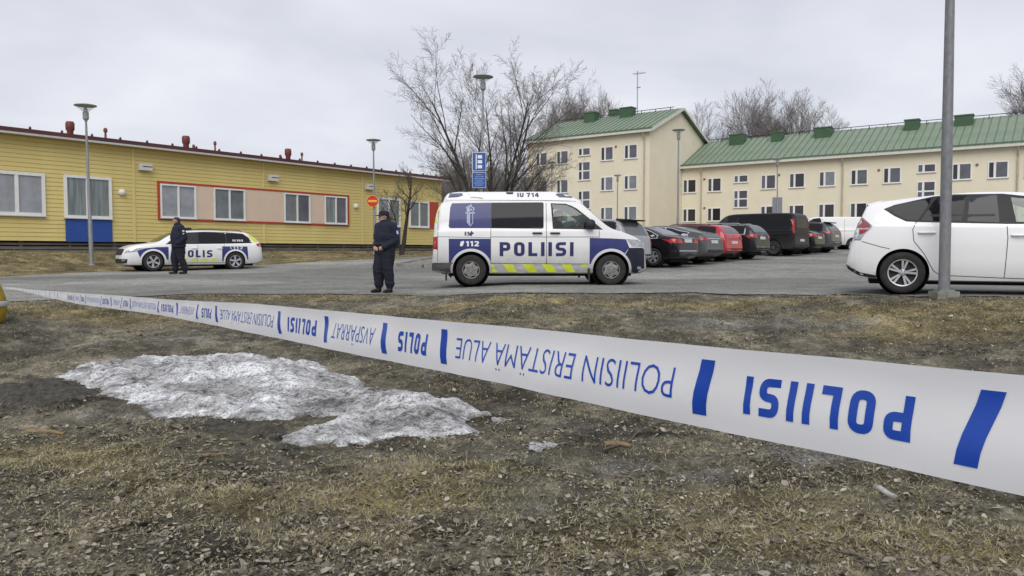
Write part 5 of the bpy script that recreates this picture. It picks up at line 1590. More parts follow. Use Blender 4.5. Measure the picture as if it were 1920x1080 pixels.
car('dark_estate_car', 'dark charcoal estate car with chrome window line beside the empty bay', slot(3, 4.77, -.2), rz_row, estate(4.77, 1.50, .98), M_DKBL, (-1.40, 1.40, .33), (-1.92, 1.0), [-1.08, -.15],
    dict(win=(.62, .54, 1.10, 1.36), lamp=[(.50, .86), (.87, .86), (.87, 1.0), (.50, .98)], plate=.80, bars=((.33, .46, .75, bd), (.47, .485, .7, M_CHROME)), lamp_side=[(-2.4, .86), (-2.1, .9), (-2.1, .98), (-2.36, 1.0)]), chrome=True, rails=(-1.7, .6))
# black panel van
bv_sp = dict(W=.99, wroof=.84,
             top=[(-2.50, .48), (-2.485, .9), (-2.47, 1.3), (-2.43, 1.72), (-2.36, 1.88), (-2.2, 1.94), (-1, 1.975), (.4, 1.97), (.8, 1.93), (1.0, 1.84), (1.45, 1.42), (1.6, 1.30), (1.72, 1.23), (2.1, 1.07), (2.36, .88), (2.45, .65), (2.48, .42)],
             belt=[(-2.5, .46), (-2.45, 1.1), (-2.2, 1.2), (1.2, 1.18), (1.6, 1.12), (2.0, .96), (2.3, .8), (2.48, .4)],
             bot=[(-2.5, .36), (-2.2, .27), (2.2, .25), (2.48, .3)], wid=[(-2.5, .9), (-2.44, .96), (-2.2, 1), (1.4, 1), (2.0, .94), (2.3, .82), (2.48, .6)], screen=(1.0, 1.6, .74, .86))
def bv_extra(sf, root):
    for ax in 'LR':
        sf.panel('arch_lip', ring_poly(-1.5, .335, .40, .47, R(-5), R(185), 22), ax, M_MATTE, .012, res=.1)
        sf.line('body_crease', [(-2.4, 1.12), (.3, 1.12)], ax, .02); sf.line('slide_rail', [(-2.3, 1.0), (-.2, 1.0)], ax, .025)
    sf.line('panel_gap', [(0, .5), (0, 1.85)], 'B', .015)
car('black_panel_van', 'black panel van with dark alloy wheels in the parked row', slot(5, 4.97, -.15), rz_row, bv_sp, M_MATTE, (-1.5, 1.45, .335), (.30, 1.42), [.80],
    dict(win=(.70, .66, 1.25, 1.72), lamp=[(.90, 1.0), (.945, 1.0), (.90, 1.70), (.86, 1.70)], plate=.62, bars=((.36, .5, .86, bd),), lamp_side=[(-2.47, .98), (-2.41, 1.0), (-2.385, 1.68), (-2.43, 1.72)]), style='dark10', extra=bv_extra, dark_glass=M_TINT)
car('black_hatchback', 'low black car parked just beyond the black panel van', slot(6.15, 4.5), rz_row, sedan(4.6, 1.45, 1.02, .6), M_BLK, (-1.35, 1.35, .32), (-1.6, 1.0), [-.65, .28],
    dict(win=(.60, .50, 1.10, 1.36), lamp=[(.42, .84), (.86, .82), (.87, .96), (.5, .97)], plate=.72, bars=((.36, .46, .7, bd),), lamp_side=[(-2.3, .84), (-2.02, .86), (-2.0, .95), (-2.26, .97)]), chrome=True)
car('grey_crossover', 'dusty graphite crossover at the far end of the parked row', slot(7.3, 4.4), rz_row, estate(4.4, 1.60, 1.04, .92), M_GREYB, (-1.32, 1.32, .345), (-1.7, .98), [-1.0, -.15],
    dict(win=(.62, .55, 1.18, 1.45), lamp=[(.45, .96), (.88, .94), (.88, 1.06), (.5, 1.06)], plate=.78, bars=((.36, .55, .75, bd), (.48, .50, .7, M_CHROME)), spoiler=(-2.0, -1.7, 1.555, .58), spoiler_mat=bd), rails=(-1.5, .5))
car('silver_people_carrier', 'silver grey tall car mostly hidden behind the nose of the police van', slot(-1.12, 4.5), rz_row, estate(4.5, 1.70, 1.04, .92), M_SILV, (-1.35, 1.35, .33), (-1.8, 1.0), [-1.0, -.15],
    dict(win=(.66, .58, 1.12, 1.52), lamp=[(.72, .9), (.88, .9), (.86, 1.3), (.76, 1.3)], plate=.75, bars=((.36, .5, .7, bd),), spoiler=(-2.12, -1.75, 1.64, .62), spoiler_mat=bd))
# white panel van standing across at the back
wv_sp = dict(bv_sp); wv_sp['W'] = .98
def wv_extra(sf, root):
    for ax in 'LR':
        sf.line('panel_gap', [(.28, .4), (.28, 1.85)], ax, .014); sf.line('body_crease', [(-2.4, 1.1), (1.3, 1.1)], ax, .016); sf.line('panel_gap', [(-1.0, .4), (-1.0, 1.85)], ax, .012)
wv = car('white_panel_van', None, (19.1, 47.4), PI - R(4), wv_sp, pm('white_van_paint', (.74, .74, .73), .35, coat=.3, dirt=(.25, .9, .45)), (-1.5, 1.45, .335), (.40, 1.42), [],
    dict(win=(.70, .66, 1.25, 1.72), lamp=[(.86, 1.0), (.955, 1.0), (.93, 1.4), (.85, 1.4)], plate=.62, bars=((.36, .5, .86, bd),)), style='steel', extra=wv_extra)
tag(wv, 'white panel van standing behind the row, partly hidden by the white family car', 'van')
# ------------------------------------------------------------------ lamp posts and signs
M_GALV = pm('galvanised_post', (.30, .31, .325), .5, metal=.35, var=.3, vscale=5, stretch=(3, 3, .6))
M_LAMPG = pm('lamp_top_grey', (.27, .28, .27), .5, var=.15)
M_LENS = pm('lamp_lens', (.55, .57, .56), .2, coat=.5, var=.15)
def clear_cone():
    m = bpy.data.materials.new('lamp_clear_cone'); m.use_nodes = True
    n, l = m.node_tree.nodes, m.node_tree.links
    n.remove(n['Principled BSDF'])
    tr = n.new('ShaderNodeBsdfTransparent'); tr.inputs[0].default_value = (.86, .88, .88, 1)
    gl = n.new('ShaderNodeBsdfPrincipled'); gl.inputs['Roughness'].default_value = .15; gl.inputs['Base Color'].default_value = (.8, .82, .82, 1)
    mx = n.new('ShaderNodeMixShader'); mx.inputs[0].default_value = .18
    l.new(tr.outputs[0], mx.inputs[1]); l.new(gl.outputs[0], mx.inputs[2]); l.new(mx.outputs[0], n['Material Output'].inputs[0])
    return m
M_CONE = clear_cone()
def lamp_post(x, y, z0, ztop, r_shade, label, r0=.075, r1=.038, lean=(0, 0)):
    root = empty('lamp_post', (x, y, z0))
    h = ztop - z0
    root.rotation_euler = (lean[1], lean[0], 0)
    mb = MB(); mb.lathe([(r0, -.3), (r0, .0), (r0 * .98, h * .28), (r0 * .8, h * .30), (r1, h - .62), (r1, h - .55)], 14); mb.build('pole', M_GALV, root, 40)
    mb = MB(); mb.lathe([(r0 * 1.7, -.05), (r0 * 1.7, .05), (r0 * 1.2, .07), (r0 * 1.2, .12)], 14); mb.build('base_collar', M_LAMPG, root, 40)
    mb = MB(); mb.lathe([(r1 * 1.1, h - .60), (r1 * 1.5, h - .55), (r_shade * .27, h - .50), (r_shade * .27, h - .26), (r_shade * .2, h - .24)], 16); hd = mb.build('lamp_housing', M_LAMPG, root, 40)
    mb = MB(); mb.lathe([(r_shade * .24, h - .245), (r_shade * .45, h - .17), (r_shade * .94, h - .03)], 28, cap=False); mb.build('glass_cone', M_CONE, hd, 60)
    mb = MB(); mb.lathe([(r_shade * .18, h - .25), (r_shade * .2, h - .17), (r_shade * .12, h - .1), (0, h - .09)], 16); mb.build('bulb', M_LENS, hd, 60)
    mb = MB(); mb.lathe([(r_shade * .93, h - .035), (r_shade, h - .03), (r_shade * .98, h - .005), (r_shade * .6, h + .025), (0, h + .04)], 28); mb.build('lamp_shade', M_LAMPG, hd, 40)
    tag(root, label, 'lamp post', 'lamp posts with conical heads')
    return root
def lp(px_base, px_top, py_top, Y, label, r_shade=.38, **k):
    b = at(px_base, 500, Y); t = at(px_top, py_top, Y)
    z0 = gz1(b.x, Y)
    ln = math.atan2(t.x - b.x, t.z - z0)
    return lamp_post(b.x, Y, z0, t.z, r_shade, label, lean=(ln, 0), **k)
lp(172, 160, 197, 28.3, 'lamp post on the grass verge in front of the blue panel')
LP2 = lp(703, 700, 262, 40.0, 'lamp post carrying the round no entry sign behind the standing officer')
LP3 = lp(900, 906, 143, 30.6, 'tall lamp post carrying the blue parking sign behind the police van', r_shade=.40)
lp(1270, 1272.5, 243, 43.0, 'lamp post in front of the gable of the three storey block', r_shade=.37)
lp(1157, 1158, 328, 62.0, 'small far lamp post between the two window columns of the three storey block', r_shade=.32, r0=.06)
lp(1034, 1035, 304, 58.0, 'far lamp post behind the bare branches at the left of the three storey block', r_shade=.34, r0=.06)
LP4 = lp(1457, 1457.5, 297, 52.0, 'far lamp post with a grey sign back above the black panel van', r_shade=.34, r0=.06)

def disc_sign():
    p = at(698.5, 377, 39.86)
    root = empty('no_entry_sign', p)
    mb = MB(); mb.lathe([(.0, .02), (.30, .02), (.305, 0), (.30, -.012), (0, -.012)], 36, axis='y'); pl = mb.build('plate', pm('sign_yellow', (.72, .45, .02), .4), root, 40)
    mb = MB(); mb.lathe([(.28, -0.0103), (.28, -.018), (0, -.018)], 36, axis='y'); mb.build('red_disc', pm('sign_red', (.52, .02, .02), .4), root, 40)
    mb = MB(); mb.box(-.225, .225, -.026, -.0185, -.055, .055); mb.build('yellow_bar', MATS['sign_yellow'], root)
    mb = MB(); mb.box(-.03, .03, .02, .12, -.1, .1); mb.build('clamp', M_GALV, root)
    tag(root, 'round red no entry sign with a yellow bar on the lamp post', 'road sign')
disc_sign()
def parking_sign():
    Y = 30.42
    a, b = at(885.5, 285.5, Y), at(911.5, 320.5, Y)
    c, d = at(884, 323, Y), at(910.5, 352, Y)
    x0 = (a.x + b.x) / 2
    root = empty('parking_sign', (x0, Y, b.z))
    M_SB = pm('sign_blue', (.018, .085, .33), .4, var=.1); M_SW = pm('sign_white', (.72, .73, .74), .4)
    W2, Hh = (b.x - a.x) / 2, a.z - b.z
    mb = MB(); mb.box(-W2, W2, .0, .02, 0, Hh); p1 = mb.build('plate', M_SW, root)
    mb = MB(); mb.box(-W2 + .018, W2 - .018, -.004, -.0005, .018, Hh - .018); mb.build('blue_field', M_SB, root)
    mb = MB(); mb.box(-W2 * .5, -W2 * .36, -.008, -.0045, Hh * .1, Hh * .9); mb.build('white_line', M_SW, root)
    for k in range(3):
        z = Hh * (.14 + .265 * k)
        mb = MB(); mb.box(-W2 * .22, W2 * .42, -.008, -.0045, z, z + Hh * .175); mb.build('white_bay', M_SW, root)
    H2 = c.z - d.z
    zt = c.z - b.z
    mb = MB(); mb.box(-W2 * 1.02, W2 * .98, .0, .02, zt - H2, zt); p2 = mb.build('plate', M_SW, root)
    mb = MB(); mb.box(-W2 * 1.02 + .014, W2 * .98 - .014, -.004, -.0005, zt - H2 + .014, zt - .014); mb.build('blue_field', M_SB, root)
    # faint rows of lettering too small to read in the photograph
    for k, (u0, u1) in enumerate(((.30, .72), (.22, .80), (.14, .88), (.24, .78), (.14, .86), (.22, .80))):
        z = zt - H2 * (.15 + .135 * k)
        x = -W2 + 2 * W2 * u0
        row = MB()
        while x < -W2 + 2 * W2 * u1:
            w = random.uniform(.012, .028); row.box(x, x + w, -.0075, -.0045, z - .018, z + random.uniform(.008, .016)); x += w + random.uniform(.006, .016)
        o = row.build('small_lettering', pm('sign_pale_blue', (.30, .40, .60), .4), root); o['kind'] = 'stuff'
    mb = MB(); mb.box(-.03, .03, .02, .13, .2, .3); mb.build('clamp', M_GALV, root)
    tag(root, 'blue parking sign with white bay symbol above a blue text plate', 'road sign')
parking_sign()
p0, p1 = at(1448, 401, 51.85), at(1467, 370, 51.85)
rs_ = empty('sign_back', ((p0.x + p1.x) / 2, 51.85, p0.z))
w2, hh = (p1.x - p0.x) / 2, p1.z - p0.z
mb = MB(); mb.box(-w2, w2, 0, .03, 0, hh); mb.build('plate', pm('sign_back_grey', (.20, .22, .235), .5, var=.15), rs_)
mb = MB(); mb.box(-.05, .05, -.04, -.001, .05, hh - .05); mb.build('bracket', M_GALV, rs_)
tag(rs_, 'grey back of a rectangular sign on the far lamp post above the black panel van', 'road sign')

# the tall steel pole in front of the white family car
b = at(1770, 552, 11.35)
zg = gz1(b.x, 11.35)
pole = empty('steel_pole', (b.x, 11.35, zg))
pole.rotation_euler = (0, R(-.35), 0)
mb = MB(); mb.lathe([(.078, .07), (.076, 2.0), (.062, 4.5), (.05, 7.0), (.0, 7.02)], 20); mb.build('pole', pm('weathered_galvanised_pole', (.245, .25, .265), .55, metal=.25, var=.35, vscale=14, stretch=(1, 1, .5), bump=.1), pole, 40)
mb = MB(); mb.prism([(-.16, -.13), (.16, -.13), (.165, .13), (-.165, .13)], 'z', -.3, .085); fo = mb.build('concrete_footing', pm('mossy_concrete', (.28, .28, .255), .95, col2=(.13, .14, .085), vscale=9, bump=.5), pole)
mb = MB(); mb.box(-.11, .11, -.09, .09, .086, .105); mb.build('base_plate', M_GALV, pole)
tag(pole, 'tall galvanised steel pole on a concrete footing in front of the white family car', 'pole')

# rounded yellow thing at the left edge
yb_ = at(-16, 540, 10.9)
zg = gz1(yb_.x, 10.9)
root = empty('yellow_bollard', (yb_.x, 10.9, zg))
mb = MB(); mb.lathe([(.10, -.02), (.15, .05), (.178, .16), (.185, .26), (.165, .38), (.12, .52), (.09, .60), (.05, .63), (0, .635)], 24); mb.build('cover', pm('mustard_cover', (.36, .24, .015), .65, col2=(.20, .13, .008), vscale=6, bump=.3, bscale=12), root, 60)
mb = MB(); mb.lathe([(.192, .24), (.2, .26), (.2, .30), (.19, .32)], 24, cap=False); mb.build('tape_wrap', pm('wrapped_tape', (.5, .5, .5), .4, var=.3), root, 60)
tag(root, 'rounded mustard yellow object at the left edge where the tape ends', 'bollard')

# ------------------------------------------------------------------ police tape
TW = 0.100
def tape_film():
    m = pm('tape_white_film', (.90, .90, .91), .32, var=.05, vscale=5, stretch=(1, 1, 3), spec=.5, bump=.05, bscale=7)
    n, l = m.node_tree.nodes, m.node_tree.links
    tr = n.new('ShaderNodeBsdfTranslucent'); tr.inputs[0].default_value = (.88, .89, .92, 1)
    mx = n.new('ShaderNodeMixShader'); mx.inputs[0].default_value = .40
    l.new(n['Principled BSDF'].outputs[0], mx.inputs[1]); l.new(tr.outputs[0], mx.inputs[2]); l.new(mx.outputs[0], n['Material Output'].inputs[0])
    return m
M_TAPE = tape_film()
M_TBLUE = pm('tape_blue_print', (.010, .062, .40), .32, var=.12, vscale=30, spec=.5)
# control points: photograph column, top row, bottom row -> real positions along the straight pull of the tape
def tape_d(px): return .9236 / (.744 + (px - 960) / FPX)
TP = [(2600, 752, 1210), (2200, 726, 1030), (1920, 705, 929), (1600, 674, 860), (1280, 645, 795), (960, 613.5, 723), (800, 599, 691.5), (640, 584.5, 659), (480, 570, 626), (380, 565, 606), (300, 560.5, 591), (220, 554, 580), (150, 549.5, 570.5), (100, 546, 560), (60, 543, 550.5), (30, 539.5, 544), (6, 537.5, 541)]
tape_pts = []
for px, yt, yb2 in TP:
    d = tape_d(px)
    tape_pts.append((at(px, yt, d), at(px, yb2, d), d))
# arc length along the tape, measured from the first blue bar (column 1835)
S_ = [0.0]
for i in range(1, len(tape_pts)):
    a = (tape_pts[i - 1][0] + tape_pts[i - 1][1]) / 2; b = (tape_pts[i][0] + tape_pts[i][1]) / 2
    S_.append(S_[-1] + math.hypot(a.x - b.x, a.y - b.y))
TOPC = np.array([p[0] for p in tape_pts]); BOTC = np.array([p[1] for p in tape_pts])
def s_of_px(px):
    d = tape_d(px)
    return float(np.interp(d, [p[2] for p in tape_pts], S_))
TAPE_DIR = Vector((-.744, 1, 0)).normalized(); TAPE_N = Vector((-TAPE_DIR.y, TAPE_DIR.x, 0)) * -1   # towards the camera side is -TAPE_N or +TAPE_N
if TAPE_N.dot(Vector((0, 0, 0)) - Vector((.03, 1.2, 0))) < 0: TAPE_N = -TAPE_N
def tape_pos(s, v, off=0.0):
    """s metres along, v from 0 (lower edge) to 1 (upper edge); slight cupping and ripples"""
    t = [float(pchip(S_, TOPC[:, k], s)) for k in range(3)]; b = [float(pchip(S_, BOTC[:, k], s)) for k in range(3)]
    p = Vector(b).lerp(Vector(t), v)
    amp = .0022 * math.exp(-max(0, s - .6) / 1.6) + .0012
    bow = amp * math.sin((v - .08) * 2 * PI * .95 + .35) + .0022 * math.sin(s * 9 + v * 3) + .0012 * math.sin(s * 31 + v * 5) + .0016 * math.exp(-((s - 1.02 - .05 * v) / .012) ** 2) + .0014 * math.exp(-((s - .52 + .09 * v) / .010) ** 2) + .0016 * math.exp(-((s - 1.95 + .12 * v) / .014) ** 2)
    return p + TAPE_N * (bow + off) + TAPE_DIR * (amp * .5 * math.sin((v - .1) * 2 * PI))
ss = list(np.arange(0, S_[-1], .02)) + [S_[-1]]
nv = 14
Vt = np.array([tape_pos(s, j / nv) for s in ss for j in range(nv + 1)])
ni = len(ss)
ii = np.arange(ni * (nv + 1)).reshape(ni, nv + 1)
Ft = np.stack([ii[:-1, :-1], ii[:-1, 1:], ii[1:, 1:], ii[1:, :-1]], -1).reshape(-1, 4)
tape_me = fast_mesh('police_tape', Vt, Ft, True)
tape = link('police_tape', tape_me, None, M_TAPE)
tag(tape, 'white plastic police tape with blue lettering stretched across the foreground', 'tape')
def print_on(name, V2, T):
    """V2 in (s, v)"""
    mb = MB(); mb.add([tape_pos(s, v, .0009) for s, v in V2], T)
    o = mb.build(name, M_TBLUE, tape, 60)
    return o
def tape_text(body, s0, s1, v0, v1, bold):
    # upside down: reading direction runs away from the near end, letters stand on the upper side
    if bold: V, T = block_tris(body, .215, .24)
    else: V, T = text_tris(body, -.011, 1.02)
    V2 = [(s0 + (s1 - s0) * x, v1 - (v1 - v0) * y) for x, y in V]
    V2, T2 = refine([(a, b * TW) for a, b in V2], T, .012)
    return print_on('lettering', [(a, b / TW) for a, b in V2], T2)
s_bar0 = s_of_px(1835)
PER = [('POLIISI', .308, True), ('POLIISIN ERISTÄMÄ ALUE', .600, False), ('POLIS', .231, True), ('AVSPÄRRAT', .309, False)]
s = s_bar0 - .0
cyc = -1
cells = []
s_cur = s_bar0
while s_cur < S_[-1] - 3.2:
    for w, L, bo in PER:
        cells.append((w, s_cur, L, bo)); s_cur += L
for w, s0, L, bo in cells:
    if s0 > S_[-1] - 3.0: break
    lean = max(-.006, .0085 - .0094 * (s0 - s_bar0))
    bar = [(s0 - 0.0103 + lean, .16), (s0 + 0.0103 + lean, .16), (s0 + 0.0103 - lean, .84), (s0 - 0.0103 - lean, .84)]
    Vb, Tb = fill_poly([(a, v * TW) for a, v in bar], .012)
    print_on('blue_bar', [(a, v / TW) for a, v in Vb], Tb)
    if s0 > 6.2: continue
    if bo: tape_text(w, s0 + .058, s0 + L - .06, .27, .70, True)
    else: tape_text(w, s0 + .045, s0 + L - .04, .22 if 'Ä' in w else .28, .70, False)
# ------------------------------------------------------------------ people
M_SKIN = pm('skin', (.50, .30, .22), .55, var=.12, vscale=14)
M_HAIR = pm('dark_hair', (.035, .026, .02), .7, var=.4, vscale=60)
M_UNI = pm('navy_uniform_cloth', (.006, .008, .021), .85, col2=(.013, .016, .034), vscale=12, bump=.5, bscale=55)
M_UNI2 = pm('dark_trouser_cloth', (.006, .007, .015), .88, col2=(.012, .014, .026), vscale=12, bump=.5, bscale=55)
M_BOOT = pm('black_boot', (.010, .010, .010), .5, var=.3)
M_REFL = pm('pale_reflective_patch', (.55, .57, .60), .5)

def capsule(mb, p0, r0, p1, r1, n=14, rings=5, sx=1.0):
    """tapered capsule; sx widens the section across the local y direction"""
    p0, p1 = Vector(p0), Vector(p1)
    d = p1 - p0; L = d.length; t = d / L if L > 1e-6 else Vector((0, 0, 1))
    ref = Vector((0, 1, 0)) if abs(t.y) < .9 else Vector((1, 0, 0))
    b = (ref - t * ref.dot(t)).normalized(); a = b.cross(t)
    prof = []
    for i in range(rings): 
        an = -PI / 2 + PI / 2 * i / rings; prof.append((p0 + t * r0 * math.sin(an), r0 * math.cos(an)))
    prof.append((p0, r0)); prof.append((p1, r1))
    for i in range(1, rings + 1):
        an = PI / 2 * i / rings; prof.append((p1 + t * r1 * math.sin(an), r1 * math.cos(an)))
    V, Fs = [], []
    for c, r in prof:
        for j in range(n):
            an = 2 * PI * j / n; V.append(c + a * math.cos(an) * r + b * math.sin(an) * r * sx)
    for i in range(len(prof) - 1):
        for j in range(n): Fs.append((i * n + j, i * n + (j + 1) % n, (i + 1) * n + (j + 1) % n, (i + 1) * n + j))
    Fs.append(tuple(range(n))[::-1]); Fs.append(tuple((len(prof) - 1) * n + j for j in range(n)))
    mb.add(V, Fs)

def person(name, prims, mats, root, voxel=.0095, smooth=4, folds=.008, bulk=1.0):
    """prims: (p0, r0, p1, r1, sx, material index); fused by remeshing into one continuous body"""
    mb = MB()
    prims = [(p0, r0 * (bulk if mi in (0, 3) and r0 > .05 else 1), p1, r1 * (bulk if mi in (0, 3) and r1 > .045 else 1), sx, mi) for p0, r0, p1, r1, sx, mi in prims]
    for p0, r0, p1, r1, sx, mi in prims: capsule(mb, p0, r0, p1, r1, sx=sx)
    me = mb.mesh(name)
    o = bpy.data.objects.new('tmp', me); COL.objects.link(o)
    rm = o.modifiers.new('r', 'REMESH'); rm.mode = 'VOXEL'; rm.voxel_size = voxel
    sm = o.modifiers.new('s', 'SMOOTH'); sm.factor = .5; sm.iterations = smooth
    dg = bpy.context.evaluated_depsgraph_get(); dg.update()
    out = bpy.data.meshes.new_from_object(o.evaluated_get(dg))
    bpy.data.objects.remove(o); bpy.data.meshes.remove(me)
    n = len(out.polygons)
    C = np.empty(n * 3); out.polygons.foreach_get('center', C); C = C.reshape(-1, 3)
    best = np.full(n, 1e9); mi_ = np.zeros(n, np.int32)
    for p0, r0, p1, r1, sx, mi in prims:
        a, b = np.array(p0, float), np.array(p1, float); ab = b - a; L2 = max(1e-9, ab @ ab)
        t = np.clip(((C - a) @ ab) / L2, 0, 1)
        q = C - (a + t[:, None] * ab)
        q[:, 1] /= sx
        d = np.sqrt((q ** 2).sum(1)) - (r0 + (r1 - r0) * t)
        k = d < best; best[k] = d[k]; mi_[k] = mi
    out.materials.clear()
    for m in mats: out.materials.append(m)
    out.polygons.foreach_set('material_index', mi_)
    # cloth folds
    nv_ = len(out.vertices); P = np.empty(nv_ * 3); out.vertices.foreach_get('co', P); P = P.reshape(-1, 3)
    Nn = np.empty(nv_ * 3); out.vertices.foreach_get('normal', Nn); Nn = Nn.reshape(-1, 3)
    zmask = sstep((1.30 - P[:, 2]) / .1) * sstep((P[:, 2] - .12) / .1)
    f = fbm(P[:, 0] * 9 + P[:, 1] * 14, P[:, 2] * 17 + P[:, 1] * 5, 7, 3) * folds * 2
    P += Nn * (f * zmask)[:, None]
    out.vertices.foreach_set('co', P.ravel())
    out.shade_smooth(); out.update()
    out.name = name
    return link('body', out, root)

def hand(prims, wrist, direction, across, thumb, mi, s=1.0, curl=.6):
    """palm plus four fingers of different lengths and a thumb leaving the side of the palm"""
    w = Vector(wrist); d = Vector(direction).normalized(); a = Vector(across).normalized(); nrm = d.cross(a).normalized() * thumb
    k = w + d * .075 * s
    prims.append((w, .026 * s, k, .030 * s, 1.0, mi))
    prims.append((w + a * .018 * s, .02 * s, k + a * .024 * s, .02 * s, 1.0, mi)); prims.append((w - a * .018 * s, .02 * s, k - a * .024 * s, .02 * s, 1.0, mi))
    for i, (off, L) in enumerate(((-.033, .062), (-.011, .075), (.011, .07), (.033, .055))):
        b0 = k + a * off * s
        b1 = b0 + (d * math.cos(curl * .5) + nrm * math.sin(curl * .5)) * L * .5 * s
        b2 = b1 + (d * math.cos(curl * 1.5) + nrm * math.sin(curl * 1.5)) * L * .5 * s
        prims.append((b0, .0105 * s, b1, .0098 * s, 1.0, mi)); prims.append((b1, .0098 * s, b2, .0085 * s, 1.0, mi))
    t0 = w + d * .025 * s - a * .03 * s; t1 = t0 + (d * .6 - a * .55 + nrm * .4).normalized() * .04 * s; t2 = t1 + (d * .9 - a * .1 + nrm * .35).normalized() * .03 * s
    prims.append((t0, .014 * s, t1, .012 * s, 1.0, mi)); prims.append((t1, .012 * s, t2, .0095 * s, 1.0, mi))

def head(prims, c, s=1.0, skin=1, hair=2, long_hair=False, cap=False):
    """head with face looking along +x; c is the centre of the skull"""
    cx, cy, cz = c
    P = lambda x, y, z: (cx + x * s, cy + y * s, cz + z * s)
    prims.append((P(-.012, 0, .02), .088 * s, P(.012, 0, .022), .086 * s, .88, skin))
    prims.append((P(.03, 0, -.03), .062 * s, P(.045, 0, -.075), .045 * s, .95, skin))     # jaw
    prims.append((P(.066, 0, -.09), .024 * s, P(.060, 0, -.085), .026 * s, 1.2, skin))    # chin
    prims.append((P(.092, 0, .018), .010 * s, P(.108, 0, -.018), .014 * s, .9, skin))     # nose
    prims.append((P(.082, -.012, -.052), .012 * s, P(.082, .012, -.052), .012 * s, 1.0, 5))   # mouth
    for sy in (-1, 1):
        prims.append((P(.0, sy * .084, .0), .016 * s, P(-.006, sy * .086, .022), .018 * s, .5, skin))  # ear
        prims.append((P(.086, sy * .020, .033), .010 * s, P(.080, sy * .042, .033), .009 * s, 1.0, skin))  # brow
    if hair is not None:
        prims.append((P(-.03, 0, .05), .086 * s, P(.005, 0, .062), .078 * s, .92, hair))
        prims.append((P(-.052, 0, .01), .070 * s, P(-.045, 0, -.045), .055 * s, 1.05, hair))
def eyes(root, body, c, s=1.0):
    for sy in (-1, 1):
        mb = MB(); mb.lathe([(0, -.009), (.007, -.006), (.009, 0), (.007, .006), (0, .009)], 10, (c[0] + .082 * s, c[1] + sy * .031 * s, c[2] + .014 * s), 'x')
        mb.build('eye', pm('eye_dark', (.05, .04, .035), .2), body, 60)

def turn(prims, k0, yaw):
    """turn the head (prims from index k0 on) about the vertical axis of the neck"""
    c, s_ = math.cos(yaw), math.sin(yaw)
    rot = lambda p: (p[0] * c - p[1] * s_, p[0] * s_ + p[1] * c, p[2])
    for i in range(k0, len(prims)):
        p0, r0, p1, r1, sx, mi = prims[i]; prims[i] = (rot(tuple(p0)), r0, rot(tuple(p1)), r1, sx, mi)

# ---- officer standing left of the van: cap, dark navy overalls, hands at the belt
woman_loc = at(723, 546, 15.35)
wz = gz1(woman_loc.x, 15.35) + .012
wo = empty('person', (woman_loc.x, 15.35, wz), math.atan2(-.78, -.62))
WYAW = R(-34)
pr = []
U, S, H, T_, B = 0, 1, 2, 3, 4
pr += [((0, -.02, .86), .150, (.0, .02, .98), .150, 1.22, T_), ((0, 0, .98), .148, (.01, 0, 1.12), .160, 1.18, U), ((.01, 0, 1.12), .158, (-.005, 0, 1.28), .140, 1.32, U),
       ((-.01, -.11, 1.325), .075, (-.01, .11, 1.325), .075, 1.0, U), ((-.005, 0, 1.33), .085, (.005, 0, 1.405), .062, 1.0, U), ((.0, 0, 1.38), .052, (.012, 0, 1.45), .05, 1.0, S)]
for sy, fx, kx in ((1, .02, .03), (-1, .10, .09)):
    pr += [((0, sy * .085, .86), .118, (kx, sy * .105, .50), .092, 1.0, T_), ((kx, sy * .105, .50), .090, (fx - .03, sy * .115, .18), .078, 1.0, T_),
           ((fx - .03, sy * .115, .22), .074, (fx - .02, sy * .118, .07), .058, 1.0, B), ((fx - .05, sy * .118, .042), .042, (fx + .13, sy * .135, .034), .034, 1.15, B)]
# arms: elbows out, hands meeting at the front of the belt
for sy in (1, -1):
    sh = (-.01, sy * .185, 1.31); el = (-.045, sy * .255, 1.04); wr = (.15, sy * .150, .915)
    pr += [(sh, .082, el, .066, 1.0, U), (el, .064, wr, .048, 1.0, U)]
    hand(pr, (.165, sy * .140, .91), (.35, -sy * .75, -.35), (.3, .25 * sy, 1.0), sy, S, .95, .7)
k0 = len(pr)
head(pr, (.022, 0, 1.505), .98)
pr += [((-.085, 0, 1.46), .04, (-.10, 0, 1.40), .03, 1.2, H)]
turn(pr, k0, WYAW)
wb = person('officer_body', pr, [M_UNI, M_SKIN, M_HAIR, M_UNI2, M_BOOT, pm('lips', (.34, .14, .12), .5)], wo, bulk=1.24)
eyes(wo, wb, (.022, 0, 1.505), .98)
for e_ in wb.children: e_.rotation_euler = (0, 0, WYAW)
mb = MB()
mb.lathe([(.100, 1.535), (.104, 1.56), (.106, 1.585), (.092, 1.615), (.06, 1.632), (0, 1.637)], 24, (.018, 0, 0)); cap_ = mb.build('cap', M_UNI, wo, 50); cap_.rotation_euler = (0, 0, WYAW)
mb = MB(); mb.add([(.018 + (.100 + .085 * math.cos(a) * k) * math.cos(a), (.10 + .02 * k) * math.sin(a) * .92, 1.545 - .022 * k * math.cos(a) + dz) for dz in (0, .008) for k in (0, 1) for a in np.linspace(-1.15, 1.15, 13)],
       [(i, i + 1, 13 + i + 1, 13 + i) for i in range(12)] + [(26 + i, 39 + i, 39 + i + 1, 26 + i + 1) for i in range(12)] + [(13 + i, 13 + i + 1, 39 + i + 1, 39 + i) for i in range(12)])
mb.build('visor', M_UNI, cap_, 50)
mb = MB(); mb.lathe([(.012, .0), (.011, -.004), (0, -.005)], 10, (.118, .0, 1.585), 'x'); mb.build('cap_badge', M_REFL, cap_)
mb = MB(); mb.lathe([(.205, .945), (.209, .95), (.209, .995), (.205, 1.0)], 28, cap=False)
for v in range(len(mb.v)): x, y, z = mb.v[v]; mb.v[v] = (x * .93 + .0, y * 1.14, z)
bl = mb.build('belt', M_BOOT, wo, 50)
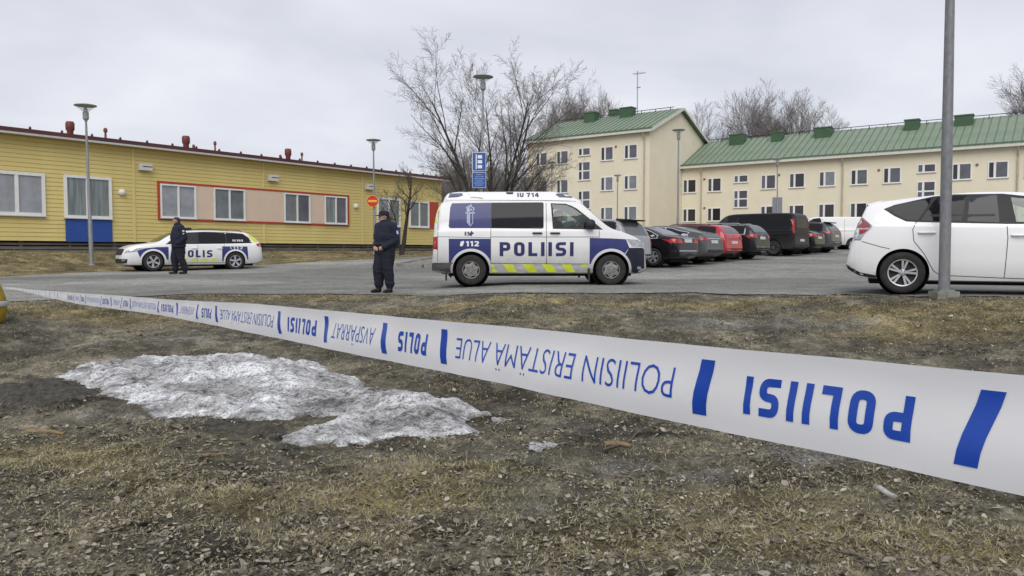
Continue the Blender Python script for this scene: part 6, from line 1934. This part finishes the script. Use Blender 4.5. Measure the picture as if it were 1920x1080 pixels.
for x0, y0, w_, h_ in ((.12, .16, .05, .12), (.02, .205, .05, .13), (-.10, .17, .06, .11), (.10, -.17, .05, .12), (-.02, -.205, .06, .14)):
    mb = MB(); mb.box(x0 - w_ / 2, x0 + w_ / 2, y0 - .03, y0 + .03, .985 - h_, .985); mb.build('belt_pouch', M_BOOT, bl, 40)
mb = MB(); mb.lathe([(.088, 1.36), (.098, 1.40), (.102, 1.44), (.092, 1.445), (.086, 1.40)], 20, cap=False); mb.build('collar', M_UNI, wo, 60)
for z0, z1 in ((1.165, 1.23),):
    mb = MB(); mb.tube([(-.03, .330, z0), (-.022, .322, z1)], .012, 6, flat=1.8); mb.build('sleeve_patch', M_REFL, wo, 60)
tag(wo, 'person in a navy cap and dark overalls standing on the asphalt left of the van', 'person')

# ---- man walking in front of the estate car: bare head, dark jacket, hands in the jacket pockets
mp_ = at(336, 512, 24.6)
mz = float(lot_z(mp_.x, 24.6)) + .012
mo = empty('person', (mp_.x, 24.6, mz), math.atan2(-.62, -.78))
pr = []
pr += [((0, 0, .92), .155, (.0, 0, 1.04), .168, 1.2, U), ((0, 0, 1.02), .172, (.01, 0, 1.20), .178, 1.16, U), ((.01, 0, 1.20), .176, (-.01, 0, 1.40), .150, 1.30, U),
       ((-.015, -.13, 1.455), .082, (-.015, .13, 1.455), .082, 1.0, U), ((-.01, 0, 1.45), .10, (.01, 0, 1.55), .085, 1.0, U), ((.005, 0, 1.50), .058, (.03, 0, 1.60), .056, 1.0, S),
       ((-.09, -.06, 1.49), .06, (-.09, .06, 1.49), .06, 1.0, U)]
for sy, kx, fx in ((1, .05, -.13), (-1, .11, .10)):
    hx = -.02 if sy > 0 else .01
    pr += [((hx, sy * .085, .92), .120, (kx - (.08 if sy > 0 else 0), sy * .10, .52), .092, 1.0, T_), ((kx - (.08 if sy > 0 else 0), sy * .10, .52), .088, (fx - .02, sy * .105, .16), .074, 1.0, T_),
           ((fx - .02, sy * .105, .18), .066, (fx - .02, sy * .108, .07), .056, 1.0, B), ((fx - .05, sy * .11, .044), .044, (fx + .15, sy * .125, .034), .034, 1.15, B)]
for sy in (1, -1):
    sh = (-.015, sy * .205, 1.44); el = (-.11, sy * .275, 1.16); wr = (.06, sy * .225, 1.0)
    pr += [(sh, .090, el, .074, 1.0, U), (el, .072, wr, .060, 1.0, U), (wr, .058, (.10, sy * .19, .965), .05, 1.0, U)]
    hand(pr, (.075, sy * .185, 1.0), (.5, -sy * .4, -.75), (.8, 0, .5), sy, U, .85, .9)
hc = (.055, 0, 1.675)
k0 = len(pr)
head(pr, hc, 1.02)
turn(pr, k0, R(-20))
mbod = person('officer_body', pr, [M_UNI, pm('skin_tanned', (.42, .24, .17), .55, var=.15, vscale=14), M_HAIR, M_UNI2, M_BOOT, MATS['lips']], mo, bulk=1.34)
eyes(mo, mbod, hc, 1.02)
for e_ in mbod.children: e_.rotation_euler = (0, 0, R(-20))
mb = MB(); mb.lathe([(.10, 1.50), (.115, 1.555), (.118, 1.60), (.106, 1.605), (.098, 1.55)], 20, (.012, 0, 0), cap=False); mb.build('collar', M_UNI, mo, 60)
mb = MB(); mb.lathe([(.225, .86), (.235, .865), (.235, .90), (.225, .93)], 28, cap=False)
for v in range(len(mb.v)): x, y, z = mb.v[v]; mb.v[v] = (x * .93, y * 1.16, z)
mb.build('jacket_hem', M_UNI, mo, 60)
for z0, z1, y_ in ((1.335, 1.385, .352), (1.265, 1.285, .362)):
    mb = MB(); mb.tube([(-.06, y_ + .01, z0), (-.05, y_, z1)], .024, 6, flat=1.3); mb.build('sleeve_patch', M_REFL, mo, 60)
mb = MB(); mb.box(-.155, -.145, .06, .15, .235, .262); mb.build('trouser_reflector', M_REFL, mo)
tag(mo, 'person with short dark hair in a navy jacket walking past the police estate car', 'person')

# ---- driver seated in the van
dr = empty('person', van.location, van.rotation_euler.z)
pr = []
bx = VX(1120)
pr += [((bx - .02, -.50, 1.0), .15, (bx - .03, -.50, 1.25), .15, 1.2, U), ((bx - .03, -.60, 1.30), .07, (bx - .03, -.40, 1.30), .07, 1.0, U), ((bx - .02, -.5, 1.32), .055, (bx, -.5, 1.42), .05, 1.0, S),
       ((bx - .03, -.68, 1.26), .065, (bx + .12, -.70, 1.17), .055, 1.0, U), ((bx + .12, -.70, 1.17), .052, (bx + .34, -.62, 1.26), .042, 1.0, U)]
hand(pr, (bx + .35, -.62, 1.265), (.9, .1, .3), (.1, 1, 0), 1, S, .9, .9)
head(pr, (bx + .01, -.5, 1.49), 1.0)
db = person('driver_body', pr, [M_UNI, M_SKIN, M_HAIR, M_UNI2, M_BOOT, MATS['lips']], dr, voxel=.011, folds=0)
eyes(dr, db, (bx + .01, -.5, 1.49))
mb = MB(); mb.tube([(bx + .08, -.758, 1.20), (bx + .13, -.762, 1.17)], .03, 8); mb.build('sleeve_patch', M_REFL, dr, 60)
tag(dr, 'person in dark uniform seated at the wheel inside the police van', 'person')
# ------------------------------------------------------------------ bare trees
M_BARK = pm('dark_bark', (.055, .049, .043), .95, col2=(.026, .023, .02), vscale=8, bump=.6, bscale=25, stretch=(1, 1, .35))
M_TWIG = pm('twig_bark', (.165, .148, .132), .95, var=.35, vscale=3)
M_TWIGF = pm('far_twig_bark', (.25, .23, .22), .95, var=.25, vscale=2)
class TreeGen:
    def __init__(s, seed): s.r = random.Random(seed); s.thick = []; s.thin = []
    def branch(s, p, d, L, r0, lvl, maxl, spec):
        R_ = s.r
        n = 6 if lvl == 0 else (5 if lvl == 1 else (4 if lvl == 2 else 3))
        pts, rad = [p.copy()], [r0]
        dd = d.copy()
        rend = r0 * (.22 if lvl < 2 else (.35 if lvl < maxl else .6))
        for i in range(n):
            w = spec['wig'] * (1 + .3 * lvl)
            dd = (dd + Vector((R_.gauss(0, w), R_.gauss(0, w), R_.gauss(0, w) + spec['up'][min(lvl, len(spec['up']) - 1)]))).normalized()
            p = p + dd * L / n
            pts.append(p.copy()); rad.append(max(spec['rmin'], r0 + (rend - r0) * (i + 1) / n))
        (s.thick if lvl <= 1 else s.thin).append((pts, rad, 7 if lvl == 0 else (5 if lvl == 1 else 3)))
        if lvl >= maxl: return
        k = spec['n'][lvl]
        for j in range(k):
            t = spec['start'][min(lvl, len(spec['start']) - 1)]
            t = t + (1 - t) * (j + R_.random() * .9) / k
            f = min(t, .999) * n; i = int(f); q = pts[i].lerp(pts[i + 1], f - i)
            ax = (pts[i + 1] - pts[i]).normalized()
            rnd = Vector((R_.gauss(0, 1), R_.gauss(0, 1), R_.gauss(0, .8)))
            side = (rnd - ax * rnd.dot(ax)).normalized()
            an = R_.uniform(*spec['ang'][min(lvl, len(spec['ang']) - 1)])
            cd = (ax * math.cos(an) + side * math.sin(an)).normalized()
            cl = L * R_.uniform(*spec['len'][min(lvl, len(spec['len']) - 1)]) * (spec.get('top', 1.15) - spec.get('top', 1.15) * spec.get('fall', .48) * t)
            rr = max(spec['rmin'], (rad[i] + (rad[i + 1] - rad[i]) * (f - i)) * R_.uniform(.45, .65))
            s.branch(q, cd, cl, rr, lvl + 1, maxl, spec)
    def mesh(s, lst, name):
        V, Fq = [], []
        for pts, rad, n in lst:
            base = len(V)
            for i, p in enumerate(pts):
                t = (pts[min(i + 1, len(pts) - 1)] - pts[max(i - 1, 0)]).normalized()
                ref = Vector((0, 0, 1)) if abs(t.z) < .9 else Vector((1, 0, 0))
                a = t.cross(ref).normalized(); b = a.cross(t)
                for j in range(n):
                    an = 2 * PI * j / n
                    V.append(p + a * math.cos(an) * rad[i] + b * math.sin(an) * rad[i])
            for i in range(len(pts) - 1):
                for j in range(n): Fq.append((base + i * n + j, base + i * n + (j + 1) % n, base + (i + 1) * n + (j + 1) % n, base + (i + 1) * n + j))
        return fast_mesh(name, np.array([tuple(v) for v in V]), np.array(Fq), True)
def tree(name, label, loc, stems, spec, seed, far=False, group=None, maxl=4):
    root = empty(name, loc)
    g = TreeGen(seed)
    for d, L, r in stems:
        g.branch(Vector((0, 0, -.1)), Vector(d).normalized(), L, r, 0, maxl, spec)
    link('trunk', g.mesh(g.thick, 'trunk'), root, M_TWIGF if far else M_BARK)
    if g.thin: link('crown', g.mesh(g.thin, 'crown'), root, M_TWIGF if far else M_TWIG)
    tag(root, label, 'tree', group)
    return root
big = dict(top=1.05, fall=.25, wig=.06, up=[.02, .03, .035, .03, .02], n=[12, 8, 6, 4], start=[.20, .15, .10, .1], ang=[(.3, .65), (.35, .8), (.4, .9), (.4, 1.0)], len=[(.40, .58), (.34, .50), (.36, .55), (.4, .65)], rmin=.004)
tx, ty = -1.0, 37.0
tree('bare_tree', 'large bare tree with several spreading stems behind the police van', (tx, ty, gz1(tx, ty) + .05),
     [((-.19, -.02, 1), 7.9, .135), ((-.03, .1, 1), 7.2, .09), ((.09, -.12, 1), 7.5, .115), ((.26, .1, 1), 7.4, .135), ((-.42, .12, .9), 4.8, .085), ((.44, .1, .8), 4.4, .085)], big, 5)
tx, ty = at(752, 474, 41.2)[:2]
small = dict(wig=.09, up=[.03, .02, .02, .0], n=[10, 7, 5], start=[.42, .15, .1], ang=[(.5, 1.1), (.4, 1.0), (.4, 1.0)], len=[(.26, .42), (.45, .7), (.5, .8)], rmin=.006)
tree('small_bare_tree', 'small leaning bare tree in front of the yellow building', (tx, ty, gz1(tx, ty)), [((.12, 0, 1), 4.4, .14), ((-.12, -.1, 1), 3.3, .07)], small, 21, maxl=3)
bush = dict(wig=.10, up=[.03, .03, .03, .02], n=[11, 8, 6], start=[.12, .1, .1], ang=[(.3, .8), (.4, .9), (.4, 1.0)], len=[(.4, .6), (.4, .65), (.5, .8)], rmin=.009)
for k, (px, Y, hgt, sd) in enumerate(((835, 60, 6.5, 31), (862, 57, 5.5, 32), (884, 62, 7.0, 33), (925, 64, 6.6, 34), (968, 62, 6.0, 35))):
    x = at(px, 400, Y).x
    lab = ['twiggy shrub rising just past the right end of the yellow building', 'lower twiggy shrub between the yellow building and the parking sign', 'tall twiggy shrub directly behind the parking sign', 'twiggy shrub behind the stems of the large bare tree', 'twiggy shrub at the left corner of the three storey block'][k]
    tree('bare_shrub', lab, (x, Y, gz1(x, Y)), [((random.uniform(-.4, .4), random.uniform(-.3, .3), 1), hgt * random.uniform(.75, 1.05), .06) for _ in range(6)], bush, sd, True, 'twiggy shrubs', 3)
fart = dict(wig=.05, up=[.02, .05, .06, .05], n=[20, 12, 9], start=[.22, .12, .08], ang=[(.35, .75), (.35, .8), (.3, .9)], len=[(.34, .5), (.36, .55), (.4, .65)], rmin=.011)
for k, (px, Y, py, nst, sd, lab) in enumerate(((1062, 112, 190, 4, 41, 'slender bare tree above the roof nearest the large bare tree'), (1092, 114, 184, 3, 42, 'slender bare tree above the roof over the left green chimney'),
                                          (1126, 110, 188, 3, 43, 'slender bare tree above the roof between two green chimneys'), (1332, 120, 212, 2, 44, 'bare tree rising beside the gable of the three storey block'),
                                          (1455, 118, 178, 7, 45, 'broad bare tree above the wing roof, largest on the right'), (1508, 122, 202, 3, 46, 'bare tree at the right of the broad one above the wing roof'),
                                          (1958, 100, 150, 7, 47, 'bare tree cut by the right edge above the wing roof'))):
    t = at(px, py, Y); z0 = 1.9
    h = t.z - z0
    R0 = random.Random(sd)
    stems = [((R0.uniform(-.3, .3) * (.8 if nst > 4 else .35), R0.uniform(-.2, .2), 1), h * R0.uniform(.74, .90), .20) for _ in range(nst)]
    tree('far_bare_tree', lab, (t.x, Y, z0), stems, fart, sd, True, 'bare trees behind the buildings', 3)
# ------------------------------------------------------------------ ground cover of the foreground (uncountable: stuff)
def scatter(n, y0, y1, power=1.0, margin=1.2):
    u = rng.random(n)
    Y = (y0 ** (1 - power + 1e-6) + u * (y1 ** (1 - power + 1e-6) - y0 ** (1 - power + 1e-6))) ** (1 / (1 - power + 1e-6)) if power != 1 else y0 * (y1 / y0) ** u
    X = (rng.random(n) * 2 - 1) * (.70 * Y + margin)
    return X, Y
_SP = np.array(SNOW)
def off_asphalt(X, Y, m=.12): return ~in_poly(X, Y, ASPH) | (rng.random(len(X)) < .25) & (Y < np.interp(X, EDGE_X, EDGE_Y) + .25)
def var_mat(name, cols, rough=.85, trans=False):
    m = bpy.data.materials.new(name); m.use_nodes = True
    n, l = m.node_tree.nodes, m.node_tree.links
    b = n['Principled BSDF']; b.inputs['Roughness'].default_value = rough; b.inputs['Specular IOR Level'].default_value = .25
    a = n.new('ShaderNodeAttribute'); a.attribute_name = 'tone'
    r = n.new('ShaderNodeValToRGB'); e = r.color_ramp.elements
    while len(e) < len(cols): e.new(.5)
    for k, c in enumerate(cols): e[k].position = k / (len(cols) - 1); e[k].color = (*c, 1)
    l.new(a.outputs['Fac'], r.inputs[0]); l.new(r.outputs[0], b.inputs['Base Color'])
    return m
def stuff(name, V, Fc, tone, mat, label, cat):
    me = fast_mesh(name, V, Fc)
    at_ = me.attributes.new('tone', 'FLOAT', 'POINT'); at_.data.foreach_set('value', tone.astype(np.float32))
    return tag(link(name, me, None, mat), label, cat, kind='stuff')

# dead leaves: curled, pointed blades of two folded halves
n = 62000
X, Y = scatter(n, 2.8, 13.2, 1.35)
keep = off_asphalt(X, Y) & ((rng.random(n) < (.30 + 1.3 * (fbm(X * 1.1, Y * 1.1, 91) + .18) + .45 * (Y < 5.2))) & ~(in_poly(X, Y, SNOW) & (rng.random(n) < .96))) & (rng.random(n) > .7 * field(X, Y, P_GRAV))
X, Y = X[keep], Y[keep]; n = len(X)
Z = gz(X, Y)
L = .006 + .030 * rng.beta(1.1, 4.2, n) + (rng.random(n) < .03) * .016; Wd = L * rng.uniform(.3, .8, n)
th = rng.random(n) * 2 * PI
ca, sa = np.cos(th), np.sin(th)
tx_, ty_ = rng.normal(0, .32, n), rng.normal(0, .32, n)
loc = np.array([(-1, 0, 0), (-.35, 1, .25), (.4, .85, .3), (1, 0, .12), (.4, -.85, .3), (-.35, -1, .25), (0, 0, -.06)])
P = np.empty((n, 7, 3))
curl = rng.uniform(.2, 1.6, n)
for k, (u, v, w) in enumerate(loc):
    lx = u * L + rng.normal(0, .08, n) * L; ly = v * Wd + rng.normal(0, .12, n) * Wd; lz = w * curl * Wd + .006
    P[:, k, 0] = X + lx * ca - ly * sa; P[:, k, 1] = Y + lx * sa + ly * ca; P[:, k, 2] = Z + lz + lx * tx_ + ly * ty_ + .006
tri = np.array([(0, 6, 1), (1, 6, 2), (2, 6, 3), (3, 6, 4), (4, 6, 5), (5, 6, 0)])
Fc = (np.arange(n)[:, None, None] * 7 + tri[None]).reshape(-1, 3)
tone = np.repeat(np.clip(rng.beta(1.4, 2.6, n), 0, 1), 7)
stuff('leaf_litter', P.reshape(-1, 3), Fc, tone, var_mat('dead_leaf', [(.055, .045, .034), (.13, .11, .084), (.24, .21, .165), (.37, .34, .28), (.52, .49, .42)]), 'dead brown and pale leaves strewn over the foreground', 'leaves')

# dry grass blades
MATS_GRASS = var_mat('dry_grass_blade', [(.11, .092, .055), (.24, .20, .12), (.38, .33, .20), (.46, .40, .25), (.19, .20, .055), (.14, .175, .04)])
n = 360000
X, Y = scatter(n, 2.8, 15.0, .85)
g = field(X, Y, P_GRASS) + .55 * fbm(X * 1.7, Y * 1.7, 95) + .30 * fbm(X * 7, Y * 7, 97) + .12
keep = off_asphalt(X, Y, -.03) & (rng.random(n) < np.clip(g * 1.3 + .22, 0.05, 1)) & ~in_poly(X, Y, SNOW) & (rng.random(n) > .85 * field(X, Y, P_WET_SHADE)) & (rng.random(n) > .8 * field(X, Y, P_GRAV))
X, Y, g = X[keep], Y[keep], g[keep]; n = len(X)
Z = gz(X, Y)
Lb = rng.uniform(.025, .075, n) * np.clip(.6 + g * .5, .5, 1.1); wb_ = rng.uniform(.0006, .0013, n) * (1 + Y / 8)
th = rng.random(n) * 2 * PI; lean_ = rng.uniform(.95, 1.56, n)
dx, dy = np.cos(th) * np.sin(lean_), np.sin(th) * np.sin(lean_); dz = np.cos(lean_)
px_, py_ = -np.sin(th), np.cos(th)
P = np.empty((n, 5, 3))
bend = rng.uniform(.0, .35, n)
for k, (t, wk) in enumerate(((0, 1), (0, -1), (.55, .8), (.55, -.8), (1, 0))):
    P[:, k, 0] = X + dx * Lb * t + px_ * wb_ * wk; P[:, k, 1] = Y + dy * Lb * t + py_ * wb_ * wk
    P[:, k, 2] = Z + np.maximum(dz * Lb * t - bend * Lb * t * t * .6, .002 + .004 * t) - (.004 if t == 0 else -.003)
tri = np.array([(0, 1, 3), (0, 3, 2), (2, 3, 4)])
Fc = (np.arange(n)[:, None, None] * 5 + tri[None]).reshape(-1, 3)
green = np.clip(field(X, Y, [p for p in P_GRASS if p[1] < 7]) * .9 + fbm(X * 2.3, Y * 2.3, 99) * .8, 0, 1)
tone = np.repeat(np.clip(rng.normal(.42, .2, n) + (rng.random(n) < .25 * green) * .6, 0, 1), 5)
stuff('dry_grass', P.reshape(-1, 3), Fc, tone, MATS_GRASS, 'flattened dry grass growing over the foreground slope', 'grass')

# tufts on the verge in front of the yellow building
n = 60000
X = rng.uniform(-19, -1, n); Y = rng.uniform(20, 46, n)
dwv = (X - WA[0]) * WN[0] + (Y - WA[1]) * WN[1]
keep = (dwv > .1) & (dwv < 7.5) & ~in_poly(X, Y, ASPH) & (rng.random(n) < .5 + 1.2 * fbm(X * .8, Y * .8, 131))
X, Y = X[keep], Y[keep]; n = len(X); Z = gz(X, Y)
Lb = rng.uniform(.05, .14, n); wb_ = rng.uniform(.003, .008, n); th = rng.random(n) * 2 * PI; lean_ = rng.uniform(.5, 1.45, n)
P = np.empty((n, 3, 3))
for k, (t, wk) in enumerate(((0, 1), (0, -1), (1, 0))):
    P[:, k, 0] = X + np.cos(th) * np.sin(lean_) * Lb * t - np.sin(th) * wb_ * wk
    P[:, k, 1] = Y + np.sin(th) * np.sin(lean_) * Lb * t + np.cos(th) * wb_ * wk
    P[:, k, 2] = Z + np.cos(lean_) * Lb * t
stuff('verge_grass', P.reshape(-1, 3), np.arange(n * 3).reshape(-1, 3), np.repeat(np.clip(rng.normal(.4, .2, n), 0, 1), 3), MATS_GRASS, 'dry grass tufts on the verge below the yellow building', 'grass')

# wood chips, splinters and grit
n = 16000
X, Y = scatter(n, 2.9, 12.5, 1.2)
dens = 1.3 * field(X, Y, patch_list([(120, 850, 1.1, .5, 1.0), (380, 870, .9, .4, .9), (560, 900, .5, .3, .4), (250, 960, .6, .3, .5)])) + .015 + .06 * fbm(X, Y, 103)
keep = off_asphalt(X, Y) & (rng.random(n) < dens) & ~in_poly(X, Y, SNOW)
X, Y = X[keep], Y[keep]; n = len(X); Z = gz(X, Y)
L = .008 + .035 * rng.beta(1.2, 3, n); Wd = rng.uniform(.002, .007, n); Hh = rng.uniform(.002, .005, n)
th = rng.random(n) * 2 * PI; ca, sa = np.cos(th), np.sin(th); tl = rng.normal(0, .25, n)
P = np.empty((n, 8, 3))
k = 0
for w in (0, 1):
    for v in (-1, 1):
        for u in (-1, 1):
            lx = u * L * (1 - .25 * w); ly = v * Wd
            P[:, k, 0] = X + lx * ca - ly * sa; P[:, k, 1] = Y + lx * sa + ly * ca; P[:, k, 2] = Z + .004 + w * Hh * 2 + lx * tl; k += 1
q = np.array([(0, 2, 3, 1), (4, 5, 7, 6), (0, 1, 5, 4), (2, 6, 7, 3), (0, 4, 6, 2), (1, 3, 7, 5)])
Fc = (np.arange(n)[:, None, None] * 8 + q[None]).reshape(-1, 4)
tone = np.repeat(rng.random(n), 8)
stuff('wood_chips', P.reshape(-1, 3), Fc, tone, var_mat('wood_chip', [(.11, .085, .05), (.20, .16, .095), (.28, .23, .145), (.38, .33, .24)]), 'pale wood chips and splinters spread over the soil', 'wood chips')
n = 16000
X, Y = scatter(n, 2.9, 13.2, 1.2)
dens = field(X, Y, P_GRAV) * 1.1 + .10
keep = off_asphalt(X, Y, -.25) & (rng.random(n) < dens) & ~(in_poly(X, Y, SNOW) & (rng.random(n) < .6))
X, Y = X[keep], Y[keep]; n = len(X); Z = gz(X, Y)
s_ = rng.uniform(.003, .009, n) * (1 + Y / 14)
oct_ = np.array([(1, 0, 0), (-1, 0, 0), (0, 1, 0), (0, -1, 0), (0, 0, .75), (0, 0, -.6)])
P = np.stack([X, Y, Z + .004], -1)[:, None, :] + oct_[None] * s_[:, None, None] * rng.uniform(.6, 1.3, (n, 6, 1))
tri = np.array([(0, 2, 4), (2, 1, 4), (1, 3, 4), (3, 0, 4), (2, 0, 5), (1, 2, 5), (3, 1, 5), (0, 3, 5)])
Fc = (np.arange(n)[:, None, None] * 6 + tri[None]).reshape(-1, 3)
stuff('gravel', P.reshape(-1, 3), Fc, np.repeat(rng.random(n), 6), var_mat('gravel_stone', [(.08, .078, .075), (.16, .158, .155), (.26, .255, .25), (.42, .41, .40)]), 'loose grey sanding gravel scattered over the soil', 'gravel')

# single sticks and pieces of wood one can pick out
M_STICK = pm('grey_stick', (.115, .10, .085), .9, var=.45, vscale=20, bump=.4, bscale=60)
M_STICKP = pm('barked_wood', (.27, .19, .115), .85, col2=(.10, .075, .05), vscale=16, bump=.5, bscale=40)
def stick(name, label, pix, r0, r1, mat, cat='twig', lift=.012, side=()):
    pts = [ground_hit(*p) for p in pix]
    o = Vector((pts[0][0], pts[0][1], gz1(*pts[0])))
    root = empty(name, o)
    P = [Vector((x, y, gz1(x, y) + lift)) - o for x, y in pts]
    Q = []
    for i in range(len(P) - 1):
        for j in range(4): Q.append(P[i].lerp(P[i + 1], j / 4) + Vector((random.gauss(0, .004), random.gauss(0, .004), random.uniform(0, .006))))
    Q.append(P[-1])
    mb = MB(); mb.tube(Q, [r0 + (r1 - r0) * i / (len(Q) - 1) for i in range(len(Q))], 7); mb.build('stem', mat, root, 50)
    for t, dx_, dy_, dz_, r in side:
        q = Q[int(t * (len(Q) - 1))]
        mb = MB(); mb.tube([q, q + Vector((dx_ * .5, dy_ * .5, dz_ * .6)), q + Vector((dx_, dy_, dz_))], [r, r * .8, r * .4], 5); mb.build('side_twig', mat, root, 50)
    tag(root, label, cat)
stick('branch', 'long thin branch lying on the soil below the tape, right of the centre', [(1130, 848), (1175, 836), (1200, 812), (1240, 798), (1262, 797)], .009, .004, M_STICK, 'branch', side=((.7, .1, .12, .03, .003),))
stick('wood_chunk', 'short broken piece of brown barked wood at the end of the long branch', [(1133, 839), (1155, 836), (1182, 839)], .022, .016, M_STICKP, 'wood')
stick('twig', 'crooked dark twig lying across the dry grass left of the upright stem', [(880, 902), (905, 912), (945, 916), (985, 913), (1022, 918)], .006, .004, M_STICK, side=((.5, -.10, .10, .02, .003),))
stick('twig', 'short dark twig to the upper right of the upright stem', [(1092, 882), (1115, 892), (1142, 900)], .005, .003, M_STICK)
stick('twig', 'thin grey twig lying directly under the lower tape edge at the right', [(1745, 960), (1765, 938), (1790, 918)], .007, .004, M_STICK, side=((.3, .16, -.02, .02, .003), (.6, -.16, -.04, .02, .004)))
stick('twig', 'dark twig below the tape left of the birch log', [(1462, 860), (1478, 872), (1492, 884)], .010, .008, M_STICK)
stick('twig', 'faint twig lying parallel to the lower tape edge under the blue lettering', [(1395, 858), (1420, 846), (1445, 833)], .006, .004, M_STICK)
stick('twig', 'thin dark twig in the bottom right grass', [(1560, 1040), (1590, 1050), (1625, 1058)], .004, .003, M_STICK)
stick('twig', 'pale thin stick upright-looking just under the tape near the long branch', [(1140, 806), (1146, 816), (1148, 818)], .007, .006, M_STICKP)
stick('twig', 'twig on the bare soil above the snow under the tape', [(690, 706), (720, 700), (745, 694)], .008, .004, M_STICK)
stick('plank_splinter', 'long pale splinter of wood among the chips at the left', [(372, 861), (400, 858), (430, 859)], .014, .008, M_STICKP, 'wood')
stick('plank_splinter', 'broad ochre strip of wood at the far left below the dark soil', [(52, 812), (85, 813), (120, 817)], .02, .014, pm('ochre_wood', (.26, .19, .09), .8, var=.3, vscale=12), 'wood')
# birch log
a, b = ground_hit(1640, 920), ground_hit(1682, 946)
o = Vector((a[0], a[1], gz1(*a)))
root = empty('birch_log', o)
pa = Vector((0, 0, .02)); pb = Vector((b[0], b[1], gz1(*b) + .02)) - o
mb = MB(); mb.tube([pa, pa.lerp(pb, .3) + Vector((0, 0, .004)), pa.lerp(pb, .7) + Vector((0, 0, -.002)), pb], [.017, .019, .018, .019], 12)
mb.build('bark', pm('birch_bark', (.50, .49, .46), .7, col2=(.10, .095, .09), vscale=22, stretch=(.6, 1, 1), bump=.3), root, 50)
mb = MB(); dirn = (pb - pa).normalized(); mb.tube([pb, pb + dirn * .003], [.0165, .0165], 12); mb.build('cut_end', pm('end_grain', (.16, .13, .09), .9), root)
tag(root, 'short grey-white birch log lying on the grass below the blue tape bar', 'log')
# bare upright seedling
x, y = ground_hit(1080, 935)
root = empty('bare_seedling', (x, y, gz1(x, y)))
mb = MB(); mb.tube([(0, 0, -.01), (.004, 0, .07), (-.002, .01, .13), (.012, .01, .165)], [.006, .005, .004, .002], 6); mb.build('stem', M_STICK, root, 50)
for k in range(7):
    z = .05 + .014 * k; an = k * 2.1
    mb = MB(); mb.tube([(.002, .005, z), (.03 * math.cos(an), .03 * math.sin(an), z + .02), (.06 * math.cos(an), .06 * math.sin(an), z + .03)], [.003, .002, .0012], 5); mb.build('side_twig', M_STICK, root, 50)
tag(root, 'small upright leafless seedling standing in the brown leaves right of centre', 'seedling')
